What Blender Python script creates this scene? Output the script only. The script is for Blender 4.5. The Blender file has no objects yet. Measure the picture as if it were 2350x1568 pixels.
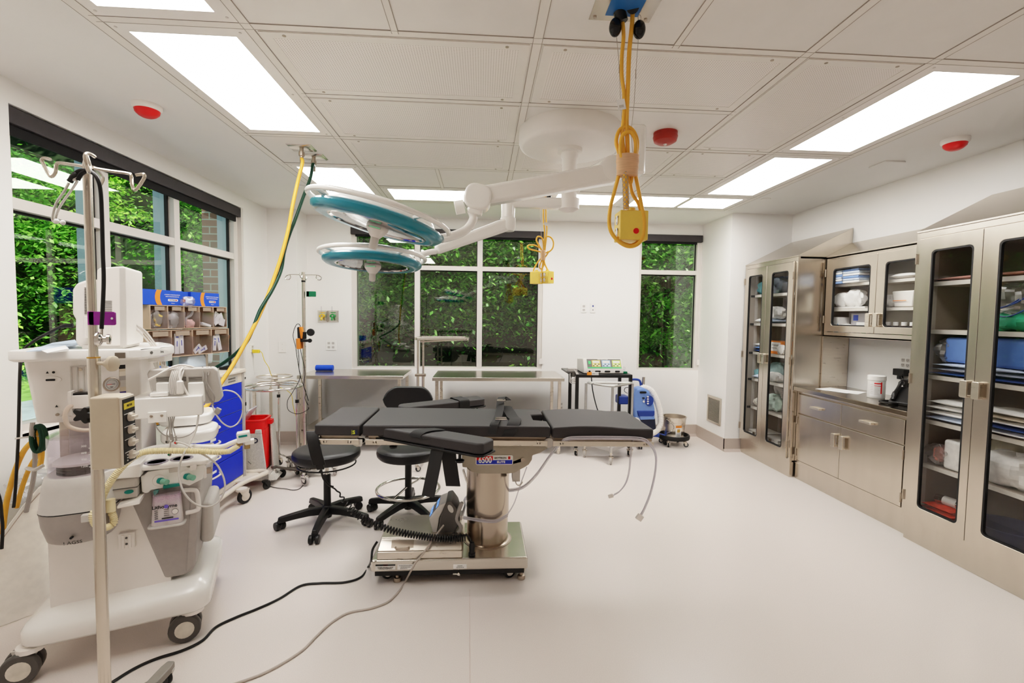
import bpy, math, random
from math import pi, sin, cos, radians
from mathutils import Vector as V, Matrix
random.seed(7)
S = bpy.context.scene
COL = S.collection
# ------------------------------------------------------------------ camera (measured from the photo)
FPX = 1075.845
PITCH, YAW, ROLL = .0528124, .064817, .0127833
CAM = V((0, 0, 1.525))
_f = V((sin(YAW)*cos(PITCH), cos(YAW)*cos(PITCH), -sin(PITCH)))
_r0 = V((cos(YAW), -sin(YAW), 0)); _u0 = _r0.cross(_f)
_r = _r0*cos(ROLL)+_u0*sin(ROLL); _u = -_r0*sin(ROLL)+_u0*cos(ROLL)
cd = bpy.data.cameras.new('camera'); cam = bpy.data.objects.new('camera', cd); COL.objects.link(cam)
cd.sensor_width = 36; cd.lens = FPX/2350*36; cd.clip_start = .05; cd.clip_end = 200
m = Matrix.Identity(4)
for i in range(3): m[i][0], m[i][1], m[i][2], m[i][3] = _r[i], _u[i], -_f[i], CAM[i]
cam.matrix_world = m
S.camera = cam
# survey helpers: a point of the photo measured on a known plane of the room
def _ray(x, y):
    d = _f*FPX+_r*(x-1175)-_u*(y-784); return d/d.y
def P(x, y, Y): return CAM+_ray(x, y)*Y
def PX(x, y, X): d = _ray(x, y); return CAM+d*(X/d.x)
def PZ(x, y, z): d = _ray(x, y); return CAM+d*((z-CAM.z)/d.z)
# ------------------------------------------------------------------ materials
MATS = {}
def lin(c):
    if isinstance(c, str): c = tuple(int(c[i:i+2], 16) for i in (0, 2, 4))
    return tuple(((v/255)/12.92 if v/255 <= .04045 else ((v/255+.055)/1.055)**2.4) for v in c)
def mat(name, col, rough=.5, metal=0, var=.04, scale=30, bump=0, stretch=None, spec=.5, coat=0, trans=0, alpha=1, em=None, ems=1, ior=1.45):
    if name in MATS: return MATS[name]
    M = bpy.data.materials.new(name); M.use_nodes = True
    n, l = M.node_tree.nodes, M.node_tree.links
    b = n['Principled BSDF']; c = lin(col)
    tc = n.new('ShaderNodeTexCoord'); mp = n.new('ShaderNodeMapping'); nz = n.new('ShaderNodeTexNoise')
    l.new(tc.outputs['Object'], mp.inputs['Vector']); l.new(mp.outputs['Vector'], nz.inputs['Vector'])
    if stretch: mp.inputs['Scale'].default_value = stretch
    nz.inputs['Scale'].default_value = scale; nz.inputs['Detail'].default_value = 3
    cr = n.new('ShaderNodeValToRGB')
    cr.color_ramp.elements[0].position = .3; cr.color_ramp.elements[1].position = .7
    cr.color_ramp.elements[0].color = (*[max(0, v*(1-var)) for v in c], 1)
    cr.color_ramp.elements[1].color = (*[min(1, v*(1+var)) for v in c], 1)
    l.new(nz.outputs['Fac'], cr.inputs['Fac']); l.new(cr.outputs['Color'], b.inputs['Base Color'])
    b.inputs['Roughness'].default_value = rough; b.inputs['Metallic'].default_value = metal
    b.inputs['Specular IOR Level'].default_value = spec; b.inputs['Coat Weight'].default_value = coat
    b.inputs['Transmission Weight'].default_value = trans; b.inputs['Alpha'].default_value = alpha; b.inputs['IOR'].default_value = ior
    if bump:
        bp = n.new('ShaderNodeBump'); bp.inputs['Strength'].default_value = bump; bp.inputs['Distance'].default_value = .002
        l.new(nz.outputs['Fac'], bp.inputs['Height']); l.new(bp.outputs['Normal'], b.inputs['Normal'])
    if em:
        b.inputs['Emission Color'].default_value = (*lin(em), 1); b.inputs['Emission Strength'].default_value = ems
    MATS[name] = M
    return M
def glassmat(name, tint, gloss, rough=0.0, gcol=(1, 1, 1)):
    M = bpy.data.materials.new(name); M.use_nodes = True
    n, l = M.node_tree.nodes, M.node_tree.links
    n.remove(n['Principled BSDF']); out = n['Material Output']
    t = n.new('ShaderNodeBsdfTransparent'); t.inputs[0].default_value = (*tint, 1)
    g = n.new('ShaderNodeBsdfGlossy'); g.inputs['Roughness'].default_value = rough; g.inputs[0].default_value = (*gcol, 1)
    fr = n.new('ShaderNodeLayerWeight'); pw = n.new('ShaderNodeMath'); pw.operation = 'POWER'; pw.inputs[1].default_value = 5
    l.new(fr.outputs['Facing'], pw.inputs[0])
    ma = n.new('ShaderNodeMath'); ma.operation = 'MULTIPLY_ADD'; ma.inputs[1].default_value = .85; ma.inputs[2].default_value = gloss+.03; ma.use_clamp = True
    mx = n.new('ShaderNodeMixShader')
    l.new(pw.outputs[0], ma.inputs[0]); l.new(ma.outputs[0], mx.inputs[0]); l.new(t.outputs[0], mx.inputs[1]); l.new(g.outputs[0], mx.inputs[2])
    l.new(mx.outputs[0], out.inputs['Surface'])
    MATS[name] = M
    return M
def brushed(name, col, rough, stretch, scale=6, bump=.0):
    M = mat(name, col, rough, 1, .035, scale, bump, stretch)
    n, l = M.node_tree.nodes, M.node_tree.links
    nz = [x for x in n if x.type == 'TEX_NOISE'][0]
    mr = n.new('ShaderNodeMapRange'); mr.inputs['To Min'].default_value = rough-.03; mr.inputs['To Max'].default_value = rough+.04
    l.new(nz.outputs['Fac'], mr.inputs['Value']); l.new(mr.outputs['Result'], n['Principled BSDF'].inputs['Roughness'])
    return M
WALL = mat('wall_paint', 'f1eeea', .45, var=.012, scale=2.5)
CEIL = mat('ceiling_paint', 'ece9e5', .6, var=.01, scale=3)
TILE = mat('ceiling_tile', 'eae5df', .55, var=.015, scale=9)
RUN = mat('ceiling_runner', 'eae4dc', .4, var=.01)
DARKGAP = mat('dark_gap', 'a79d93', .8)
WHITE = mat('white_plastic', 'efe9e3', .35, var=.015, scale=8)
WHITE2 = mat('white_gloss', 'f4f1ec', .22, var=.01, scale=8, coat=.3)
CREAM = mat('cream_plastic', 'ddd2c4', .4, var=.02, scale=10)
BEIGE = mat('beige_plastic', 'cdbfab', .45, var=.03, scale=20)
GREY = mat('grey_plastic', 'a7a19c', .45, var=.03, scale=40)
LGREY = mat('light_grey_plastic', 'c9c4be', .45, var=.02, scale=40)
DGREY = mat('dark_grey_plastic', '55524f', .45, var=.05, scale=20)
BLACK = mat('black_plastic', '191818', .4, var=.1, scale=20)
RUB = mat('black_rubber', '1c1b1b', .6, var=.15, scale=30)
VINYL = mat('black_vinyl', '1f1e1f', .38, var=.12, scale=60, bump=.05)
PAD = mat('pad_fabric', '383536', .52, var=.05, scale=220, bump=.08)
PADSIDE = mat('strap_webbing', '242323', .7, var=.12, scale=200, bump=.1)
STEEL = brushed('brushed_steel', 'd0c7bb', .25, (1, 1, .12), 14)
STEELV = brushed('brushed_steel_fine', 'ddd4c8', .28, (1, 1, 6), 10)
STEELT = brushed('steel_table', 'd6d0c7', .24, (.3, 3, 3), 10)
STEELD = brushed('steel_dark', 'b3a698', .36, (1, .2, 1), 12)
CHROME = mat('chrome', 'd9d6d2', .08, 1, .03, 10)
ALU = mat('aluminium_frame', 'dcd5ce', .38, .0, .02, 8)
ALUB = mat('aluminium_outer', '9db4c0', .4, .2, .04, 8)
TEAL = mat('teal_rim', '0f7f94', .28, 0, .03, 8, coat=.4)
GREENT = mat('teal_green_plastic', '0b8078', .4)
MINT = mat('mint_knob', '7fb7a0', .35, var=.03)
YEL = mat('yellow_rubber', 'f0b347', .45, var=.04)
YELB = mat('yellow_box', 'f2cd62', .4, var=.03)
GRN = mat('green_rubber', '0a3d2b', .4, var=.06)
GRN2 = mat('green_plastic', '0f7a52', .4)
RED = mat('red_plastic', 'e01a1a', .35, var=.04)
REDD = mat('dark_red_plastic', 'a83226', .4, var=.05)
BLUE = mat('drawer_blue', '0b2fc4', .42, var=.03)
BLUE2 = mat('box_blue', '1c4fd0', .45, var=.04)
BLUEW = mat('warmer_blue', '6f8fd0', .4, var=.03)
BLUEN = mat('navy', '24408f', .45, var=.05)
ORANGE = mat('orange', 'f08a34', .45, var=.04)
PURP = mat('purple', '8f2590', .4, var=.03)
PAPER = mat('paper', 'f1efec', .7, var=.02)
SPECK = mat('speckled_grey', 'c4bfb8', .6, var=.14, scale=120)
TAN = mat('tan_cover', 'aaa08f', .45, var=.03, scale=30)
HOSEC = mat('cream_hose', 'eadcb4', .45, var=.03)
CLEAR = glassmat('clear_plastic', (.93, .92, .94), .05, .08)
SMOKE = glassmat('smoky_plastic', (.93, .91, .94), .05, .03)
BAG = glassmat('clear_bag', (.90, .90, .91), .22, .35)
GLASS = glassmat('window_glass', (.84, .90, .83), .105, .0, (.95, 1, .93))
GLASSC = glassmat('cabinet_glass', (.96, .96, .95), .005)
GLASSL = glassmat('lamp_glass', (.62, .64, .70), .10, .03)
LENS = mat('light_lens', 'ffffff', .5, em='fffcf8', ems=11)
SHELFE_LIT = mat('shelf_edge_lit', 'dfdbd3', .35, .15)  # light caught by the shelf fronts, put into a paler colour
INNER_LIGHTENED = mat('cabinet_inner_lightened', 'b3a99c', .4, .2, .03, 6)  # lighter and duller than the steel, to brighten the cabinet contents
SCREEN = mat('screen_dark', '20242a', .2)
# floor: speckled sheet vinyl with a soft sheen
FLOOR = mat('floor_vinyl', 'e1d7d0', .27, var=.05, scale=260, spec=.35)
BASEB = mat('base_vinyl', 'b9aba1', .45, var=.09, scale=220)
# perforated diffuser sheet: fine dots
PERF = mat('perforated_sheet', 'e0d6cc', .35, var=.02)
_n, _l = PERF.node_tree.nodes, PERF.node_tree.links
_sx = _n.new('ShaderNodeSeparateXYZ'); _l.new([x for x in _n if x.type == 'TEX_COORD'][0].outputs['Object'], _sx.inputs[0])
def _mth(op, a, b=None):
    k = _n.new('ShaderNodeMath'); k.operation = op
    for i, q in enumerate((a, b)):
        if q is None: continue
        if isinstance(q, (int, float)): k.inputs[i].default_value = q
        else: _l.new(q, k.inputs[i])
    return k.outputs[0]
_a = _mth('SINE', _mth('MULTIPLY', _sx.outputs[0], 2*pi/.012)); _b = _mth('SINE', _mth('MULTIPLY', _sx.outputs[1], 2*pi/.012))
_d = _mth('GREATER_THAN', _mth('ADD', _a, _b), 1.15)
_mx = _n.new('ShaderNodeMixRGB'); _l.new(_d, _mx.inputs[0]); _mx.inputs[1].default_value = (*lin('f1eae4'), 1); _mx.inputs[2].default_value = (*lin('bdb2a8'), 1)
_l.new(_mx.outputs[0], _n['Principled BSDF'].inputs['Base Color'])
# brick
BRICK = bpy.data.materials.new('brick'); BRICK.use_nodes = True
_n, _l = BRICK.node_tree.nodes, BRICK.node_tree.links
_bt = _n.new('ShaderNodeTexBrick'); _tc = _n.new('ShaderNodeTexCoord'); _mp = _n.new('ShaderNodeMapping'); _mp.inputs['Rotation'].default_value = (pi/2, 0, 0)
_l.new(_tc.outputs['Object'], _mp.inputs['Vector']); _l.new(_mp.outputs['Vector'], _bt.inputs['Vector'])
_bt.inputs['Color1'].default_value = (*lin('94705f'), 1); _bt.inputs['Color2'].default_value = (*lin('7d6457'), 1); _bt.inputs['Mortar'].default_value = (*lin('a9b5a8'), 1)
_bt.inputs['Scale'].default_value = 1; _bt.inputs['Brick Width'].default_value = .2; _bt.inputs['Row Height'].default_value = .073; _bt.inputs['Mortar Size'].default_value = .006
_l.new(_bt.outputs['Color'], _n['Principled BSDF'].inputs['Base Color']); _n['Principled BSDF'].inputs['Roughness'].default_value = .85
# ------------------------------------------------------------------ mesh builder
WM = {}
def rr(x0, x1, y0, y1, r, n=5):
    out = []
    for cx, cy, a0 in ((x1-r, y1-r, 0), (x0+r, y1-r, 90), (x0+r, y0+r, 180), (x1-r, y0+r, 270)):
        for i in range(n+1):
            a = radians(a0+90*i/n); out.append((cx+r*cos(a), cy+r*sin(a)))
    return out
def circ(r, n=24, cx=0, cy=0, ry=None): return [(cx+r*cos(2*pi*i/n), cy+(ry or r)*sin(2*pi*i/n)) for i in range(n)]
def spl(pts, k=8, closed=False):
    pts = [V(p) for p in pts]; n = len(pts); out = []
    for i in range(n if closed else n-1):
        g = (lambda j: pts[j % n]) if closed else (lambda j: pts[max(0, min(n-1, j))])
        a, b, c, d = g(i-1), g(i), g(i+1), g(i+2)
        for q in range(k):
            t = q/k
            out.append(.5*((2*b)+(c-a)*t+(2*a-5*b+4*c-d)*t*t+(3*b-a-3*c+d)*t**3))
    if not closed: out.append(pts[-1].copy())
    return out
class MB:
    def __init__(s, M=None): s.v = []; s.f = []; s.mi = []; s.M = M; s.m = 0
    def add(s, vs, fs):
        n = len(s.v)
        for q in vs: q = V(q); s.v.append(s.M @ q if s.M else q)
        for f in fs: s.f.append(tuple(i+n for i in f)); s.mi.append(s.m)
        return s
    def box(s, x0, x1, y0, y1, z0, z1):
        return s.add([(x, y, z) for z in (z0, z1) for y in (y0, y1) for x in (x0, x1)], [(0, 2, 3, 1), (4, 5, 7, 6), (0, 1, 5, 4), (2, 6, 7, 3), (0, 4, 6, 2), (1, 3, 7, 5)])
    def hexa(s, p8): return s.add(p8, [(0, 2, 3, 1), (4, 5, 7, 6), (0, 1, 5, 4), (2, 6, 7, 3), (0, 4, 6, 2), (1, 3, 7, 5)])
    def quad(s, *p): return s.add(p, [tuple(range(len(p)))])
    def ext(s, poly, a, b, ax='z', a2=None):
        n = len(poly)
        mp = {'z': lambda p, h: (p[0], p[1], h), 'y': lambda p, h: (p[0], h, p[1]), 'x': lambda p, h: (h, p[0], p[1])}[ax]
        return s.add([mp(p, a) for p in poly]+[mp(p, b) for p in (a2 or poly)], [tuple(range(n))[::-1], tuple(range(n, 2*n))]+[(i, (i+1) % n, n+(i+1) % n, n+i) for i in range(n)])
    def ring(s, po, pi_, a, b, ax='z'):
        n = len(po)
        mp = {'z': lambda p, h: (p[0], p[1], h), 'y': lambda p, h: (p[0], h, p[1]), 'x': lambda p, h: (h, p[0], p[1])}[ax]
        vs = [mp(p, h) for h in (a, b) for pl in (po, pi_) for p in pl]
        fs = []
        for i in range(n):
            j = (i+1) % n
            fs += [(i, j, n+j, n+i), (2*n+i, 3*n+i, 3*n+j, 2*n+j), (i, 2*n+i, 2*n+j, j), (n+i, n+j, 3*n+j, 3*n+i)]
        return s.add(vs, fs)
    def tube(s, pts, r, n=8, closed=False, flat=None):
        pts = [V(p) for p in pts]; N = len(pts)
        R = r if isinstance(r, (list, tuple)) else [r]*N
        t0 = (pts[1]-pts[0]).normalized(); up = V((0, 0, 1)) if abs(t0.z) < .9 else V((1, 0, 0))
        nx = t0.cross(up).normalized(); vs = []
        for i in range(N):
            a = pts[(i-1) % N] if closed or i > 0 else pts[i]; b = pts[(i+1) % N] if closed or i < N-1 else pts[i]
            t = (b-a); t = t.normalized() if t.length > 1e-9 else t0
            nx = (nx-t*nx.dot(t)); nx = nx.normalized() if nx.length > 1e-6 else t.orthogonal().normalized()
            ny = t.cross(nx)
            for k in range(n):
                an = 2*pi*k/n; vs.append(pts[i]+nx*(R[i]*cos(an))+ny*(R[i]*sin(an)*(flat or 1)))
        fs = []
        for i in range(N if closed else N-1):
            j = (i+1) % N
            for k in range(n): fs.append((i*n+k, i*n+(k+1) % n, j*n+(k+1) % n, j*n+k))
        if not closed: fs += [tuple(range(n))[::-1], tuple((N-1)*n+k for k in range(n))]
        return s.add(vs, fs)
    def cyl(s, p, q, r, r2=None, n=20): return s.tube([p, q], [r, r if r2 is None else r2], n)
    def lathe(s, prof, c=(0, 0, 0), n=32, sx=1, sy=1, ax='z', M=None, cap=True):
        c = V(c); vs = []; fs = []
        for r, z in prof:
            for k in range(n):
                a = 2*pi*k/n; p = V((r*cos(a)*sx, r*sin(a)*sy, z))
                if ax == 'x': p = V((p.z, p.x, p.y))
                elif ax == 'y': p = V((p.x, p.z, p.y))
                if M: p = M @ p
                vs.append(c+p)
        for i in range(len(prof)-1):
            for k in range(n): fs.append((i*n+k, i*n+(k+1) % n, (i+1)*n+(k+1) % n, (i+1)*n+k))
        if cap and prof[0][0] > 2e-4: fs.append(tuple(range(n))[::-1])
        if cap and prof[-1][0] > 2e-4: fs.append(tuple((len(prof)-1)*n+k for k in range(n)))
        return s.add(vs, fs)
    def sph(s, c, r, sc=(1, 1, 1), n=16, m=10):
        prof = [(max(1e-5, r*sin(pi*i/m)), -r*cos(pi*i/m)*sc[2]) for i in range(m+1)]
        return s.lathe(prof, c, n, sc[0], sc[1])
    def ribbon(s, pts, w, th, wdir):
        # a strap: centre line pts, width w along wdir, thickness th
        pts = [V(p) for p in pts]; wd = V(wdir).normalized()*w/2; vs = []; N = len(pts)
        for i in range(N):
            t = pts[min(N-1, i+1)]-pts[max(0, i-1)]; nn = t.cross(wd); nn = nn.normalized()*th/2 if nn.length > 1e-9 else V((0, 0, th/2))
            vs += [pts[i]+wd+nn, pts[i]-wd+nn, pts[i]-wd-nn, pts[i]+wd-nn]
        fs = [(0, 1, 2, 3), (4*N-1, 4*N-2, 4*N-3, 4*N-4)]
        for i in range(N-1):
            for k in range(4): fs.append((4*i+k, 4*i+4+k, 4*i+4+(k+1) % 4, 4*i+(k+1) % 4))
        return s.add(vs, fs)
    def grid(s, fn, nu, nv):
        return s.add([fn(i/nu, j/nv) for j in range(nv+1) for i in range(nu+1)], [(j*(nu+1)+i, j*(nu+1)+i+1, (j+1)*(nu+1)+i+1, (j+1)*(nu+1)+i) for j in range(nv) for i in range(nu)])
    def text(s, txt, size, M, sx=1, off=0, ext=.0004):
        cu = bpy.data.curves.new('t', 'FONT'); cu.body = txt; cu.size = size; cu.align_x = 'CENTER'; cu.align_y = 'CENTER'; cu.extrude = ext; cu.offset = off; cu.resolution_u = 3
        o = bpy.data.objects.new('t', cu); COL.objects.link(o)
        dg = bpy.context.evaluated_depsgraph_get(); me = o.evaluated_get(dg).to_mesh()
        vs = [M @ V((v.co.x*sx, v.co.y, v.co.z)) for v in me.vertices]; fs = [tuple(p.vertices) for p in me.polygons]
        o.evaluated_get(dg).to_mesh_clear(); bpy.data.objects.remove(o); bpy.data.curves.remove(cu)
        return s.add(vs, fs)
def face(o, xd, yd):
    # matrix whose x runs along xd and y along yd, at o: for lettering on a surface
    xd = V(xd).normalized(); yd = V(yd); yd = (yd-xd*yd.dot(xd)).normalized(); zd = xd.cross(yd)
    M = Matrix.Identity(4)
    for i in range(3): M[i][0], M[i][1], M[i][2], M[i][3] = xd[i], yd[i], zd[i], o[i]
    return M
def obj(name, mb, mats, parent=None, world=True, bev=0, ang=40, seg=2, sub=0, label=None):
    if not isinstance(mats, (list, tuple)): mats = [mats]
    W = WM.get(parent.name, Matrix.Identity(4)) if parent else Matrix.Identity(4)
    vs = mb.v
    if parent and world: I = W.inverted(); vs = [I @ q for q in vs]
    me = bpy.data.meshes.new(name); me.from_pydata([tuple(q) for q in vs], [], mb.f); me.validate()
    for k in mats: me.materials.append(k)
    if len(mats) > 1 and len(me.polygons) == len(mb.mi): me.polygons.foreach_set('material_index', mb.mi)
    me.polygons.foreach_set('use_smooth', [True]*len(me.polygons)); me.set_sharp_from_angle(angle=radians(ang)); me.update()
    o = bpy.data.objects.new(name, me); COL.objects.link(o)
    if parent: o.parent = parent; WM[o.name] = W
    if bev:
        b = o.modifiers.new('b', 'BEVEL'); b.width = bev; b.segments = seg; b.limit_method = 'ANGLE'; b.angle_limit = radians(35); b.harden_normals = True
    if sub:
        b = o.modifiers.new('s', 'SUBSURF'); b.levels = sub; b.render_levels = sub
    if label: o['label'] = label
    return o
def tag(o, label, cat, group=None):
    o['label'] = label; o['category'] = cat
    if group: o['group'] = group
    return o
def thing(name, label, cat, loc=(0, 0, 0), rotz=0, group=None):
    o = bpy.data.objects.new(name, None); COL.objects.link(o); o.empty_display_size = .05
    o.location = loc; o.rotation_euler = (0, 0, rotz)
    WM[o.name] = Matrix.Translation(loc) @ Matrix.Rotation(rotz, 4, 'Z')
    return tag(o, label, cat, group)
def struct(name, mb, mats, parent=None, **k):
    o = obj(name, mb, mats, parent, **k)
    if not parent: o['kind'] = 'structure'
    return o
def caster(root, x, y, top, ang=0, R=.035, w=.02, tyre=RUB, hub=LGREY, fork=STEEL, twin=False):
    # a swivel caster standing on the floor at (x, y), its stem reaching up to z = top
    a = V((cos(ang), sin(ang), 0)); s_ = V((-sin(ang), cos(ang), 0)); c = V((x, y, 0))+a*R*.45+V((0, 0, R))
    f = MB(); f.cyl((x, y, R*1.9), (x, y, top), R*.32, n=12)
    for k in ((-1, 1) if not twin else (0,)):
        q = c+s_*k*(w/2+.004)
        f.hexa([q+a*dx+s_*dy+V((0, 0, dz)) for dz, wx in ((-R*.2, .22), (R*1.05, .75)) for dy in (-.003, .003) for dx in (-R*wx-(R*.25 if dz > 0 else 0), R*wx-(R*.25 if dz > 0 else 0))])
    f.cyl(V((x, y, R*1.95)), V((x, y, R*2.25)), R*.75, n=14)
    o = obj('caster', f, fork, root)
    for k in ((0,) if not twin else (-1, 1)):
        q = c+s_*k*w*.62
        wb = MB(); wd = w if not twin else w*.7
        prof = [(R*.55, -wd/2), (R*.93, -wd/2), (R, -wd*.32), (R, wd*.32), (R*.93, wd/2), (R*.55, wd/2)]
        Mr = face(q, a, (0, 0, 1)); wb.M = Mr
        wb.lathe(prof, n=24); wb.m = 1; wb.lathe([(1e-4, -wd*.5-.001), (R*.6, -wd*.5-.001), (R*.6, wd*.5+.001), (1e-4, wd*.5+.001)], n=20)
        obj('wheel', wb, [tyre, hub], o)
    return o
# ================================================================== the room
XL, XR, YB, H = -2.46, 3.52, 5.89, 2.724
YR = -1.8
w = MB(); w.box(XL-.2, XR+.2, YR-.2, YB+.2, -.1, 0); struct('floor', w, FLOOR)
w = MB(); w.box(XL-.2, XR+.2, YR-.2, YB+.2, H, H+.1); struct('ceiling', w, CEIL)
def wall_holes(fixed0, fixed1, ax, a0, a1, holes):
    w = MB()
    def bx(u0, u1, z0, z1):
        if u1-u0 < 1e-4 or z1-z0 < 1e-4: return
        if ax == 'y': w.box(u0, u1, fixed0, fixed1, z0, z1)
        else: w.box(fixed0, fixed1, u0, u1, z0, z1)
    c = a0
    for u0, u1, z0, z1 in holes:
        bx(c, u0, 0, H); bx(u0, u1, 0, z0); bx(u0, u1, z1, H); c = u1
    bx(c, a1, 0, H)
    return w
struct('wall_back', wall_holes(YB, YB+.16, 'y', -2.13, 2.81, [(-1.60, .765, .86, 2.595), (1.995, 2.81, .86, 2.595)]), WALL)
struct('wall_left', wall_holes(XL-.22, XL, 'x', YR, 5.586, [(2.655, 5.05, .86, 2.60)]), WALL)
w = MB(); w.box(XL-.22, -2.13, 5.586, YB+.2, 0, H); struct('wall_corner_left', w, WALL)
w = MB(); w.box(2.81, XR+.15, 5.185, YB+.2, 0, H); struct('wall_corner_right', w, WALL)
w = MB(); w.box(XR, XR+.15, YR, 5.185, 0, H); struct('wall_right', w, WALL)
w = MB(); w.box(XL-.1, XR+.1, YR-.15, YR, 0, H); struct('wall_rear', w, WALL)
# cove base
def baseb(name, x0, x1, y0, y1, nrm):
    w = MB(); w.box(x0, x1, y0, y1, 0, .15)
    e = .012
    if nrm == 'y': w.hexa([(x0, y0-.03, 0), (x1, y0-.03, 0), (x0, y0, 0), (x1, y0, 0), (x0, y0, .03), (x1, y0, .03), (x0, y0+.001, .03), (x1, y0+.001, .03)])
    struct(name, w, BASEB)
baseb('baseboard_back', -2.13, 2.81, YB-.008, YB, 'y')
baseb('baseboard_corner_left', -2.46, -2.122, 5.578, 5.586, 'y')
baseb('baseboard_corner_left_side', -2.13, -2.122, 5.578, YB, 'x')
baseb('baseboard_left', XL, XL+.008, YR, 5.586, 'x')
baseb('baseboard_corner_right_side', 2.802, 2.81, 5.177, YB, 'x')
baseb('baseboard_corner_right', 2.802, XR, 5.177, 5.185, 'y')
w = MB(); w.m = 0
w.box(XL, XR, -.0005, .0005, 0, .0006)
# floor seam
w = MB(); w.quad((.0, .6, .0008), (.003, .6, .0008), (-.052, 2.55, .0008), (-.055, 2.55, .0008)); struct('trim_7', w, mat('floor_seam', 'cdbbb1', .4))
# ---- ceiling grid
GX = [-1.598, -.9885, .2307, 1.4499, 2.0595, 2.669]
y0 = 2.0868; GY = [y0-.6096*3, y0-.6096*2, y0-.6096, y0, y0+.6096, y0+.6096*2, y0+.6096*3]
g = MB(); d = MB()
def runx(y, xa, xb, hw=.02):
    g.box(xa, xb, y-hw, y+hw, H-.005, H)
    for s_ in (-1, 1): d.box(xa, xb, y+s_*hw-.0014, y+s_*hw+.0014, H-.0056, H)
def runy(x, ya, yb, hw=.02):
    g.box(x-hw, x+hw, ya, yb, H-.0052, H)
    for s_ in (-1, 1): d.box(x+s_*hw-.0014, x+s_*hw+.0014, ya, yb, H-.0058, H)
GYE = 5.06
for x in (GX[1], GX[2], GX[3], GX[4]): runy(x, YR, 4.5 if x in GX[2:4] else GYE)
for x in (GX[0], GX[5]): runy(x, YR, GYE, .026)
for y in GY: runx(y, GX[1], GX[3])
runx(4.5, GX[1], GX[4]); runx(GYE, GX[0], GX[5], .026)
for y in (y0, 3.306, 3.905): runx(y, GX[0], GX[1])
for y in (y0, 3.306, 4.5): runx(y, GX[4], GX[5])
runx(y0, GX[3], GX[4]); runx(3.306, GX[3], GX[4]); runx(3.915, GX[3], GX[4])
for x in (GX[1]+.61, GX[2]+.61): runy(x, YR, y0, .014); runy(x, 3.915, 4.5, .014)
struct('trim_1', g, RUN); struct('trim_2', d, DARKGAP)
t = MB(); t.box(GX[0], GX[5], YR, GYE, H-.002, H); struct('trim_3', t, TILE)
def light(x0, x1, ya, yb, label):
    o = thing('ceiling_light', label, 'ceiling light', ((x0+x1)/2, (ya+yb)/2, H), 0, 'recessed ceiling lights')
    x0 += .022; x1 -= .022; ya += .022; yb -= .022; f = .062
    b = MB(); b.ring([(x0, ya), (x1, ya), (x1, yb), (x0, yb)], [(x0+f, ya+f), (x1-f, ya+f), (x1-f, yb-f), (x0+f, yb-f)], H-.004, H+.01)
    b.m = 1
    for px in (x0+.03, x1-.03):
        for py in (ya+.03, (ya+yb)/2, yb-.03): b.cyl((px, py, H-.006), (px, py, H-.003), .006, n=8)
    obj('frame', b, [WHITE, ALU], o)
    b = MB(); b.box(x0+f, x1-f, ya+f, yb-f, H-.0035, H+.01)
    obj('lens', b, LENS, o)
light(GX[0], GX[1], y0-1.2192, y0, 'recessed ceiling light cut off by the top edge of the photo')
light(GX[0], GX[1], y0, 3.306, 'long recessed ceiling light above the window side, before the hose plates')
light(GX[0], GX[1], 3.905, GYE, 'recessed ceiling light beyond the two hose plates, above the teal lamp')
light(GX[1], GX[2], 4.5, GYE, 'recessed ceiling light across the far end, behind the spring arm joint')
light(GX[2], GX[3], 4.5, GYE, 'recessed ceiling light across the far end, middle one of three')
light(GX[3], GX[5], 4.5, GYE, 'recessed ceiling light across the far end, nearest the cabinet side')
light(GX[4], GX[5], y0, 3.306, 'long recessed ceiling light nearest the camera on the cabinet side')
light(GX[4], GX[5], 3.306, 4.5, 'shorter recessed ceiling light on the cabinet side, farther one')
def diffuser(x0, x1, ya, yb, label):
    o = thing('air_diffuser', label, 'air vent', ((x0+x1)/2, (ya+yb)/2, H), 0, 'perforated ceiling air diffusers')
    x0 += .03; x1 -= .03; ya += .03; yb -= .03; f = .045
    b = MB(); b.ring([(x0, ya), (x1, ya), (x1, yb), (x0, yb)], [(x0+f, ya+f), (x1-f, ya+f), (x1-f, yb-f), (x0+f, yb-f)], H-.007, H)
    obj('frame', b, RUN, o)
    b = MB(); b.box(x0+f, x1-f, ya+f, yb-f, H-.005, H); obj('perforated_panel', b, PERF, o)
    for px in (x0+.1, x1-.1):
        for py in (ya+.022, yb-.022):
            b = MB(); b.cyl((px, py, H-.0085), (px, py, H-.006), .008, n=10); obj('screw', b, STEELD, o)
Y1, Y2, Y3 = GY[4], GY[5], GY[6]
diffuser(GX[1], GX[2], y0, Y1, 'perforated ceiling diffuser beside the long window side light, nearest row')
diffuser(GX[2], GX[3], y0, Y1, 'perforated ceiling diffuser behind the big hanging yellow cord')
diffuser(GX[1], GX[2], Y1, Y2, 'perforated ceiling diffuser, second row, left of the round white lamp mount')
diffuser(GX[1], GX[2], Y2, Y3, 'perforated ceiling diffuser, third row, above the lamp spring arm')
diffuser(GX[2], GX[3], Y2, Y3, 'perforated ceiling diffuser partly hidden behind the round white lamp mount')
diffuser(GX[3], GX[4], y0, 3.306, 'long perforated ceiling diffuser beside the nearest cabinet side light')
diffuser(GX[3], GX[4], 3.306, 3.915, 'small square perforated ceiling diffuser beside the farther cabinet side light')
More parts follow.
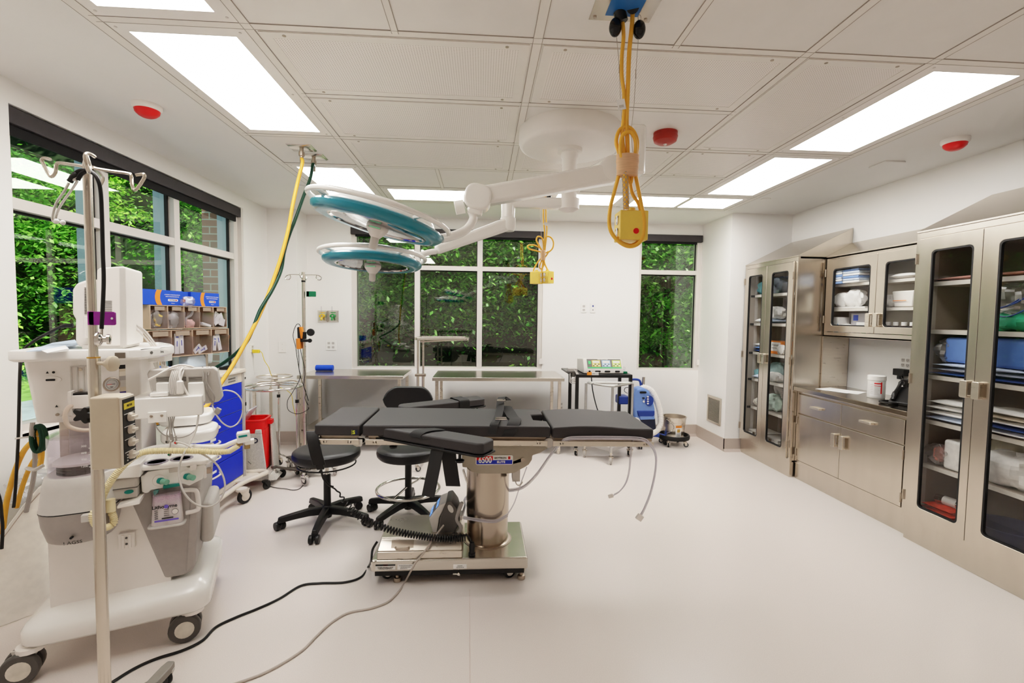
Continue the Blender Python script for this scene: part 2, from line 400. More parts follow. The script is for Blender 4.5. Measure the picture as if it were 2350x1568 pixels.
# ---- detectors and sprinkler plates
def detector(x, y, label, allred=False, sc=1):
    o = thing('smoke_detector', label, 'smoke detector', (x, y, H))
    b = MB(); b.lathe([(.075, 0), (.075, -.018), (.066, -.03), (1e-4, -.032)], (x, y, H), 28); obj('base', b, REDD if allred else WHITE, o)
    b = MB()
    if allred: b.lathe([(.074, -.018), (.078, -.03), (.07, -.058), (.045, -.072), (1e-4, -.074)], (x, y, H), 28); obj('housing', b, REDD, o)
    else: b.lathe([(.064, -.028), (.06, -.045), (.045, -.06), (.03, -.068), (1e-4, -.07)], (x, y, H), 28); obj('dust_cap', b, RED, o)
    if allred:
        b = MB(); b.lathe([(.012, -.073), (.008, -.082), (1e-4, -.083)], (x, y, H), 12); obj('sensor', b, WHITE, o)
detector(-1.95, 2.92, 'white ceiling smoke detector with red cap above the window')
detector(1.17, 3.02, 'all red ceiling detector beside the round white lamp mount', True)
detector(3.09, 2.95, 'white ceiling smoke detector with red cap above the steel cabinets')
for x, y, l in ((-1.70, 4.58, 'round white sprinkler cover plate on ceiling near the window corner'), (2.80, 4.55, 'round white sprinkler cover plate on ceiling above the far cabinet corner')):
    b = MB(); b.lathe([(.045, 0), (.045, -.006), (.038, -.010), (1e-4, -.010)], (x, y, H), 24)
    tag(obj('sprinkler_cover', b, CEIL), l, 'sprinkler')
b = MB(); b.box(2.99, 3.15, 3.37, 3.53, H-.012, H); tag(obj('ceiling_access_plate', b, CEIL, bev=.005), 'small square white plate on the ceiling above the wall cabinets', 'ceiling plate')
# ---- windows
def panes(root, rects, ax, pos):
    for (u0, u1, z0, z1) in rects:
        b = MB()
        if ax == 'y': b.quad((u0, pos, z0), (u1, pos, z0), (u1, pos, z1), (u0, pos, z1))
        else: b.quad((pos, u0, z0), (pos, u1, z0), (pos, u1, z1), (pos, u0, z1))
        obj('pane', b, GLASS, root)
def window_y(name, x0, x1, mull, label):
    ya, yb = YB+.015, YB+.11
    f = MB(); f.box(x0, x1, ya, yb, .86, .885); f.box(x0, x1, ya, yb, 2.55, 2.595)
    xs = [x0]+[v for mm in mull for v in mm]+[x1]
    f.box(x0, x0+.06, ya, yb, .885, 2.55); f.box(x1-.06, x1, ya, yb, .885, 2.55)
    for a, c in mull: f.box(a, c, ya, yb, .885, 2.55)
    bays = [(x0+.06 if i == 0 else xs[2*i], x1-.06 if i == len(mull) else xs[2*i+1]) for i in range(len(mull)+1)]
    for a, c in bays: f.box(a, c, ya+.002, yb-.002, 2.09, 2.145)
    o = struct(name, f, ALU)
    gk = MB()
    for a, c in bays:
        for z0, z1 in ((.885, 2.09), (2.145, 2.55)):
            gk.box(a, c, ya+.035, ya+.055, z1-.014, z1); gk.box(c-.010, c, ya+.035, ya+.055, z0, z1); gk.box(a, a+.004, ya+.035, ya+.055, z0, z1)
    obj('window_gasket', gk, RUB, o)
    panes(o, [(a, c, z0, z1) for a, c in bays for z0, z1 in ((.885, 2.09), (2.145, 2.55))], 'y', ya+.045)
    return o
window_y('window_2', -1.60, .765, [(-.835, -.77), (-.062, .003)], '')
window_y('window_3', 1.965, 2.81, [], '')
# left window: seen at a slant, with deep mullions
f = MB(); xa, xb = XL-.13, XL-.045
WY0, WY1 = 2.655, 5.05
mul = [(3.30, 3.36), (4.03, 4.10)]
f.box(xa, xb, WY0, WY1, .86, .90); f.box(xa, xb, WY0, WY1, 2.55, 2.60); f.box(xa, xb, WY0, WY0+.05, .9, 2.55); f.box(xa, xb, WY1-.10, WY1, .9, 2.55)
f.box(xb, XL-.005, WY1-.03, WY1, .86, 2.6)
for a, c in mul: f.box(xa, xb, a, c, .9, 2.55)
bays = [(WY0+.05, 3.30), (3.36, 4.03), (4.10, WY1-.10)]
for a, c in bays: f.box(xa+.004, xb-.002, a, c, 2.07, 2.13)
o = struct('window_1', f, ALU)
b = MB()
for a, c in bays: b.box(xa-.07, xa+.03, c-.012, c+.004, .9, 2.07); b.box(xa-.07, xa+.03, c-.012, c+.004, 2.13, 2.55)
obj('window_outer_frame', b, ALUB, o)
b = MB()
for a, c in bays:
    for z0, z1 in ((.9, 2.07), (2.13, 2.55)): b.box(xa+.02, xa+.04, c-.02, c, z0, z1); b.box(xa+.02, xa+.04, a, c, z1-.014, z1)
obj('window_gasket', b, RUB, o)
panes(o, [(a, c, z0, z1) for a, c in bays for z0, z1 in ((.9, 2.07), (2.13, 2.55))], 'x', xa+.03)
w = MB(); w.box(XL-.22, XL+.0, WY0, WY1, .84, .862); struct('trim_4', w, WHITE)
# roller shades
SHADE = mat('shade_box', '3a3638', .55, var=.06); SHADEF = mat('shade_fabric', '171516', .8)
def shade(lbl, bx, fab):
    o = thing('roller_shade', lbl, 'window shade', (bx[0], bx[2], bx[4]))
    b = MB(); b.box(*bx); obj('cassette', b, SHADE, o, bev=.004)
    b = MB(); b.box(*fab); obj('shade_fabric', b, SHADEF, o)
shade('long dark roller shade box above the left window', (XL-.075, XL-.008, 2.66, 5.045, 2.505, 2.592), (XL-.045, XL-.03, 2.67, 4.97, 2.45, 2.51))
shade('dark roller shade box above the wide back window', (-1.60, .765, YB-.03, YB+.014, 2.503, 2.59), (-1.55, .70, YB-.002, YB+.01, 2.48, 2.51))
shade('dark roller shade box above the narrow back window', (2.0, 2.80, YB-.03, YB+.014, 2.503, 2.588), (2.05, 2.74, YB-.002, YB+.01, 2.478, 2.51))
# shade clutch chains
for x, y, l in ((.74, YB-.012, 'thin shade chain beside the wide back window'), (2.79, YB-.012, 'thin shade chain beside the narrow back window')):
    b = MB(); b.cyl((x, y, .95), (x, y, 2.5), .003, n=6); b.cyl((x+.022, y, .95), (x+.022, y, 2.5), .003, n=6); b.box(x-.008, x+.032, y-.005, YB, .93, 1.0)
    tag(obj('shade_chain', b, WHITE), l, 'shade chain')
# ================================================================== outside
GRASS = mat('lawn', '5d8a3a', .9, var=.25, scale=6); ASPH = mat('asphalt', '77838c', .85, var=.08, scale=30)
w = MB(); w.box(-60, 40, 6.3, 70, -.42, -.4); w.box(-60, XL-.4, -30, 6.3, -.42, -.4); struct('ground_lawn', w, GRASS)
w = MB(); w.box(-9.6, -4.6, -30, 60, -.4, -.385); struct('road', w, ASPH)
w = MB(); w.box(-7.1, -7.02, -30, 60, -.385, -.38); w.box(-6.9, -6.82, -30, 60, -.385, -.38); struct('road_markings', w, mat('road_yellow', 'd9a62e', .7))
w = MB(); w.box(-2.875, XL-.225, 5.06, 6.4, -.4, 3.4); struct('wall_brick_pier', w, BRICK)
HILL_SHADE = mat('hill_shade_green', '16260e', .95, var=.5, scale=3)
w = MB()
w.grid(lambda u, v: (-45+80*u, 13.5+1.2*sin(u*21)+.6*sin(u*47+v*9)+2.5*v, -.5+9*v), 80, 10)
w.grid(lambda u, v: (-17.5-1.2*sin(u*17)-.6*sin(u*43+v*9)-2.5*v, -25+40*u, -.5+9*v), 60, 10)
struct('hill_shade_backdrop', w, HILL_SHADE)  # dark sheets added behind the trees so leaf gaps look shaded
def leafmat(name, c1, c2, c3):
    M = bpy.data.materials.new(name); M.use_nodes = True; n, l = M.node_tree.nodes, M.node_tree.links
    b = n['Principled BSDF']; b.inputs['Roughness'].default_value = .5
    gi = n.new('ShaderNodeNewGeometry'); cr = n.new('ShaderNodeValToRGB')
    for e, c, p in ((cr.color_ramp.elements[0], c1, 0), (cr.color_ramp.elements[1], c3, 1)): e.color = (*lin(c), 1); e.position = p
    e = cr.color_ramp.elements.new(.5); e.color = (*lin(c2), 1)
    l.new(gi.outputs['Random Per Island'], cr.inputs['Fac']); l.new(cr.outputs['Color'], b.inputs['Base Color'])
    tr = n.new('ShaderNodeBsdfTranslucent'); l.new(cr.outputs['Color'], tr.inputs['Color'])
    mx = n.new('ShaderNodeMixShader'); mx.inputs[0].default_value = .4
    l.new(b.outputs[0], mx.inputs[1]); l.new(tr.outputs[0], mx.inputs[2]); l.new(mx.outputs[0], n['Material Output'].inputs['Surface'])
    return M
LEAFS = [leafmat('leaves_bright', '4a8a22', '78b836', 'a8d858'), leafmat('leaves_mid', '34701f', '5c9f34', '8cc858'), leafmat('leaves_dark', '1d4718', '336f28', '5a9a45')]
BARK = mat('bark', '3f352a', .9, var=.3, scale=12)
import numpy as np
def crown_mesh(seed, n, rx, ry, rz, droop, size):
    rng = np.random.default_rng(seed); ncl = n//260
    th = rng.uniform(0, 2*np.pi, ncl); ph = np.arccos(rng.uniform(-.85, 1, ncl)); rad = rng.uniform(.72, 1, ncl)**.5
    cc = np.stack([np.sin(ph)*np.cos(th)*rx*rad, np.sin(ph)*np.sin(th)*ry*rad, np.cos(ph)*rz*rad], 1)
    idx = rng.integers(0, ncl, n)
    off = rng.normal(0, 1, (n, 3))*np.array([.5, .5, .06]); off[:, 2] -= droop*(off[:, 0]**2+off[:, 1]**2)
    c = cc[idx]+off
    yaw = rng.uniform(0, 2*np.pi, n); pit = rng.normal(-.35, .35, n); s = size*rng.uniform(.6, 1.3, n)
    d = np.stack([np.cos(yaw)*np.cos(pit), np.sin(yaw)*np.cos(pit), np.sin(pit)], 1)
    sd = np.stack([-np.sin(yaw), np.cos(yaw), rng.normal(0, .35, n)], 1)
    v = np.empty((n, 4, 3)); L = s[:, None]
    v[:, 0] = c; v[:, 1] = c+d*L*.5+sd*L*.24; v[:, 2] = c+d*L; v[:, 3] = c+d*L*.5-sd*L*.24
    me = bpy.data.meshes.new('crown'); me.vertices.add(4*n); me.vertices.foreach_set('co', v.reshape(-1))
    me.loops.add(4*n); me.loops.foreach_set('vertex_index', np.arange(4*n, dtype=np.int32))
    me.polygons.add(n); me.polygons.foreach_set('loop_start', np.arange(0, 4*n, 4, dtype=np.int32)); me.polygons.foreach_set('loop_total', np.full(n, 4, dtype=np.int32))
    me.update(); me.validate()
    return me
PROTO = []
for k in range(6):
    me = crown_mesh(11+k, 42000 if k < 3 else 26000, 2.3, 2.3, 2.6, .45, .105 if k < 3 else .15); PROTO.append(me)
BUSH = crown_mesh(31, 6000, 1.0, 1.0, .8, .2, .11)
def tree(x, y, s, k, label, zc=3.6, rot=0):
    o = thing('tree', label, 'tree', (x, y, -.4), rot, 'trees outside the windows')
    me = PROTO[k % 3+(3 if x < -8 else 0)].copy(); me.materials.append(LEAFS[k % 3])
    c = bpy.data.objects.new('crown', me); COL.objects.link(c); c.parent = o; c.location = (0, 0, zc); c.scale = (s, s, s*1.05)
    b = MB(); q = [V((0, 0, 0)), V((.06, .03, 1.2)), V((0, .1, 2.4)), V((-.05, 0, zc+.6))]
    b.tube(spl(q, 5), [.16*s*(1-.045*i) for i in range(16)], 9)
    for a in range(5):
        an = a*1.25; b.tube(spl([(0, 0, 1.6+.35*a), (cos(an)*.7, sin(an)*.7, 2.3+.4*a), (cos(an)*1.7*s, sin(an)*1.7*s, 3.0+.42*a)], 4), [.05*s*(1-.09*i) for i in range(9)], 6)
    obj('trunk', b, BARK, o, world=False)
def bush(x, y, s, k, label):
    o = thing('bush', label, 'bush', (x, y, -.4), x, 'bushes outside the windows')
    me = BUSH.copy(); me.materials.append(LEAFS[k % 3]); c = bpy.data.objects.new('foliage', me); COL.objects.link(c); c.parent = o; c.location = (0, 0, .55*s); c.scale = (s, s, s)
for a in ((-13.6, 9.0, 1.15, 0, 'bright leafy tree filling the upper left window pane', 3.5), (-14.6, 13.2, 1.2, 1, 'leafy tree seen past the middle pane of the left window', 3.8), (-14.2, 5.2, 1.1, 2, 'dark leafy tree at the near edge of the left window', 3.4),
          (-11.2, 17.5, 1.2, 0, 'tree seen through the far pane of the left window beside the brick', 4.0), (-15.5, 10.5, 1.3, 1, 'tall tree towering behind the left window trees', 6.6),
          (-15.4, 16.8, 1.3, 2, 'tall dark tree farthest along the road', 6.4)): tree(*a, rot=a[0])
for a in ((-2.6, 11.2, .95, 2, 'dark tree behind the surgical lamps in the wide back window', 3.7), (-.6, 10.4, .95, 1, 'bright tree with hanging branches in the wide back window', 4.2), (1.2, 11.0, 1.0, 2, 'tree behind the hanging yellow outlet boxes', 4.0),
          (4.0, 10.2, .95, 1, 'tree filling the narrow back window', 3.7), (6.2, 11.6, 1.05, 2, 'dark tree at the far edge of the narrow back window', 3.6), (-4.6, 12.0, 1.05, 1, 'tree at the edge of the wide back window beyond the pole', 4.1)): tree(*a, rot=a[0])  # darker leaf colours on these back trees stand in for shade
for a in ((.9, 8.6, .8, 0, 'light green bush low in the last pane of the wide window'), (-1.9, 8.7, .75, 1, 'bush low behind the blue roll'), (-.6, 8.8, .7, 2, 'bush low behind the mayo stand'), (3.1, 8.5, .7, 0, 'bright bush low in the narrow back window'), (4.3, 8.7, .7, 1, 'second bush low in the narrow back window'),
          (-13.3, 12.4, 1.1, 0, 'roadside bush across the road from the left window'), (-13.4, 8.0, 1.2, 1, 'roadside bush nearest along the road')): bush(*a)
# ---- light: sky and soft sun outside, lenses inside
W = bpy.data.worlds.new('world'); S.world = W; W.use_nodes = True
n, l = W.node_tree.nodes, W.node_tree.links
sk = n.new('ShaderNodeTexSky'); sk.sky_type = 'NISHITA'; sk.sun_disc = False; sk.sun_elevation = radians(48); sk.sun_rotation = radians(200)
l.new(sk.outputs[0], n['Background'].inputs[0]); n['Background'].inputs[1].default_value = .16
sl = bpy.data.lights.new('sun', 'SUN'); sl.energy = 12; sl.angle = radians(3); sl.color = (1, .95, .85)
so = bpy.data.objects.new('sun', sl); COL.objects.link(so); so.rotation_euler = V((-.7, .15, -1.0)).to_track_quat('-Z', 'Y').to_euler()
vs_ = S.view_settings
vs_.view_transform = 'Standard'; vs_.look = 'None'; vs_.exposure = 0; vs_.gamma = 1.0
# soft tone curve, like the bracketed exposures of the photograph
vs_.use_curve_mapping = True
cm = vs_.curve_mapping; cm.white_level = (1.75, 1.75, 1.75); cm.black_level = (0, 0, 0); cm.extend = 'HORIZONTAL'
cu = cm.curves[3]
PTS = [(0, 0), (.009, .015), (.045, .115), (.136, .36), (.27, .60), (.45, .785), (.73, .91), (1, 1)]
cu.points[0].location = PTS[0]; cu.points[-1].location = PTS[-1]
for p_ in PTS[1:-1]: cu.points.new(*p_)
cm.update()
S.cycles.use_denoising = True; S.cycles.max_bounces = 10; S.cycles.diffuse_bounces = 6; S.cycles.glossy_bounces = 5; S.cycles.transparent_max_bounces = 16
S.cycles.sample_clamp_indirect = 6; S.cycles.caustics_reflective = False; S.cycles.caustics_refractive = False
# ================================================================== operating table
TB = thing('operating_table', 'black padded operating table on a steel column in the middle of the room', 'operating table', (.04, 2.84, 0))
def zt(x): return .914-.0125*x
b = MB(); b.box(-.61, .277, 2.6, 3.08, .082, .15); base = obj('base', b, STEELT, TB, bev=.012, seg=3)
b = MB(); b.box(-.59, .257, 2.62, 3.06, .05, .083); obj('base_underside', b, BLACK, TB)
b = MB()
p8 = lambda xa, xb, ya, yb, z0, xc, xd, yc, yd, z1: [(xa, ya, z0), (xb, ya, z0), (xa, yb, z0), (xb, yb, z0), (xc, yc, z1), (xd, yc, z1), (xc, yd, z1), (xd, yd, z1)]
b.box(-.578, -.098, 2.607, 3.0, .15, .195); b.hexa(p8(-.578, -.098, 2.607, 3.0, .195, -.565, -.112, 2.66, 2.97, .252))
cover = obj('base_cover', b, STEELV, TB, bev=.008)
b = MB(); b.hexa([(-.50, 2.613, .2), (-.375, 2.613, .2), (-.50, 2.616, .2), (-.375, 2.616, .2), (-.50, 2.647, .243), (-.375, 2.647, .243), (-.50, 2.65, .243), (-.375, 2.65, .243)])
b.tube(spl([(-.475, 2.625, .212), (-.47, 2.608, .216), (-.435, 2.606, .217), (-.405, 2.608, .216), (-.40, 2.625, .212)], 4), .005, 8)
obj('cover_handle', b, STEELD, cover)
def sticker(parent, name, x0, x1, z0, z1, y, lines, bands=()):
    b = MB(); b.box(x0, x1, y-.0012, y, z0, z1); b.m = 1
    for (u0, u1, v0, v1, k) in bands: b.m = k; b.box(x0+(x1-x0)*u0, x0+(x1-x0)*u1, y-.0018, y-.001, z0+(z1-z0)*v0, z0+(z1-z0)*v1)
    b.m = 1
    for tx, sz, u, v in lines: b.text(tx, sz, face(V((x0+(x1-x0)*u, y-.002, z0+(z1-z0)*v)), (1, 0, 0), (0, 0, 1)))
    obj(name, b, [PAPER, BLACK, RED], parent)
sticker(base, 'warning_label', -.581, -.472, .098, .128, 2.6, [('DANGER: EXPLOSION HAZARD', .0062, .5, .48), ('IF USED IN THE PRESENCE OF', .0062, .5, .3), ('FLAMMABLE ANESTHETICS', .0062, .5, .12)], [(0, 1, .72, 1, 1), (.38, .62, .75, .97, 2)])
sticker(base, 'information_label', -.46, -.372, .096, .125, 2.6, [('SEE INSTRUCTION MANUAL BEFORE', .0045, .5, .8), ('USE. DISCONNECT POWER', .0045, .5, .5), ('BEFORE SERVICING', .0045, .4, .2)])
sticker(base, 'rating_label', -.148, -.073, .094, .119, 2.6, [('C-CLASS', .007, .5, .68), ('120 VAC 60 HZ', .0065, .5, .3)])
b = MB(); b.cyl((-.118, 2.6, .068), (-.118, 2.585, .068), .008); b.tube([(-.118, 2.59, .068), (-.15, 2.587, .07)], .004, 8); obj('floor_lock_lever', b, CHROME, TB)
cx, cy = .047, 2.85
b = MB(); b.lathe([(.142, .15), (.142, .156), (.131, .16), (.126, .16), (.126, .305), (.131, .306), (.131, .6)], (cx, cy, 0), 48); obj('column', b, brushed('column_steel', 'b9ada0', .24, (1, 1, .2), 9), TB)
b = MB(); b.lathe([(.15, .15), (.15, .1535), (.128, .156)], (cx, cy, 0), 40); obj('column_ring', b, STEELD, TB)
pts = [(1058, 1021), (1254, 1021), (1252, 1033), (1240, 1040), (1222, 1046), (1221, 1056), (1214, 1067), (1203, 1074), (1193, 1079), (1180, 1086), (1165, 1088), (1095, 1088), (1082, 1083), (1073, 1074), (1061, 1073)]
b = MB(); b.ext([(P(x, y, 2.66).x, P(x, y, 2.66).z) for x, y in pts][::-1], 2.66, 3.03, 'y'); hou = obj('head_housing', b, TAN, TB, bev=.006, ang=30)
b = MB(); b.ext([(P(x, y, 2.645).x, P(x, y, 2.645).z) for x, y in [(1056, 1018), (1258, 1018), (1256, 1031), (1058, 1031)]][::-1], 2.645, 3.04, 'y'); obj('housing_top', b, TAN, TB, bev=.003)
# badge
A, Bq = P(1092, 1046, 2.655), P(1177, 1067, 2.655)
x0, x1, z1, z0 = A.x, Bq.x, A.z, Bq.z
ww, hh = x1-x0, z1-z0; Y0 = 2.66
b = MB(); b.ext(rr(x0, x1, z0, z1, .008), Y0-.003, Y0, 'y')
e = .004; b.m = 1; b.box(x0+e, x0+ww*.46, Y0-.0036, Y0-.003, z0+hh*.5, z1-e); b.m = 2; b.box(x0+e, x1-e, Y0-.0036, Y0-.003, z0+e, z0+hh*.5); b.m = 1
b.box(x0+ww*.87, x0+ww*.93, Y0-.0036, Y0-.003, z0+hh*.58, z1-e*1.7)
b.m = 0; b.text('6500', .049, face(V((x0+ww*.25, Y0-.005, z0+hh*.5)), (1, 0, 0), (0, 0, 1)), .78, .0012)
b.m = 3; b.text('SKYTRON', .0155, face(V((x0+ww*.66, Y0-.005, z0+hh*.72)), (1, 0, 0), (0, 0, 1)), 1.0, .0003)
b.text('S', .014, face(V((x0+ww*.90, Y0-.005, z0+hh*.72)), (1, 0, 0), (0, 0, 1)))
b.m = 0; b.text('ELITE', .0175, face(V((x0+ww*.68, Y0-.005, z0+hh*.30)), (1, 0, 0), (0, 0, 1)), 1.15, .0006)
obj('badge', b, [WHITE2, RED, mat('badge_blue', '1f35b5', .35), BLACK], hou)
b = MB(); b.cyl((.245, 2.655, .70), (.245, 2.69, .70), .013); b.hexa([(.175, 2.66, .672), (.245, 2.66, .69), (.175, 2.675, .672), (.245, 2.675, .69), (.175, 2.66, .684), (.245, 2.66, .713), (.175, 2.675, .684), (.245, 2.675, .713)]); obj('release_lever', b, STEELD, TB)
b = MB(); b.tube([P(1063, 1078, 2.7), P(1072, 1108, 2.7)], .006, 8); obj('side_lever', b, CHROME, TB)
b = MB(); b.box(.19, .235, 2.72, 2.8, .55, .62); b.tube(spl([(.205, 2.72, .56), (.215, 2.715, .535), (.235, 2.715, .53), (.25, 2.72, .55)], 4), .004, 6); obj('cable_hook', b, LGREY, TB)
# top frames, rails
def frame(xa, xb, z_off=0, y0=2.61, y1=3.075):
    b = MB(); za, zb = zt(xa), zt(xb)
    b.hexa([(xa, y0, za-.098), (xb, y0, zb-.098), (xa, y1, za-.098), (xb, y1, zb-.098), (xa, y0, za-.066), (xb, y0, zb-.066), (xa, y1, za-.066), (xb, y1, zb-.066)])
    return obj('top_frame', b, STEELD, TB)
def rail(xa, xb, y, side):
    b = MB(); za, zb = zt(xa), zt(xb)
    b.hexa([(xa, y, za-.108), (xb, y, zb-.108), (xa, y+.01, za-.108), (xb, y+.01, zb-.108), (xa, y, za-.078), (xb, y, zb-.078), (xa, y+.01, za-.078), (xb, y+.01, zb-.078)])
    for x in (xa+.05, xb-.05): b.box(x-.012, x+.012, min(y, y+side*.035), max(y+.01, y+side*.035), zt(x)-.1, zt(x)-.086); b.cyl((x, y-.001, zt(x)-.093), (x, y+.011, zt(x)-.093), .006, n=10)
    return obj('side_rail', b, STEELV, TB, bev=.002)
for xa, xb in ((-.885, -.665), (-.62, .37), (.42, .985)): frame(xa, xb)
for xa, xb in ((-.895, -.665), (-.63, .375), (.405, .985)): rail(xa, xb, 2.578, 1); rail(xa, xb, 3.095, -1)
b = MB()
for y in (2.60, 3.07):
    b.box(-.685, -.615, y, y+.02, zt(-.65)-.10, zt(-.65)-.075); b.cyl((-.66, y, zt(-.66)-.088), (-.66, y+.025, zt(-.66)-.088), .022, n=16); b.cyl((.385, y, zt(.38)-.095), (.385, y+.025, zt(.38)-.095), .028, n=18)
obj('hinge', b, LGREY, TB)
b = MB(); b.ext([(-.80, .822), (-.72, .822), (-.70, .81), (-.68, .80), (-.655, .803), (-.65, .82), (-.65, .84), (-.80, .84)], 2.592, 2.604, 'y'); obj('head_bracket', b, ALU, TB)
b = MB(); b.tube([(-.905, 2.60, .83), (-.905, 3.07, .83)], .011, 10); b.box(-.912, -.892, 2.57, 2.60, .808, .845); obj('head_end_bar', b, CHROME, TB, bev=.003)
# pads
def pad(poly, thick, name='pad'):
    b = MB(); n = len(poly)
    b.add([(x, y, zt(x)-thick) for x, y in poly]+[(x, y, zt(x)) for x, y in poly], [tuple(range(n))[::-1], tuple(range(n, 2*n))]+[(i, (i+1) % n, n+(i+1) % n, n+i) for i in range(n)])
    return obj(name, b, PAD, TB, bev=.011, seg=3, ang=50)
hp = pad([(-.905, 2.585), (-.662, 2.585), (-.662, 3.095), (-.905, 3.095)], .062, 'head_pad')
pad([(-.648, 2.585), (.392, 2.585), (.392, 2.74), (.315, 2.765), (.315, 2.915), (.392, 2.94), (.392, 3.095), (-.648, 3.095)], .062, 'body_pad')
b = MB(); N = 12
def legp(u, v, top):
    x = .402+.583*u; return (x, 2.585+.51*v, zt(x)-.006+(.012*sin(pi*min(1, u*1.3))) if top else zt(x)-.066)
tops = [legp(i/N, j, 1) for j in (0, 1) for i in range(N+1)]; bots = [legp(i/N, j, 0) for j in (0, 1) for i in range(N+1)]
n0 = 2*(N+1); vs = tops+bots; fs = []
for i in range(N): fs += [(i, i+1, N+2+i, N+1+i), (n0+i, n0+N+1+i, n0+N+2+i, n0+i+1), (i, n0+i, n0+i+1, i+1), (N+1+i, N+2+i, n0+N+2+i, n0+N+1+i)]
fs += [(0, N+1, n0+N+1, n0), (N, n0+N, n0+2*N+1, 2*N+1)]
b.add(vs, fs); obj('leg_pad', b, PAD, TB, bev=.012, seg=3, ang=50)
b = MB(); b.box(-.70, -.675, 2.5825, 2.584, .87, .895); b.m = 1; b.text('S', .028, face(V((-.692, 2.582, .882)), (1, 0, 0), (0, 0, 1)), 1, .0008)
b.box(-.7035, -.7015, 2.5815, 2.583, .87, .895)
obj('fabric_tag', b, [mat('tag_navy', '20264a', .6), mat('tag_lime', 'd6dd3c', .6)], hp)
# arm boards
def armboard(a, c, wdt, z, side, knobs):
    # a -> c: centre line of the board, rounded at a, chamfered at c
    a = V((*a, 0)); c = V((*c, 0)); d = (c-a).normalized(); s_ = V((-d.y, d.x, 0)); L = (c-a).length; hw = wdt/2
    poly = [(0+hw*.55-hw*.55*cos(t), hw*sin(t)) for t in [-pi/2+pi*i/10 for i in range(11)]][::-1]
    poly = [(hw*.55-hw*.75*sin(pi*i/10), hw*cos(pi*i/10)) for i in range(11)]+[(L-.03, -hw*.95), (L, -hw*.72), (L, hw*.72), (L-.03, hw*.95)]
    W3 = lambda p, zz: a+d*p[0]+s_*p[1]+V((0, 0, zz))
    def slab(z0, z1, gr, name, m_, par, bev):
        q = [(p[0]+(gr if p[0] > L/2 else -gr), p[1]*(1+gr/hw)) for p in poly]; n = len(q); b = MB()
        b.add([W3(p, z0) for p in q]+[W3(p, z1) for p in q], [tuple(range(n)), tuple(range(n, 2*n))[::-1]]+[(i, n+i, n+(i+1) % n, (i+1) % n) for i in range(n)])
        return obj(name, b, m_, par, bev=bev, seg=3, ang=50)
    bd = slab(z-.068, z-.058, .006, 'armboard', BLACK, TB, .002); slab(z-.058, z, 0, 'armboard_pad', PAD, bd, .012)
    for q in knobs:
        b = MB(); k = W3(q, 0); b.cyl(k+V((0, 0, z-.125)), k+V((0, 0, z-.072)), .008, n=10); b.lathe([(1e-4, 0), (.022, .002), (.024, .012), (.012, .018)], k+V((0, 0, z-.128)), 12); obj('armboard_knob', b, BLACK, bd)
    b = MB(); k = W3((L*.25, 0), z-.09); b.box(k.x-.03, k.x+.03, min(k.y, k.y+side*.16), max(k.y, k.y+side*.16), z-.095, z-.065); obj('armboard_bracket', b, STEELD, bd)
    return bd, W3, L, hw
bd, W3, L, hw = armboard((-.60, 2.715), (.04, 2.305), .145, .905, 1, [(.13, 0), (.60, -.02)])
def strapB(W3, par, u, wd, z, zl, zr, dx, hw):
    q = [W3((u+dx, -hw-.05), zl)]+[W3((u+dx*.5, -hw-.03), zl+.15)]+[W3((u, -hw-.004), z-.06), W3((u, -hw-.002), z-.005), W3((u, -hw*.7), z+.004), W3((u, 0), z+.005), W3((u, hw*.7), z+.004), W3((u, hw+.002), z-.005), W3((u, hw+.004), z-.08), W3((u, hw+.006), zr)]
    b = MB(); b.ribbon(spl(q, 5), wd, .0035, W3((1, 0), 0)-W3((0, 0), 0)); obj('armboard_strap', b, PADSIDE, par)
# strap on the near board: its long end hangs in front, the other hangs behind
e = W3((1, 0), 0)-W3((0, 0), 0)
q = [P(982, 1140, 2.36), P(992, 1092, 2.37), P(1001, 1045, 2.39), P(1004, 1012, 2.40)]
b = MB(); us = .36
q += [W3((us, -hw-.003), .885), W3((us, -hw*.8), .909), W3((us+.01, 0), .911), W3((us+.05, hw*.85), .909)]
b.ribbon(spl(q, 6), .078, .0035, e); obj('armboard_strap', b, PADSIDE, bd)
b = MB(); b.ribbon(spl([W3((us+.09, hw+.006), .86), W3((us+.10, hw+.006), .75), P(1040, 1116, 2.57)], 6), .08, .0035, (1, -.1, 0)); obj('armboard_strap', b, PADSIDE, bd)
bd, W3, L, hw = armboard((-.545, 3.235), (.0, 3.60), .15, .905, -1, [(.15, 0), (.62, 0)])
q = [W3((.46, -hw-.004), .80), W3((.46, -hw-.003), .89), W3((.46, -hw*.8), .909), W3((.46, 0), .911), W3((.46, hw*.8), .909), W3((.46, hw+.004), .85)]
b = MB(); b.ribbon(spl(q, 5), .085, .0035, W3((1, 0), 0)-W3((0, 0), 0)); obj('armboard_strap', b, PADSIDE, bd)
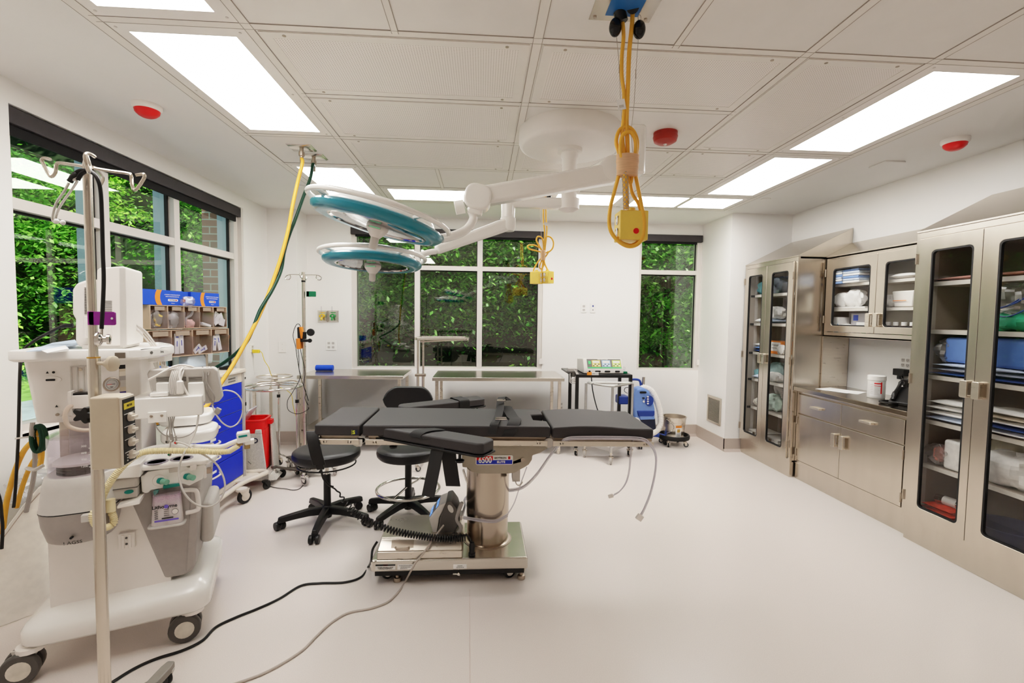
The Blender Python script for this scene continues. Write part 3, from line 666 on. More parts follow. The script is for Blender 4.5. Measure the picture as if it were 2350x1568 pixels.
# body strap lying on the pad
zs = .916
b = MB(); q = [V((.14, 3.09, zs-.03)), V((.135, 3.05, zs+.012)), V((.155, 2.98, zs+.035)), V((.175, 2.90, zs+.02)), V((.19, 2.80, zs+.006)), V((.20, 2.70, zs+.012)), V((.185, 2.62, zs+.004)), V((.165, 2.575, zs-.03)), V((.15, 2.572, zs-.055))]
b.ribbon(spl(q, 6), .07, .003, (1, -.12, 0)); bs = obj('body_strap', b, PADSIDE, TB)
b = MB(); q = [V((.06, 2.57, zs-.045)), V((.075, 2.60, zs+.006)), V((.095, 2.72, zs+.008)), V((.115, 2.86, zs+.03)), V((.125, 2.98, zs+.07)), V((.14, 3.03, zs+.085)), V((.17, 3.0, zs+.07))]
b.ribbon(spl(q, 6), .05, .003, (1, -.3, .1)); obj('strap_loop', b, PADSIDE, bs)
for c_, r_ in ((V((.115, 2.66, zs+.02)), .022), (V((.13, 2.97, zs+.07)), .018)):
    b = MB(); b.tube([c_+V((dx*r_*1.4, dy*.02, abs(dx)*.004)) for dx, dy in ((-1, -1), (1, -1), (1, 1), (-1, 1))], .005, 8, True); obj('strap_buckle', b, CHROME, bs)
# casters and feet of the base
for x, y, an in ((-.545, 2.68, .3), (.16, 2.66, .4), (-.5, 2.99, 2.5), (.16, 2.99, 1)): caster(TB, x, y, .07, an, .036, .025, BLACK, CHROME, CHROME)
for x, y in ((-.47, 2.655), (.243, 2.65), (-.47, 3.03), (.243, 3.03)):
    b = MB(); b.lathe([(1e-4, 0), (.022, 0), (.024, .012), (.02, .022), (.011, .024), (.011, .05), (.02, .05), (.02, .065), (1e-4, .065)], (x, y, 0), 18); obj('foot', b, STEELD, TB)
# ---- hand control with coiled cable
HC_ = thing('hand_control', 'black hand control with long coiled cable hanging at the head end of the table', 'hand control', (-.93, 2.57, .8))
b = MB(); b.ribbon([P(716, 990, 2.60), P(719, 1015, 2.57), P(726, 1045, 2.56), P(733, 1068, 2.56)], .062, .02, (1, .2, 0)); b.ribbon([P(733, 1066, 2.56), P(736, 1078, 2.56)], .04, .018, (1, .2, 0)); obj('handset', b, BLACK, HC_, bev=.005)
cen = spl([P(737, 1078, 2.56), P(742, 1098, 2.56), P(755, 1114, 2.57), P(765, 1118, 2.58)], 5)
b = MB(); b.tube(cen, .006, 8)
cen = spl([P(762, 1119, 2.58), P(775, 1128, 2.58), P(800, 1163, 2.585), P(832, 1190, 2.59), P(870, 1207, 2.60), P(905, 1219, 2.605), P(950, 1228, 2.61), P(1000, 1235, 2.615), P(1045, 1236, 2.62), P(1070, 1234, 2.63)], 20)
Ls = [0]
for i in range(1, len(cen)): Ls.append(Ls[-1]+(cen[i]-cen[i-1]).length)
T = 46; pts = []; K = T*12
import bisect
for k in range(K+1):
    u = k/K; u2 = u**.72  # turns open near the handset, tight near the plug
    t = Ls[-1]*u2; i = min(len(cen)-2, max(0, bisect.bisect(Ls, t)-1)); f_ = (t-Ls[i])/max(1e-9, Ls[i+1]-Ls[i]); c = cen[i].lerp(cen[i+1], min(1, f_)); tn = (cen[i+1]-cen[i]).normalized()
    n1 = tn.cross(V((0, 1, 0))).normalized(); n2 = tn.cross(n1); an = 2*pi*T*u; r_ = .017*min(1, u*12)
    pts.append(c+n1*r_*cos(an)+n2*r_*sin(an))
b.tube(pts, .0042, 6); b.tube(spl([pts[-1], P(1078, 1236, 2.64), P(1083, 1246, 2.64)], 4), .006, 8); obj('coiled_cable', b, BLACK, HC_)
b = MB(); q = P(1083, 1278, 2.64); b.lathe([(1e-4, 0), (.02, 0), (.02, .012), (.014, .014), (.016, .055), (.012, .075), (1e-4, .078)], (q.x, q.y, .152), 16); obj('plug', b, BLACK, HC_)
# ---- compression pump on the base
PU = thing('compression_pump', 'grey compression pump with blue screen leaning on the table base beside the column', 'medical pump', (-.2, 2.75, .25))
def xz(L_, Y): return [(P(x, y, Y).x, P(x, y, Y).z) for x, y in L_]
Yp = 2.72
b = MB(); b.ext(xz([(984, 1192), (1009, 1160), (1026, 1153), (1008, 1190), (1003, 1229), (994, 1226)], Yp)[::-1], Yp, Yp+.17, 'y'); obj('front_shell', b, LGREY, PU, bev=.008, seg=3)
b = MB(); b.ext(xz([(1004, 1229), (1009, 1190), (1024, 1153), (1035, 1150), (1048, 1168), (1056, 1195), (1049, 1212), (1040, 1230)], Yp-.006)[::-1], Yp-.006, Yp+.176, 'y'); obj('rear_shell', b, DGREY, PU, bev=.008, seg=3)
b = MB(); c_ = P(1034, 1168, Yp-.006); b.M = Matrix.Translation(c_) @ Matrix.Rotation(radians(-28), 4, 'Y'); b.ext(circ(.014, 20, 0, 0, .026), -.002, .0, 'y'); obj('side_button', b, LGREY, PU)
b = MB(); b.tube(spl([P(1060, 1154, Yp), P(1048, 1190, Yp), P(1058, 1212, Yp), P(1044, 1231, Yp)], 5), .010, 8, flat=1.2); b.tube([P(1060, 1154, Yp+.14), P(1048, 1190, Yp+.14), P(1058, 1212, Yp+.14), P(1044, 1231, Yp+.14)], .010, 8); b.tube([P(1060, 1155, Yp), P(1060, 1155, Yp+.14)], .01, 8); obj('bed_hook', b, GREY, PU)
A0, A1 = P(985.5, 1189, Yp+.02), P(1008, 1160.5, Yp+.02); nrm = V((-(A1-A0).z, 0, (A1-A0).x)).normalized()
b = MB(); o_ = nrm*.003
def scr(u0, u1, v0, v1, k, h):
    b.m = k; q = lambda u, v: A0.lerp(A1, u)+V((0, .13*v, 0))+nrm*h
    b.hexa([q(u0, v0)-nrm*.002, q(u1, v0)-nrm*.002, q(u0, v1)-nrm*.002, q(u1, v1)-nrm*.002, q(u0, v0), q(u1, v0), q(u0, v1), q(u1, v1)])
scr(.02, .98, 0, 1, 0, .003); scr(.06, .30, .05, .45, 1, .0045); scr(.06, .30, .55, .95, 1, .0045); scr(.70, .94, .05, .45, 1, .0045); scr(.70, .94, .55, .95, 1, .0045)
obj('screen', b, [SCREEN, mat('screen_blue', '6f9fe8', .3, em='5b8fe0', ems=.6)], PU)
b = MB(); q = P(1056, 1188, Yp+.03); b.box(q.x-.016, q.x+.012, q.y-.01, q.y+.07, q.z-.014, q.z+.014); obj('air_connector', b, WHITE, PU, bev=.003)
TUBE = mat('clear_tube', 'e2dee6', .25, var=.05, alpha=.5)
def bundle(pl, offs, parent):
    b = MB(); sp = spl(pl, 7)
    for o_ in offs: b.tube([p+V(o_) for p in sp], .0036, 7)
    obj('air_tube', b, TUBE, parent)
O4 = [(0, 0, 0), (.004, .0, .009), (.006, .006, -.008), (.002, .008, -.002)]
bundle([P(1062, 1189, 2.74), P(1085, 1193, 2.70), P(1115, 1197, 2.69), P(1140, 1196, 2.70), P(1163, 1183, 2.74)], O4, PU)
bundle([P(1163, 1183, 2.74), P(1180, 1155, 2.78), P(1195, 1110, 2.8), P(1209, 1072, 2.8)], [(0, 0, 0)], PU)
bundle([P(1060, 1182, 2.80), P(1066, 1160, 2.84), P(1069, 1142, 2.95), V((.045, 3.0, .42)), V((.15, 2.97, .41)), P(1172, 1126, 2.86), P(1200, 1118, 2.80), P(1228, 1092, 2.72), P(1262, 1045, 2.64), P(1285, 1018, 2.60), P(1302, 1008, 2.572), P(1340, 1006, 2.572), P(1400, 1006, 2.57), P(1465, 1008, 2.572), P(1488, 1018, 2.566), P(1503, 1042, 2.56), P(1504, 1075, 2.56), P(1494, 1125, 2.56), P(1479, 1165, 2.55), P(1470, 1182, 2.55)], O4, PU)
bundle([P(1452, 1010, 2.61), P(1447, 1030, 2.60), P(1444, 1075, 2.60), P(1436, 1108, 2.59), P(1422, 1128, 2.58), P(1408, 1137, 2.57)], [(0, 0, 0), (.006, .004, .004)], PU)
for p_, an in ((P(1469, 1186, 2.55), .6), (P(1404, 1138, 2.57), 1.3)):
    b = MB(M=Matrix.Translation(p_) @ Matrix.Rotation(an, 4, 'Y')); b.box(-.018, .018, -.008, .008, -.022, .012) if an < 1 else b.box(-.009, .009, -.008, .008, -.02, .008); obj('tube_connector', b, WHITE, PU, bev=.002)
# ---- cords on the floor
def cord(name, label, pl, r, m_, k=8):
    b = MB(); b.tube(spl(pl, k), r, 8); return tag(obj(name, b, m_), label, 'cord')
f = lambda x, y, z=.0055: PZ(x, y, z)
cord('power_cord', 'black power cord running from the table base across the floor to the bottom edge', [P(866, 1243, 2.62), P(855, 1262, 2.6), P(852, 1285, 2.575)]+[f(*p) for p in ((846, 1300), (828, 1325), (790, 1337), (735, 1339), (690, 1345), (640, 1375), (590, 1398), (540, 1418), (495, 1440), (465, 1470), (420, 1493), (360, 1512), (310, 1534), (258, 1566), (225, 1590))], .0065, BLACK)
cord('pump_power_cord', 'light grey cord hanging from the pump and winding over the floor', [P(1018, 1206, 2.70), P(1006, 1222, 2.66), P(993, 1238, 2.63), P(982, 1255, 2.605), P(968, 1275, 2.598), P(955, 1290, 2.585), P(945, 1307, 2.57)]+[f(*p) for p in ((930, 1335), (915, 1358), (890, 1382), (850, 1397), (800, 1407), (760, 1430), (725, 1462), (695, 1492), (650, 1522), (600, 1548), (545, 1568), (500, 1582))], .0055, mat('cord_grey', 'b5aaa0', .5))
# ================================================================== stools
def stool(label, c, rot, zseat, top, ring=None, back=False):
    o = thing('stool', label, 'stool', (c[0], c[1], 0), rot)
    x, y = 0, 0
    b = MB(); b.lathe([(1e-4, -.085), (.15, -.085), (.215, -.08), (.232, -.062), (.236, -.04), (.232, -.018), (.215, -.004), (.18, .001), (1e-4, .003)], (0, 0, zseat), 44); st = obj('seat', b, VINYL, o, world=False)
    b = MB(); b.lathe([(.13, -.10), (.14, -.085)], (0, 0, zseat), 24); b.box(-.07, .07, -.07, .07, zseat-.115, zseat-.085); obj('seat_plate', b, BLACK, o, world=False)
    b = MB(); b.cyl((0, 0, .34), (0, 0, zseat-.1), .014, n=16); obj('gas_lift', b, CHROME, o, world=False)
    b = MB(); b.cyl((0, 0, .07), (0, 0, top), .026, .025, n=20); obj('post', b, BLACK, o, world=False)
    b = MB(); b.lathe([(1e-4, .045), (.03, .045), (.036, .07), (.045, .085), (.042, .12), (.03, .135)], n=24); obj('hub', b, BLACK, o, world=False)
    for k in range(5):
        a = 2*pi*k/5; d = V((cos(a), sin(a), 0)); s_ = V((-sin(a), cos(a), 0)); b = MB()
        secs = [(.03, .105, .034, .05), (.12, .105, .03, .046), (.22, .092, .026, .04), (.305, .078, .022, .038), (.325, .072, .02, .036)]
        vs = []
        for r_, z_, hw_, hh_ in secs: vs += [d*r_+s_*hw_+V((0, 0, z_-hh_*.6)), d*r_-s_*hw_+V((0, 0, z_-hh_*.6)), d*r_-s_*hw_*.7+V((0, 0, z_+hh_*.5)), d*r_+s_*hw_*.7+V((0, 0, z_+hh_*.5))]
        fs = [(3, 2, 1, 0), (16, 17, 18, 19)]
        for i in range(4):
            for j in range(4): fs.append((4*i+j, 4*i+(j+1) % 4, 4*i+4+(j+1) % 4, 4*i+4+j))
        b.add(vs, fs); lg = obj('leg', b, BLACK, o, world=False, bev=.008)
        cx_, cy_ = (d*.308).x, (d*.308).y; W_ = WM[o.name]; q = W_ @ V((cx_, cy_, 0))
        caster(o, q.x, q.y, .075, a+rot+k*1.3, .03, .034, BLACK, BLACK, BLACK, True)
    if ring:
        b = MB(); b.tube([V((.235*cos(2*pi*i/48), .235*sin(2*pi*i/48), ring)) for i in range(48)], .011, 10, True)
        b.tube([(.235*cos(a), .235*sin(a), ring) if t else (.02*cos(a), .02*sin(a), ring+.02) for t, a in ((0, .9), (1, .9))], .008, 8); b.tube([(.235*cos(a), .235*sin(a), ring) if t else (.02*cos(a), .02*sin(a), ring+.02) for t, a in ((0, 4), (1, 4))], .008, 8)
        obj('foot_ring', b, CHROME, o, world=False)
    else:
        b = MB(); b.tube([V((.20*cos(2*pi*i/40), .20*sin(2*pi*i/40), zseat-.115)) for i in range(40)], .0055, 8, True); b.tube([(.2, 0, zseat-.115), (0.05, 0, zseat-.105)], .006, 6); b.tube([(-.1, .173, zseat-.115), (-.03, .04, zseat-.105)], .006, 6); b.tube([(-.1, -.173, zseat-.115), (-.03, -.04, zseat-.105)], .006, 6); obj('height_ring', b, BLACK, o, world=False)
    if back:
        b = MB()
        def bk(u, v, t):
            a = (u-.5)*1.15; rad = .26; w_ = 1-.12*v-.25*max(0, v-.75)**2*4
            return (rad*1.0*sin(a)*w_*.92, .235-.06*cos(a)*1.6+.10+t, zseat+.24+.19*v)
        nu, nv = 14, 8
        Rb = Matrix.Rotation(-rot, 4, 'Z') @ Matrix.Translation((-.045, .02, -.03)); b.M = Rb
        poly = [(x_*(1-.9*max(0, z_-.1)), z_) for x_, z_ in rr(-.2, .2, 0, .2, .10, 6)]
        vs = []; n = len(poly)
        for t in (0, .05):
            for px, pz in poly: vs.append((px, .33-1.1*px*px-t, zseat+.24+pz))
        b.add(vs, [tuple(range(n)), tuple(range(n, 2*n))[::-1]]+[(i, n+i, n+(i+1) % n, (i+1) % n) for i in range(n)])
        obj('backrest', b, VINYL, o, world=False, bev=.018, seg=3, ang=50)
        b = MB(M=Matrix.Rotation(-rot, 4, 'Z')); b.tube(spl([(0, .05, zseat-.1), (0, .3, zseat-.1), (0, .36, zseat-.02), (0, .345, zseat+.3)], 5), .016, 8, flat=.6); obj('back_support', b, BLACK, o, world=False)
    return o
q = P(749, 1025, 3.43)
stool('black round stool without backrest, with wire height ring, at the head of the table', (-1.115, 3.44), radians(-87), .555, .36)
stool('black round stool with backrest and chrome foot ring behind the operating table', (-.55, 3.57), radians(21), .53, .44, .2, True)
# ================================================================== surgical lamp
SL = thing('surgical_lamp', 'white ceiling mounted surgical lamp with two round teal rimmed heads on jointed arms', 'surgical lamp', (.555, 3.05, H))
cx, cy = .555, 3.05
b = MB(); b.lathe([(.328, 0), (.328, -.085), (.318, -.105), (.295, -.116), (1e-4, -.118)], (cx, cy, H), 56); obj('ceiling_canopy', b, WHITE, SL)
b = MB(); b.lathe([(.08, -.117), (.078, -.14), (.055, -.145), (.055, -.17), (.048, -.18), (.046, -.30), (.07, -.31), (.07, -.39), (.05, -.395), (.05, -.43), (.068, -.435), (.066, -.50), (.03, -.52), (1e-4, -.522)], (cx, cy, H), 36); obj('stem', b, WHITE, SL)
def barm(p, q, w0, h0, w1, h1, name, par, m_=WHITE2, bev=.02):
    p, q = V(p), V(q); d = (q-p).normalized(); s_ = d.cross(V((0, 0, 1))).normalized(); u_ = s_.cross(d)
    b = MB(); b.hexa([o_+s_*a*w_+u_*c*h_ for o_, w_, h_ in ((p, w0, h0), (q, w1, h1)) for c in (-.5, .5) for a in (-.5, .5)]); 
    b.f = [f[::-1] for f in b.f] if False else b.f
    return obj(name, b, m_, par, bev=bev, seg=4, ang=60)
E1 = V((.765, 2.46, 2.37))
barm((cx, cy, H-.35), (E1.x, E1.y, H-.345), .085, .075, .08, .07, 'extension_arm', SL)
b = MB(); b.ext(rr(E1.x-.015, E1.x+.075, E1.y-.05, E1.y+.06, .025), 2.27, 2.525, 'z'); j1 = obj('elbow', b, WHITE2, SL, bev=.018, seg=3)
j1c = P(1402, 392, 2.42); b = MB(); b.lathe([(1e-4, -.05), (.055, -.05), (.066, -.042), (.066, .042), (.055, .05), (1e-4, .05)], j1c, 28, ax='y'); obj('elbow_joint', b, WHITE2, j1)
a0, a1 = P(1412, 398, 2.42), P(1105, 452, 2.38)
barm(a0, a1, .09, .098, .09, .094, 'spring_arm', SL)
b = MB(); k = P(1098, 455, 2.38); b.M = Matrix.Translation(k) @ Matrix.Rotation(radians(12), 4, 'Y'); b.ext(rr(-.07, .065, -.065, .06, .05), -.055, .055, 'y'); b.box(-.04, .035, -.04, .04, -.085, -.04); j2 = obj('yoke_joint', b, WHITE2, SL, bev=.014, seg=3)
b = MB(); b.cyl(P(1066, 474, 2.38), P(1044, 478, 2.38), .034, n=24); obj('brake_knob', b, WHITE2, j2, bev=.004)
HC1, HC2 = P(869, 512, 2.2), P(856, 600, 2.72)
b = MB(); b.tube(spl([P(1080, 482, 2.38), P(1086, 503, 2.38), P(1070, 527, 2.36), P(1040, 541, 2.31), P(1012, 548, 2.25)], 6), .0215, 12); obj('yoke_tube', b, WHITE2, SL)
def lamp_head(c, rx, ry, R, hr):
    M = Matrix.Translation(c) @ Matrix.Rotation(ry, 4, 'Y') @ Matrix.Rotation(rx, 4, 'X'); sc = R/.30
    L_ = lambda pr: [(r_*sc, z_*sc) for r_, z_ in pr]
    b = MB(M=M); b.lathe(L_([(.262, .012), (.262, .03), (.245, .055), (.18, .085), (.09, .102), (1e-4, .106)]), n=56); hd = obj('lamp_head', b, WHITE2, SL)
    b = MB(M=M); b.lathe(L_([(.225, -.022), (.250, -.026), (.28, -.022), (.297, -.008), (.300, .006), (.292, .018), (.27, .026), (.255, .024)]), n=64, cap=False); obj('rim', b, TEAL, hd)
    b = MB(M=M); b.lathe(L_([(.226, -.0215), (.214, -.0225), (.205, -.016)]), n=56, cap=False); obj('inner_ring', b, CHROME, hd)
    b = MB(M=M); b.lathe(L_([(1e-4, .008), (.225, .008), (.225, -.018)]), n=48, cap=False); b.m = 1
    for i in range(6): b.lathe([(.034*sc, -.004*sc), (.03*sc, .004*sc), (1e-4, .0045*sc)][::1], (.085*sc*cos(i*pi/3+.3), .085*sc*sin(i*pi/3+.3), 0), 14)
    for i in range(11): b.lathe([(.034*sc, -.004*sc), (.03*sc, .004*sc), (1e-4, .0045*sc)][::1], (.165*sc*cos(i*2*pi/11), .165*sc*sin(i*2*pi/11), 0), 14)
    obj('reflector', b, [mat('lamp_inner', '4a4543', .35, .3), mat('lamp_led', '85807d', .2, .5)], hd)
    b = MB(M=M); b.lathe(L_([(1e-4, -.02), (.206, -.017)]), n=48, cap=False); obj('cover_glass', b, GLASSL, hd)
    b = MB(M=M); b.lathe(L_([(1e-4, -.105-hr), (.016, -.104-hr), (.019, -.095-hr), (.0195, -.07), (.028, -.062), (.044, -.04), (.05, -.03), (.05, -.016), (1e-4, -.014)]), n=28); hh = obj('sterile_handle', b, WHITE, hd)
    b = MB(M=M); b.ext(rr(-.03, .03, -.036*sc, -.027*sc, .003), -.0562*sc, -.0545*sc, 'y'); b.m = 1
    for i in range(7): b.box(-.022+.007*i, -.0185+.007*i, -.0575*sc, -.0555*sc, -.0335*sc, -.029*sc)
    obj('control_panel', b, [LGREY, mat('led_green', '4fbf7a', .4, em='7fe0a0', ems=.5)], hh)
    b = MB(M=M); rp = [V(((.318*sc+.0)*cos(t), .318*sc*sin(t), .042*sc)) for t in [2*pi*i/64 for i in range(64)]]
    b.tube(rp, .0115, 10, True)
    for t in (.5, 2.4, 3.9, 5.5): b.tube([(.318*sc*cos(t), .318*sc*sin(t), .042*sc), (.25*sc*cos(t), .25*sc*sin(t), .03*sc)], .009, 8)
    obj('handle_rail', b, WHITE2, hd)
    return M
lamp_head(HC1, radians(-1), radians(13.5), .297, .02)
M2 = lamp_head(HC2+V((0, 0, -.008)), radians(-3.5), radians(2), .272, .012)
b = MB(); b.tube(spl([P(1000, 577, 2.86), P(982, 580, 2.84), P(958, 588, 2.8)], 4), .018, 10); obj('yoke_tube', b, WHITE2, SL)
E2 = P(1166, 500, 3.05)
barm((cx, cy, H-.465), (E2.x, E2.y, H-.465), .08, .07, .075, .065, 'extension_arm', SL)
b = MB(); b.lathe([(.03, .12), (.045, .11), (.045, -.0), (.05, -.005), (.05, -.07), (.04, -.085), (1e-4, -.086)], (E2.x, E2.y, E2.z), 24); obj('elbow', b, WHITE2, SL)
barm((E2.x, E2.y, E2.z-.04), P(1000, 574, 2.88), .075, .085, .06, .06, 'spring_arm', SL)
# ================================================================== hanging power cords
TAPE = mat('tan_tape', 'dcb08a', .6, var=.1, scale=60, stretch=(.3, .3, 6), bump=.3); WIRE = mat('steel_wire', 'b3aaa0', .4, .8)
def outlet_box(par, c, w_, d_, h_, faces, rot=0, dot=None):
    M = Matrix.Translation(c) @ Matrix.Rotation(rot, 4, 'Z')
    b = MB(M=M); b.box(-w_/2, w_/2, -d_/2, d_/2, -h_/2, h_/2); b.cyl((0, 0, h_/2-.002), (0, 0, h_/2+.018), .016, n=14); b.box(-.022, .022, -.012, .012, h_/2, h_/2+.008)
    bx = obj('outlet_box', b, YELB, par, bev=.007, seg=3)
    for s_, (ax) in faces:
        b = MB(M=M)
        for dz in (-h_*.21, h_*.21):
            b.m = 0; pl = rr(-h_*.12, h_*.12, dz-h_*.16, dz+h_*.16, h_*.1)
            if ax == 'x': b.ext(pl, s_*w_/2-.001, s_*(w_/2+.003), 'x')
            else: b.ext(pl, s_*d_/2-.001, s_*(d_/2+.003), 'y')
            b.m = 1
            for u0, v0 in ((-.03*h_/.11, .008), (.015*h_/.11, .008), (-.006, -.018)):
                u0 *= .55
                if ax == 'x': b.box(s_*(w_/2+.0025), s_*(w_/2+.0036), u0, u0+.004, dz+v0*h_/.11*.8, dz+(v0+.010)*h_/.11*.8)
                else: b.box(u0, u0+.004, s_*(d_/2+.0025), s_*(d_/2+.0036), dz+v0*h_/.11*.8, dz+(v0+.010)*h_/.11*.8)
        obj('socket', b, [WHITE, BLACK], bx)
    if dot:
        b = MB(M=M)
        if dot == 'y': b.cyl((.008, -d_/2-.002, -h_*.2), (.008, -d_/2+.002, -h_*.2), .0115, n=18)
        else: b.cyl((w_/2-.002, .01, -h_*.12), (w_/2+.002, .01, -h_*.12), .0115, n=18)
        obj('red_button', b, RED, bx)
def cordreel(label, X0, Y0, Yh, pl, items):
    o = thing('hanging_power_cord', label, 'hanging power cord', (X0, Y0, H)); return o
Yh = 1.87
CR = thing('hanging_power_cord', 'nearest yellow power cord bundle hanging from a steel ceiling plate, tied with tan tape', 'hanging power cord', (.54, 1.83, H))
b = MB(); b.box(.417, .663, 1.66, 1.925, H-.004, H); pl = obj('ceiling_plate', b, STEEL, CR)
b = MB(); b.box(.475, .605, 1.70, 1.89, H-.006, H-.003); obj('plate_label', b, mat('plate_blue', '2f6fae', .4), pl)
b = MB()
for x in (.437, .643):
    for y in (1.68, 1.905): b.cyl((x, y, H-.007), (x, y, H-.003), .007, n=10)
obj('plate_bolts', b, STEELD, pl)
b = MB(); b.cyl((.525, 1.87, H), P(1430, 50, Yh), .024, .02, 16); b.cyl((.57, 1.84, H), P(1455, 18, Yh), .024, .018, 16); obj('strain_relief', b, BLACK, CR)
for pth, r_ in (([P(1429, 52, Yh), P(1431, 85, Yh), P(1427, 130, Yh), P(1427, 175, Yh), P(1432, 215, Yh), P(1432, 260, Yh), P(1428, 310, Yh), P(1433, 360, Yh)], .0075),
               ([P(1453, 8, Yh), P(1450, 60, Yh), P(1444, 120, Yh), P(1441, 200, Yh), P(1438, 280, Yh), P(1440, 330, Yh), P(1441, 400, Yh)], .0085),
               ([P(1428, 385, Yh), P(1420, 350, Yh), P(1414, 325, Yh), P(1421, 300, Yh), P(1436, 291, Yh), P(1452, 299, Yh), P(1462, 322, Yh), P(1461, 350, Yh), P(1452, 385, Yh)], .0075),
               ([P(1432, 385, Yh-.015), P(1424, 350, Yh-.02), P(1426, 318, Yh-.02), P(1437, 304, Yh-.02), P(1450, 306, Yh-.02), P(1459, 330, Yh-.02), P(1455, 385, Yh-.01)], .0075),
               ([P(1424, 385, Yh), P(1418, 410, Yh), P(1410, 440, Yh), P(1401, 475, Yh), P(1398, 510, Yh), P(1404, 535, Yh), P(1422, 556, Yh), P(1444, 566, Yh), P(1464, 560, Yh), P(1476, 540, Yh), P(1478, 505, Yh), P(1472, 470, Yh), P(1464, 430, Yh), P(1458, 400, Yh), P(1455, 380, Yh)], .0075),
               ([P(1444, 390, Yh+.02), P(1450, 440, Yh+.02), P(1466, 470, Yh+.02), P(1476, 510, Yh+.02), P(1472, 545, Yh+.02), P(1452, 562, Yh+.02), P(1428, 558, Yh+.02), P(1415, 545, Yh+.02)], .007),
               ([P(1440, 390, Yh), P(1442, 410, Yh), P(1448, 420, Yh), P(1451, 400, Yh), P(1450, 385, Yh)], .0065)):
    b = MB(); b.tube(spl(pth, 7), r_, 10); obj('cord', b, YEL, CR)
b = MB(); sp = spl([P(1434, 395, Yh-.02), P(1436, 440, Yh-.01), P(1437, 480, Yh)], 12); b.tube(sp, .011, 10)
b.m = 1
for s_ in (-1, 1):
    for ph in range(4):
        b.tube([p+V((.0115*cos(s_*i*.55+ph*pi/2), .0115*sin(s_*i*.55+ph*pi/2), 0)) for i, p in enumerate(sp)], .0012, 5)
obj('cable_grip', b, [YEL, WIRE], CR)
b = MB(); q = P(1440, 380, Yh-.005); b.lathe([(.040, -.042), (.043, -.04), (.0425, -.02), (.045, -.01), (.044, .0), (.0465, .015), (.045, .03), (.047, .04), (.04, .042)], q, 26, 1, .62); obj('tape_wrap', b, TAPE, CR)
for xb, yb, xs in ((1412, 63, ((1415, 85), (1419, 130), (1421, 160), (1424, 230), (1428, 300), (1426, 350))), (1467, 68, ((1465, 90), (1461, 140), (1459, 172), (1455, 240), (1449, 300), (1452, 350)))):
    q = P(xb, yb, Yh); b = MB(); b.sph(q, .0245, (1, 1, 1.45), 20, 14); obj('balancer_ball', b, mat('gloss_black', '0e0d0d', .12), CR)
    b = MB(); b.tube(spl([P(x, y, Yh) for x, y in xs], 5), .0012, 5)
    for i in range(3): zz = q.z+.036+.018*i; b.tube([q+V((.006*cos(t), .006*sin(t) if i % 2 else 0, .045+.018*i+(.0 if i % 2 else .012*sin(t)))) for t in [2*pi*k/12 for k in range(12)]], .0015, 5, True)
    b.tube([(q.x, q.y, q.z+.07), (q.x, q.y, H)], .002, 5)
    b.cyl(P(xs[2][0], xs[2][1]-12, Yh), P(xs[2][0], xs[2][1]+8, Yh), .0022, n=6); obj('suspension_wire', b, WIRE, CR)
b = MB(); q = P(1426, 240, Yh-.01); b.M = Matrix.Translation(q) @ Matrix.Rotation(radians(-12), 4, 'Y'); b.box(-.016, .016, -.001, .0, -.02, .02); b.m = 1; b.box(-.01, .008, -.002, -.0005, -.012, -.002); obj('cord_tag', b, [PAPER, LGREY], CR)
outlet_box(CR, P(1448, 521, Yh+.04), .115, .085, .118, [(-1, 'x')], 0, 'y')
# second cord, by the far window
Yh = 4.62
CR = thing('hanging_power_cord', 'farther yellow power cord bundle with two yellow outlet boxes before the back window', 'hanging power cord', (.6, 4.62, H))
b = MB(); b.box(.48, .73, 4.5, 4.75, H-.004, H); obj('ceiling_plate', b, STEEL, CR)
for pth, r_ in (([P(1248, 440, Yh), P(1247, 500, Yh), P(1250, 540, Yh), P(1246, 600, Yh), P(1243, 625, Yh)], .0075), ([P(1252, 440, Yh), P(1253, 500, Yh), P(1255, 530, Yh), P(1251, 570, Yh), P(1249, 600, Yh), P(1258, 622, Yh)], .0075),
               ([P(1246, 580, Yh), P(1232, 576, Yh), P(1214, 571, Yh), P(1212, 564, Yh), P(1226, 563, Yh), P(1240, 570, Yh), P(1247, 580, Yh)], .0075),
               ([P(1245, 580, Yh), P(1237, 563, Yh), P(1231, 552, Yh), P(1235, 543, Yh), P(1245, 549, Yh), P(1248, 575, Yh)], .0075),
               ([P(1248, 580, Yh), P(1258, 579, Yh), P(1268, 570, Yh), P(1270, 556, Yh), P(1264, 545, Yh), P(1254, 544, Yh), P(1250, 560, Yh)], .0075),
               ([P(1244, 590, Yh), P(1232, 605, Yh), P(1224, 622, Yh), P(1224, 640, Yh)], .007), ([P(1246, 592, Yh), P(1238, 612, Yh), P(1243, 617, Yh), P(1249, 605, Yh), P(1247, 592, Yh)], .007), ([P(1250, 592, Yh), P(1258, 580, Yh), P(1256, 577, Yh)], .007)):
    b = MB(); b.tube(spl(pth, 6), r_, 8); obj('cord', b, YEL, CR)
b = MB(); q = P(1246, 586, Yh); b.lathe([(.022, -.05), (.026, -.03), (.024, 0), (.027, .03), (.022, .05)], q, 20, 1, .8); obj('tape_wrap', b, TAPE, CR)
for xb, xs in ((1238, ((1238, 458), (1240, 500), (1243, 560), (1245, 580))), (1260, ((1259, 458), (1256, 500), (1252, 560), (1249, 580)))):
    q = P(xb, 451, Yh); b = MB(); b.sph(q, .0245, (1, 1, 1.4), 16, 10); obj('balancer_ball', b, MATS['gloss_black'], CR)
    b = MB(); b.tube([P(x, y, Yh) for x, y in xs], .0014, 5); b.tube([(q.x, q.y, q.z+.03), (q.x, q.y, H)], .002, 5); obj('suspension_wire', b, WIRE, CR)
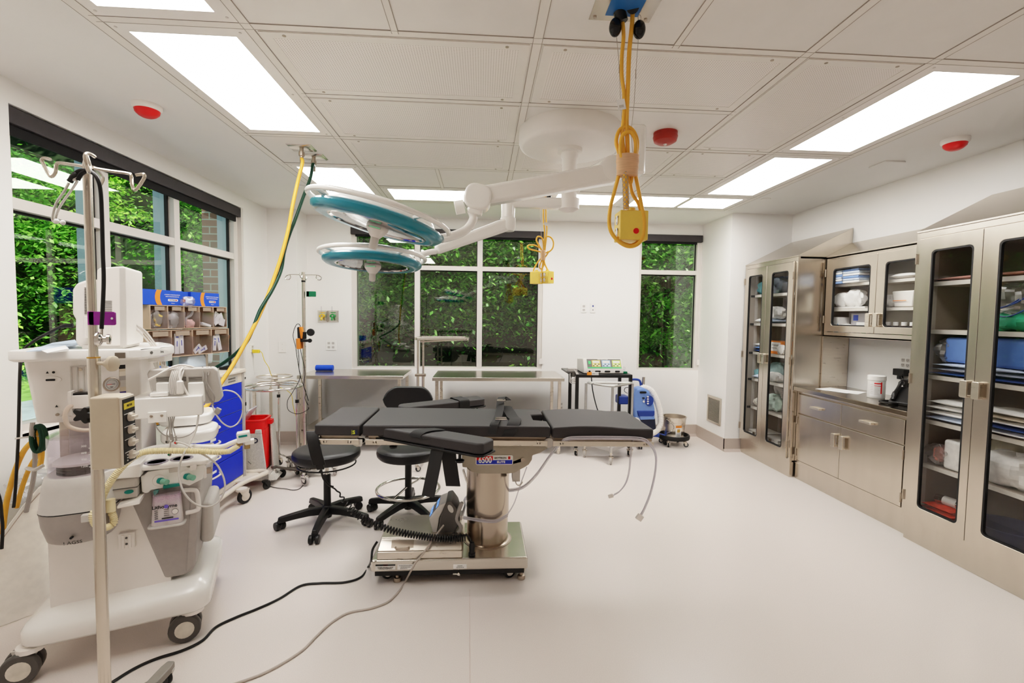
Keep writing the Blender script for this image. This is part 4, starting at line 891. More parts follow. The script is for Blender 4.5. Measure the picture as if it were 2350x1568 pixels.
for x_ in (1240, 1253):
    b = MB(); q = P(x_, 514, Yh-.01); b.M = Matrix.Translation(q) @ Matrix.Rotation(radians(20), 4, 'Y'); b.box(-.022, .022, 0, .001, -.014, .014); obj('cord_tag', b, PAPER, CR)
outlet_box(CR, P(1231, 638, Yh), .10, .085, .118, [(1, 'x')], radians(-35))
outlet_box(CR, P(1256, 637, Yh), .10, .085, .118, [(-1, 'y')], radians(-50), 'x')
# ================================================================== hoses from the ceiling
def hose(label, m_, px, py, path, r_):
    q = PZ(px, py, H); o = thing('gas_hose', label, 'hose', (q.x, q.y, H))
    b = MB(); b.hexa([(q.x-.075, q.y-.055, H-.012), (q.x+.075, q.y-.055, H-.012), (q.x-.075, q.y+.055, H-.012), (q.x+.075, q.y+.055, H-.012), (q.x-.09, q.y-.07, H), (q.x+.09, q.y-.07, H), (q.x-.09, q.y+.07, H), (q.x+.09, q.y+.07, H)]); obj('ceiling_plate', b, STEELT, o)
    b = MB(); b.lathe([(.014, 0), (.014, -.02), (.02, -.022), (.02, -.05), (.013, -.055), (.013, -.10)], (q.x, q.y, H-.012), 14); obj('fitting', b, STEELD, o)
    b = MB(); b.tube(spl([(q.x, q.y, H-.08)]+path, 8), r_, 12); obj('hose', b, m_, o)
    return o
hose('yellow gas hose hanging from a ceiling plate to the anesthesia machine', YEL, 692, 338, [P(694, 375, 3.5), P(683, 420, 3.5), P(672, 470, 3.48), P(662, 525, 3.46), P(648, 580, 3.42), P(632, 630, 3.38), P(610, 690, 3.3), P(585, 745, 3.2), P(556, 800, 3.1), P(530, 845, 3.0), P(508, 878, 2.92), P(480, 925, 2.8), P(440, 958, 2.72), P(395, 966, 2.66), P(345, 972, 2.62), P(300, 974, 2.58)], .0125)
hose('green gas hose twisted around the yellow one below its ceiling plate', GRN, 720, 359, [P(718, 378, 3.68), P(712, 410, 3.66), P(697, 450, 3.62), P(679, 500, 3.55), P(662, 545, 3.5), P(652, 580, 3.46), P(645, 620, 3.42), P(625, 665, 3.34), P(598, 710, 3.25), P(584, 745, 3.2), P(567, 783, 3.16), P(543, 810, 3.2), P(515, 832, 3.25), P(492, 846, 3.28), P(470, 862, 3.24), P(440, 930, 2.9), P(380, 968, 2.72), P(300, 980, 2.62)], .0115)
# ================================================================== back wall plates
def plate(name, label, x0, x1, z0, z1, y, kind, cat='outlet', ax='y'):
    o = thing(name, label, cat, ((x0+x1)/2, y, z0) if ax == 'y' else (y, (x0+x1)/2, z0))
    tr = (lambda b: b)
    b = MB(); M = None
    if ax == 'x': M = Matrix(((0, -1, 0, y), (1, 0, 0, 0), (0, 0, 1, 0), (0, 0, 0, 1))); yy = 0
    elif ax == '-x': M = Matrix(((0, 1, 0, y), (1, 0, 0, 0), (0, 0, 1, 0), (0, 0, 0, 1))); yy = 0
    else: yy = y
    b.M = M
    b.box(x0, x1, yy-.007, yy, z0, z1); obj('cover_plate', b, WHITE2 if kind != 'gas' else STEELT, o, bev=.002)
    b = MB(M=M)
    if kind == 'quad' or kind == 'duplex':
        xs = [(x0+x1)/2] if kind == 'duplex' else [x0+(x1-x0)*.3, x0+(x1-x0)*.7]
        for xc in xs:
            for zc in (z0+(z1-z0)*.3, z0+(z1-z0)*.7):
                b.m = 0; b.ext(rr(xc-.017, xc+.017, zc-.015, zc+.015, .008), yy-.0085, yy-.006, 'y'); b.m = 1
                b.box(xc-.008, xc-.005, yy-.0095, yy-.008, zc-.001, zc+.008); b.box(xc+.005, xc+.008, yy-.0095, yy-.008, zc-.001, zc+.008); b.box(xc-.002, xc+.002, yy-.0095, yy-.008, zc-.010, zc-.006)
        obj('socket', b, [LGREY, BLACK], o)
    elif kind == 'blank': b.m = 0; b.ext(circ(.004, 8, (x0+x1)/2, z0+(z1-z0)*.25), yy-.008, yy-.006, 'y'); b.ext(circ(.004, 8, (x0+x1)/2, z0+(z1-z0)*.75), yy-.008, yy-.006, 'y'); obj('plate_screws', b, LGREY, o)
    elif kind == 'data': b.m = 0; b.box((x0+x1)/2-.009, (x0+x1)/2+.009, yy-.009, yy-.006, z0+.075, z0+.095); b.m = 1; b.box((x0+x1)/2-.007, (x0+x1)/2+.007, yy-.009, yy-.006, z0+.03, z0+.04); obj('jack', b, [mat('jack_navy', '1d2f7d', .4), DGREY], o)
    return o
def pp(name, label, px0, py0, px1, py1, Y, kind, cat='outlet'):
    a, c = P(px0, py1, Y), P(px1, py0, Y); return plate(name, label, a.x, c.x, a.z, c.z, Y, kind, cat)
pp('wall_plate', 'blank white wall plate on the corner wall behind the ring stands', 640, 784, 657, 809, 5.586, 'blank', 'wall plate')
pp('wall_outlet', 'four socket white wall outlet above the table with the blue roll', 748, 781, 772, 804, YB, 'quad')
pp('wall_outlet', 'white two socket wall outlet between the back windows', 1333, 697, 1346, 718, YB, 'duplex')
pp('data_outlet', 'white data jack plate beside the two socket wall outlet between the windows', 1354, 697, 1367, 718, YB, 'data', 'data outlet')
pp('wall_outlet', 'low white wall outlet at the right end of the steel table', 1282, 921, 1293, 942, YB, 'duplex')
pp('wall_outlet', 'low white wall outlet behind the black cart', 1414, 921, 1424, 942, YB, 'duplex')
a = PX(578, 809, XL); c = PX(585, 790, XL)
plate('wall_outlet', 'white wall outlet with a yellow plug near the left corner', a.y-.04, a.y+.04, a.z, c.z, XL, 'duplex', 'outlet', 'x')
OX = thing('yellow_plug_cord', 'yellow plug and thin yellow cord hanging from the corner wall outlet', 'cord', (XL+.03, a.y, c.z))
b = MB(); q = V((XL+.045, a.y, a.z+.012)); b.box(q.x-.035, q.x+.035, q.y-.018, q.y+.018, q.z-.018, q.z+.018); obj('plug', b, mat('plug_yellow', 'f2d23a', .4), OX, bev=.004)
b = MB(); b.tube(spl([q+V((.035, 0, 0)), P(601, 810, 5.2), P(607, 828, 5.2), P(616, 842, 5.25), P(621, 857, 5.3), P(630, 877, 5.35), P(644, 890, 5.45), P(668, 905, 5.5), P(676, 945, 5.5), V((-2.0, 5.5, .006)), V((-1.7, 5.45, .006))], 6), .0035, 6); obj('cord', b, MATS['plug_yellow'], OX)
# medical gas outlet plates
for i, (p0, p1, m_, l) in enumerate(((729, 752.5, mat('gas_yellow', 'e8b93a', .4), 'steel wall gas outlet with yellow valve'), (753, 777, mat('gas_green', '1d8a3e', .4), 'steel wall gas outlet with green valve'))):
    a, c = P(p0, 740, YB), P(p1, 713, YB); o = thing('gas_outlet', l, 'gas outlet', ((a.x+c.x)/2, YB, a.z), 0, 'wall gas outlets')
    b = MB(); e = .02; b.hexa([(a.x, YB, a.z), (c.x, YB, a.z), (a.x+e, YB-.022, a.z+e), (c.x-e, YB-.022, a.z+e), (a.x, YB, c.z), (c.x, YB, c.z), (a.x+e, YB-.022, c.z-e), (c.x-e, YB-.022, c.z-e)]); obj('outlet_plate', b, STEELT, o)
    xc, zc = (a.x+c.x)/2+.005, a.z*.45+c.z*.55
    b = MB(); b.cyl((xc, YB-.022, zc), (xc, YB-.06, zc), .028, .024, 18); b.box(xc-.03, xc+.03, YB-.024, YB-.02, zc+.036, zc+.045); b.tube([(xc, YB-.05, zc-.01), (xc, YB-.075, zc-.05)], .012, 8); b.cyl((xc-.03, YB-.045, zc-.005), (xc-.005, YB-.045, zc-.005), .014, n=10); v_ = obj('valve', b, m_, o)
    b = MB(); b.cyl((xc+.005, YB-.055, zc), (xc+.005, YB-.07, zc), .012, n=12); obj('valve_hub', b, CHROME, o)
    b = MB(); b.box(xc-.017, xc-.007, YB-.035, YB-.022, zc+.03, zc+.115); obj('flow_tube', b, CLEAR, o)
# vent grille
o = thing('wall_vent', 'metal louvred return vent grille low on the side wall by the corner', 'vent', (2.81, 5.43, .27))
b = MB(); b.ring([(5.27, .27), (5.60, .27), (5.60, .597), (5.27, .597)], [(5.297, .297), (5.573, .297), (5.573, .57), (5.297, .57)], 2.798, 2.81, 'x'); obj('frame', b, STEEL, o, bev=.002)
b = MB()
for i in range(19): z = .302+i*.0144; b.hexa([(2.801, 5.297, z), (2.801, 5.573, z), (2.808, 5.297, z+.004), (2.808, 5.573, z+.004), (2.801, 5.297, z+.004), (2.801, 5.573, z+.004), (2.808, 5.297, z+.008), (2.808, 5.573, z+.008)])
b.m = 1; b.box(2.8085, 2.81, 5.297, 5.573, .297, .57); obj('louvres', b, [STEELV, BLACK], o)
# ================================================================== tables at the back wall
def wtable(label, x0, x1, y0, y1, z, splash=False):
    o = thing('steel_table', label, 'table', ((x0+x1)/2, (y0+y1)/2, 0))
    b = MB(); b.box(x0, x1, y0, y1, z-.038, z); obj('table_top', b, STEELT, o, bev=.004)
    b = MB(); b.box(x0+.03, x1-.03, y0+.03, y1-.03, .24, .258); obj('shelf', b, STEELT, o, bev=.003)
    for x in (x0+.03, x1-.065):
        for y in (y0+.03, y1-.065):
            b = MB(); b.box(x, x+.035, y, y+.035, .03, z-.038); b.lathe([(1e-4, 0), (.016, 0), (.02, .03)], (x+.0175, y+.0175, 0), 12); obj('leg', b, STEELV, o, bev=.003)
wtable('stainless steel table holding the blue roll under the wide back window', -2.0, -.86, 5.2, 5.84, .858)
wtable('empty stainless steel table with undershelf beside the black cart', -.53, .915, 5.08, 5.74, .858)
b = MB(); q = P(745, 844, 5.62); b.lathe([(1e-4, -.10), (.030, -.10), (.036, -.094), (.036, .094), (.030, .10), (1e-4, .10)], (q.x, 5.62, .858+.0375), 26, ax='x'); tag(obj('blue_roll', b, BLUE2, ang=30), 'shiny blue cylinder lying on the stainless table', 'speaker')
# ---- mayo stand
o = thing('mayo_stand', 'chrome instrument stand with a tray standing between the two steel tables', 'instrument stand', (-.62, 4.9, 0))
b = MB(); tr = rr(-.66, -.13, 4.62, 4.98, .05); ti = rr(-.63, -.16, 4.65, 4.95, .03); b.ring(tr, ti, 1.285, 1.31); b.ext(ti, 1.285, 1.29); obj('tray', b, STEELT, o, bev=.004)
b = MB(); b.tube([(-.62, 4.8, 1.26), (-.35, 4.8, 1.275), (-.15, 4.8, 1.285)], .008, 8); b.tube([(-.655, 4.80, 1.28), (-.59, 4.80, 1.28)], .008, 8); obj('tray_bracket', b, STEELV, o)
for x in (-.652, -.597):
    b = MB(); b.cyl((x, 4.85, .09), (x, 4.85, .93), .014, n=14); b.cyl((x, 4.85, .92), (x, 4.85, 1.285), .010, n=12); obj('post', b, STEELV, o)
b = MB(); b.box(-.68, -.57, 4.83, 4.87, .9, .925); obj('collar', b, STEELD, o, bev=.003)
b = MB(); b.tube([(-.62, 4.55, .075), (-.62, 4.85, .085), (-.62, 5.1, .075)], .013, 8); b.tube([(-.66, 4.85, .085), (-.3, 4.85, .08)], .013, 8); obj('base', b, STEELV, o)
for x, y in ((-.62, 4.56), (-.62, 5.06), (-.31, 4.85)): caster(o, x, y, .075, .5, .026)
# ---- black cart with the generator
o = thing('black_cart', 'black metal cart holding the electrosurgical generator by the back wall', 'cart', (1.35, 5.25, 0))
x0, x1, y0, y1 = 1.03, 1.66, 5.03, 5.47
b = MB(); b.box(x0, x1, y0, y1, .87, .905); obj('top', b, BLACK, o, bev=.004)
b = MB(); b.box(x0+.02, x1-.02, y0+.02, y1-.02, .30, .32); obj('shelf', b, BLACK, o)
for x in (x0, x1-.035):
    for y in (y0, y1-.035): b = MB(); b.box(x, x+.035, y, y+.035, .09, .88); obj('leg', b, BLACK, o, bev=.003); caster(o, x+.0175, y+.0175, .1, 1.0, .032)
b = MB(); b.box(.93, 1.04, 5.08, 5.40, .915, .935); b.box(1.0, 1.04, 5.08, 5.40, .87, .93); obj('side_handle', b, DGREY, o, bev=.006)
b = MB(); a, c = P(1347, 861, y0), P(1358, 854, y0); e_ = P(1374, 854, y0); b.box(a.x, c.x, y0-.002, y0, a.z, c.z); b.m = 1; b.box(c.x, e_.x, y0-.002, y0, a.z, c.z); b.m = 2; b.text('UNIT 2 A', .018, face(V(((c.x+e_.x)/2, y0-.003, (a.z+c.z)/2)), (1, 0, 0), (0, 0, 1))); obj('asset_label', b, [ORANGE, PAPER, BLACK], o)
b = MB(); b.tube(spl([(1.24, 5.2, .87), (1.25, 5.15, .7), (1.3, 5.12, .5), (1.38, 5.1, .34)], 6), .006, 8); obj('hanging_cable', b, BLACK, o)
G = thing('electrosurgical_generator', 'grey electrosurgical generator with coloured control panels on the black cart', 'medical device', (1.34, 5.25, .905))
gx0, gx1 = P(1340, 840, 5.08).x, P(1432, 840, 5.08).x; gz = .907
b = MB(); b.ext([(5.08, gz), (5.46, gz), (5.46, gz+.14), (5.16, gz+.165), (5.085, gz+.055)], gx0, gx1, 'x'); obj('housing', b, LGREY, G, bev=.012, seg=3)
T0, T1 = V((gx0, 5.083, gz+.05)), V((gx0, 5.158, gz+.162)); nd = (T1-T0).normalized(); nn = V((0, -nd.z, nd.y)).normalized(); W_ = gx1-gx0; L_ = (T1-T0).length
def gp(u, v, h=.002): return T0+V((W_*u, 0, 0))+nd*(L_*v)+nn*h
def gpan(b, u0, u1, v0, v1, k, h): b.m = k; b.hexa([gp(u0, v0, h-.003), gp(u1, v0, h-.003), gp(u0, v1, h-.003), gp(u1, v1, h-.003), gp(u0, v0, h), gp(u1, v0, h), gp(u0, v1, h), gp(u1, v1, h)])
b = MB(); gpan(b, .1, .95, .08, .95, 0, .003); gpan(b, .1, .95, .08, .18, 1, .004)
for u0, k in ((.22, 2), (.47, 3), (.73, 4)): gpan(b, u0, u0+.21, .22, .82, k, .0045); gpan(b, u0+.02, u0+.19, .56, .76, 5, .006); [gpan(b, u0+.02+.045*i, u0+.05+.045*i, .26+.14*j, .36+.14*j, 5 if (i+j) % 2 else 0, .006) for i in range(4) for j in range(2)]
gpan(b, .13, .19, .45, .75, 1, .006)
b.m = 5; b.text('MEGAPOWER', .016, face(gp(.5, .885, .004), (1, 0, 0), nd), 1.2)
obj('control_panel', b, [DGREY, mat('panel_green', '35b05a', .4), mat('panel_yellow', 'c9b84a', .4), mat('panel_lightblue', '8fb2cf', .4), mat('panel_lime', 'b3c944', .4), LGREY], G)
b = MB()
for u0, u1 in ((.12, .17), (.28, .42), (.52, .66), (.78, .9)): b.ext(rr(gx0+W_*u0, gx0+W_*u1, gz+.018, gz+.036, .008), 5.0765, 5.083, 'y')
obj('sockets', b, BLACK, G)
b = MB()
for i in range(4): b.tube(spl([(.99+.01*i, 5.12+.03*i, .93), (.97, 5.06, .88-.02*i), (1.0+.01*i, 5.045, .85-.012*i), (1.04+.008*i, 5.05, .90), (1.02, 5.1, .945), (.99+.01*i, 5.12+.03*i, .93)], 6), .005, 6)
b.box(.96, 1.06, 5.1, 5.2, .935, .96); tag(obj('grey_cable_bundle', b, GREY), 'coiled grey cable hung over the left end of the black cart', 'cable')
b = MB(); q = V((1.615, 5.2, .906)); b.tube(spl([q+V((0, 0, .01)), q+V((.02, .05, .03)), q+V((-.02, .09, .04)), q+V((.02, .04, .06)), q+V((0, -.02, .03))], 6), .006, 6); b.m = 1; b.box(q.x-.03, q.x+.02, q.y-.06, q.y-.02, q.z, q.z+.02); tag(obj('oxygen_tubing', b, [CLEAR, GRN2]), 'small coil of clear tubing with green end beside the generator', 'tubing')
# ---- hamper stand
o = thing('hamper_stand', 'triangular metal laundry hamper stand in front of the black cart', 'hamper stand', (1.37, 4.93, 0))
AL = mat('alu_tube', 'bfbdb9', .3, .7); hz = .82
A_, B_, C_ = V((1.14, 5.0, hz)), V((1.655, 5.0, hz)), V((1.36, 4.74, hz-.005))
def cornr(p, q, r_, d=.06): return [q+(p-q).normalized()*d, q+(p-q).normalized()*d*.3+(r_-q).normalized()*d*.3, q+(r_-q).normalized()*d]
b = MB(); b.tube(spl(cornr(C_, A_, B_)+cornr(A_, B_, C_)+cornr(B_, C_, A_), 4, True), .013, 10, True); obj('top_ring', b, AL, o)
for p in (A_, B_, C_):
    b = MB(); b.tube([(p.x, p.y+.01, hz-.01), (p.x, p.y+.01, .12)], .014, 10); obj('leg', b, AL, o); caster(o, p.x, p.y+.01, .13, 4.4, .036, .02, GREY)
b = MB(); b.hexa([V((p.x, p.y, z)) for z in (.13, .17) for p in (A_+V((0, .02, 0)), B_+V((0, .02, 0)), C_, C_+V((.01, 0, 0)))]); obj('base_shelf', b, GREY, o)
# ---- patient warmer
o = thing('patient_warmer', 'blue patient warming blower with a white ribbed hose beside the black cart', 'medical device', (1.92, 5.4, 0))
Yw = 5.32
pts = [(1456, 968), (1452, 925), (1455, 905), (1462, 892), (1476, 889), (1490, 898), (1500, 918), (1504, 940), (1504, 966), (1497, 978), (1470, 978)]
b = MB(); b.ext(xz(pts, Yw)[::-1], Yw, Yw+.16, 'y'); bd = obj('body', b, BLUEW, o, bev=.03, seg=4, ang=50)
b = MB(); b.ext(xz([(1462, 943), (1503, 943), (1503, 953), (1499, 957), (1466, 957)], Yw-.012)[::-1], Yw-.012, Yw+.14, 'y'); obj('waist_band', b, BLUEN, o, bev=.01)
b = MB(); b.ext(xz([(1468, 962), (1504, 960), (1506, 985), (1500, 992), (1476, 990)], Yw-.005)[::-1], Yw-.005, Yw+.2, 'y'); obj('lower_body', b, mat('dark_navy', '121a33', .3), o, bev=.01)
b = MB(); b.ext(xz([(1468, 955), (1502, 955), (1503, 963), (1470, 964)], Yw-.01)[::-1], Yw-.01, Yw+.18, 'y'); obj('lower_cover', b, BLUEW, o, bev=.006)
b = MB(); q = P(1490, 920, Yw-.004); b.M = Matrix.Translation(q); b.ext(circ(.05, 24, 0, 0, .062), -.006, 0, 'y'); pn = obj('control_panel', b, BLUEN, bd, bev=.002)
b = MB()
for i in range(4): b.M = Matrix.Translation(P(1487, 911+5.2*i, Yw-.012)); b.ext(circ(.012, 12, 0, 0, .009), 0, .006, 'y')
b.M = Matrix.Translation(P(1477, 914, Yw-.012)); b.m = 1; b.ext(circ(.016, 14, 0, 0, .009), 0, .01, 'y'); b.m = 0; b.M = Matrix.Translation(P(1478, 922, Yw-.012)); b.ext(circ(.012, 12), 0, .01, 'y')
obj('buttons', b, [WHITE, SCREEN], pn)
b = MB(); b.M = Matrix.Translation(P(1476, 901, Yw-.006)); b.ext(rr(-.04, .04, -.012, .012, .011), 0, .02, 'y'); obj('handle_opening', b, BLACK, bd)
b = MB(); b.tube(spl([P(1446, 885, 5.5), P(1448, 873, 5.5), P(1458, 871, 5.5), P(1468, 874, 5.5), P(1471, 886, 5.5)], 5), .014, 10); obj('pole_handle', b, BLUEN, o)
def ribbed(pl, r_, pitch, amp, k=6, name='hose', m_=None, par=None, n=14):
    sp = spl(pl, k); L = sum((sp[i+1]-sp[i]).length for i in range(len(sp)-1)); N = int(L/pitch*4); out = []; acc = [0]
    for i in range(len(sp)-1): acc.append(acc[-1]+(sp[i+1]-sp[i]).length)
    j = 0
    for i in range(N+1):
        t = L*i/N
        while j < len(sp)-2 and acc[j+1] < t: j += 1
        out.append(sp[j].lerp(sp[j+1], min(1, (t-acc[j])/max(1e-9, acc[j+1]-acc[j]))))
    b = MB(); b.tube(out, [r_+amp*(1, .3, -1, .3)[i % 4] for i in range(N+1)], n); return obj(name, b, m_, par, ang=60)
ribbed([P(1470, 893, 5.45), P(1480, 890, 5.45), P(1495, 898, 5.42), P(1506, 918, 5.40), P(1514, 945, 5.38), P(1516, 970, 5.36), P(1510, 985, 5.34), P(1500, 993, 5.32), P(1490, 996, 5.3)], .034, .014, .0025, 6, 'hose', WHITE, o)
ribbed([P(1448, 900, 5.5), P(1452, 930, 5.42), P(1458, 955, 5.36), P(1468, 975, 5.3)], .03, .014, .0025, 6, 'hose', WHITE, o)
b = MB(); b.box(1.63, 1.75, 5.42, 5.58, .50, .60); obj('rear_unit', b, BLUEN, o, bev=.015)
b = MB(); b.tube(spl([P(1452, 890, 5.45), P(1436, 890, 5.45), P(1433, 898, 5.45), P(1440, 903, 5.45)], 5), .004, 6); obj('cable', b, BLACK, o)
b = MB(); b.cyl((1.95, 5.5, .1), (1.95, 5.5, .82), .02, n=12); obj('pole', b, CHROME, o)
bb = MB(); fo = []
for an in (-.15, 1.5, 3.2, 4.4):
    e_ = V((1.95+.27*cos(an), 5.5+.2*sin(an), .11)); b = MB(); b.tube([(1.95, 5.5, .13), e_.lerp(V((1.95, 5.5, .13)), .3), e_], [.03, .035, .028], 10, flat=.7); obj('base_leg', b, mat('caster_blue', '2b4fae', .4), o); caster(o, e_.x, e_.y, .1, an, .032, .022, BLACK, BLACK, BLACK, True)
# ---- kick bucket on a wheeled ring
kx, ky = 2.33, 5.47
K1 = thing('bucket_dolly', 'round black bumper ring dolly on casters under the steel bucket', 'dolly', (kx, ky, 0))
b = MB(); b.lathe([(.165, .085), (.182, .085), (.186, .10), (.186, .125), (.18, .135), (.168, .135), (.165, .125)][::1]+[(.165, .085)], (kx, ky, 0), 40, cap=False); obj('bumper_ring', b, RUB, K1)
b = MB(); b.box(kx-.165, kx+.165, ky-.012, ky+.012, .088, .094); b.box(kx-.012, kx+.012, ky-.165, ky+.165, .088, .094); obj('cross_frame', b, STEELD, K1)
for an in (.8, 2.4, 3.9, 5.5): caster(K1, kx+.14*cos(an), ky+.14*sin(an), .09, an+.5, .028, .018)
K2 = thing('kick_bucket', 'stainless steel bucket with handle standing in the wheeled ring', 'bucket', (kx, ky, .095))
b = MB(); b.lathe([(1e-4, .095), (.105, .095), (.113, .105), (.138, .345), (.146, .348), (.146, .354), (.134, .352), (.108, .112), (1e-4, .105)], (kx, ky, 0), 40); bu = obj('pail', b, STEELV, K2)
b = MB(); b.tube(spl([(kx-.13, ky-.02, .33), (kx-.10, ky-.11, .31), (kx-.06, ky-.145, .25), (kx-.10, ky-.15, .2), (kx-.13, ky-.11, .17)], 5), .004, 6); obj('handle', b, CHROME, K2)
b = MB(); pz = lambda a, z: V((kx+(.113+(z-.105)*.104+.002)*cos(a), ky+(.113+(z-.105)*.104+.002)*sin(a), z))
for (a0_, a1_, z0_, z1_, k_) in ((-1.80, -1.22, .105, .235, 0), (-1.80, -1.22, .235, .262, 1), (-1.66, -1.36, .18, .22, 2), (-1.7, -1.3, .13, .134, 3), (-1.7, -1.3, .145, .149, 3), (-1.7, -1.3, .16, .164, 3)):
    b.m = k_; ext_ = .0005*k_; n_ = 6; b.add([pz(a0_+(a1_-a0_)*i/n_, z)+V((cos(a0_), sin(a0_), 0))*ext_ for z in (z0_, z1_) for i in range(n_+1)], [(i, i+1, n_+2+i, n_+1+i) for i in range(n_)])
obj('warning_sticker', b, [PAPER, ORANGE, mat('sticker_tan', 'c7a05a', .5), DGREY], K2)
# ================================================================== anesthesia machine (left)
MA = radians(22.5); MO = V((-1.86, 1.94, 0))
AM = thing('anesthesia_machine', 'large white anesthesia machine on casters with clear bellows and a cream breathing hose', 'anesthesia machine', MO, MA)
MW = WM[AM.name]; MI = MW.inverted()
def MV(x, y, v):
    d = MI.to_3x3() @ _ray(x, y); o_ = MI @ CAM; t = (v-o_.y)/d.y; return o_+d*t
def MU(x, y, u):
    d = MI.to_3x3() @ _ray(x, y); o_ = MI @ CAM; t = (u-o_.x)/d.x; return o_+d*t
def uz(L_, v): return [(MV(x, y, v).x, MV(x, y, v).z) for x, y in L_]
def ap(name, b, m_, par=None, **k): return obj(name, b, m_, par or AM, world=False, **k)
# base with bumper
b = MB()
def rpoly(e, n=6): return rr(-.005+e, .66-e, 0+e, .62-e, .07, n)
n_ = len(rpoly(0)); vs = []
for e, z in ((.012, .145), (.0, .16), (.0, .205), (.012, .225), (.05, .25), (.09, .262)): vs += [(x, y, z+.03*max(0, (x-.45)/.2)*(1 if z > .2 else 0)) for x, y in rpoly(e)]
fs = [tuple(range(n_))[::-1], tuple(range(5*n_, 6*n_))]+[(k*n_+i, k*n_+(i+1) % n_, (k+1)*n_+(i+1) % n_, (k+1)*n_+i) for k in range(5) for i in range(n_)]
b.add(vs, fs); ap('base', b, WHITE2, ang=60)
for u, v in ((.03, .05), (.585, .07), (.055, .55), (.60, .55)):
    q = MW @ V((u, v, 0)); caster(AM, q.x, q.y, .16, radians(206), .064, .045, DGREY, mat('hub_scuffed', 'd9d0c4', .5, var=.12, scale=25), WHITE, True)
# lower cabinet: white side and grey front
b = MB(); b.box(.075, .50, .10, .58, .24, .80); ap('lower_cabinet', b, WHITE, bev=.004)
gp_ = uz([(378, 1329), (303, 1160), (318, 1100), (462, 1072), (459, 1130), (449, 1296), (440, 1312), (420, 1322)], .094)
b = MB(); b.ext(gp_[::-1], .094, .585, 'y'); ap('front_panel', b, GREY, bev=.012, seg=3)
gl = uz([(459.5, 1120), (436, 1118), (425, 1316), (448, 1298)], .09)
b = MB(); b.ext(gl[::-1], .0885, .3, 'y'); ap('door_panel', b, GREY, bev=.01)
b = MB(); b.ext(rr(.585, .66, .42, .60, .03), .30, .33, 'x'); 
b = MB(); b.box(.60, .66, .2, .5, .38, .58); ap('side_pocket', b, LGREY, bev=.025, seg=3)
a_ = MV(274, 1243, .098); c_ = MV(311, 1218, .098)
b = MB(); b.box(a_.x, c_.x, .082, .10, a_.z-.03, c_.z-.0); b.m = 0; b.box(a_.x+.012, a_.x+.022, .076, .09, a_.z-.028, c_.z-.005); b.box(c_.x-.022, c_.x-.012, .076, .09, a_.z-.028, c_.z-.005); b.m = 1
for zz in (.3, .7): b.cyl(((a_.x+c_.x)/2, .081, a_.z-.03+(c_.z-a_.z+.03)*zz), ((a_.x+c_.x)/2, .078, a_.z-.03+(c_.z-a_.z+.03)*zz), .005, n=10)
ap('mount_bracket', b, [WHITE, DGREY], bev=.002)
b = MB(); b.box(.045, .06, .30, .31, .17, .62); ap('yellow_strip', b, mat('strip_yellow', 'b09a1e', .5))
# bellows unit
def loft(secs, name, m_, par=None, **k):
    b = MB(); n = len(secs[0][0]); vs = []
    for pl, z in secs: vs += [(x, y, z) for x, y in pl]
    b.add(vs, [tuple(range(n))[::-1], tuple(range((len(secs)-1)*n, len(secs)*n))]+[(j*n+i, j*n+(i+1) % n, (j+1)*n+(i+1) % n, (j+1)*n+i) for j in range(len(secs)-1) for i in range(n)])
    return ap(name, b, m_, par, **k)
BR = lambda e, s_=0: rr(.068+e, .33-e, -.045+e, .29-e, .10-e*.5, 7)
bh = loft([(BR(.035), .562), (BR(.022), .572), (BR(.006), .64), (BR(.002), .69), (BR(0), .697)], 'bellows_lower_housing', GREY, ang=60)
loft([(BR(.003), .697), (BR(.003), .702)], 'housing_seam', BLACK)
loft([(BR(0), .702), (BR(.002), .71), (BR(.012), .80), (BR(.02), .838), (BR(.026), .843)], 'bellows_upper_housing', LGREY, ang=60)
b = MB(); q = MV(168, 1245, -.05); b.text('! AGSS', .019, face(V((q.x, -.054, q.z)), (1, 0, -.0), (0, -.12, 1)), 1.1); b.cyl((q.x-.008, -.03, .60), (q.x-.008, -.0465, .602), .005, n=10); ap('lettering', b, BLACK, bh)
b = MB(); b.lathe([(.012, 0), (.014, -.012), (1e-4, -.013)], (.19, .03, .563), 12); ap('drain_knob', b, BLACK, bh)
b = MB(); b.box(.235, .275, -.065, -.035, .665, .695); b.box(.27, .30, -.06, -.045, .68, .705); ap('hose_clip', b, LGREY, bh, bev=.003)
BG = lambda e: rr(.098+e, .30-e, -.02+e, .22-e, .085, 7)
b = MB(); po, pi2 = BG(0), BG(.003); b.ring(po, pi2, .84, 1.0); b.ext(BG(.0), 1.0, 1.006); ap('bellows_dome', b, SMOKE, ang=60)
loft([(BG(.012), .884), (BG(.012), .893)], 'bellows_disc', WHITE)
b = MB(); [b.ext(BG(.022+.006*(i % 2)), .843+i*.006, .849+i*.006) for i in range(7)]; ap('bellows', b, mat('bellows_black', '35312c', .5))
b = MB(); n = 6
for i in range(4): b.box(.255, .268, -.0215, -.0205, .88+.026*i, .883+.026*i); b.text(('1200', '900', '600', '300')[i], .012, face(V((.24, -.0215, .886+.028*i)), (1, 0, 0), (0, 0, 1)))
ap('scale_marks', b, PAPER)
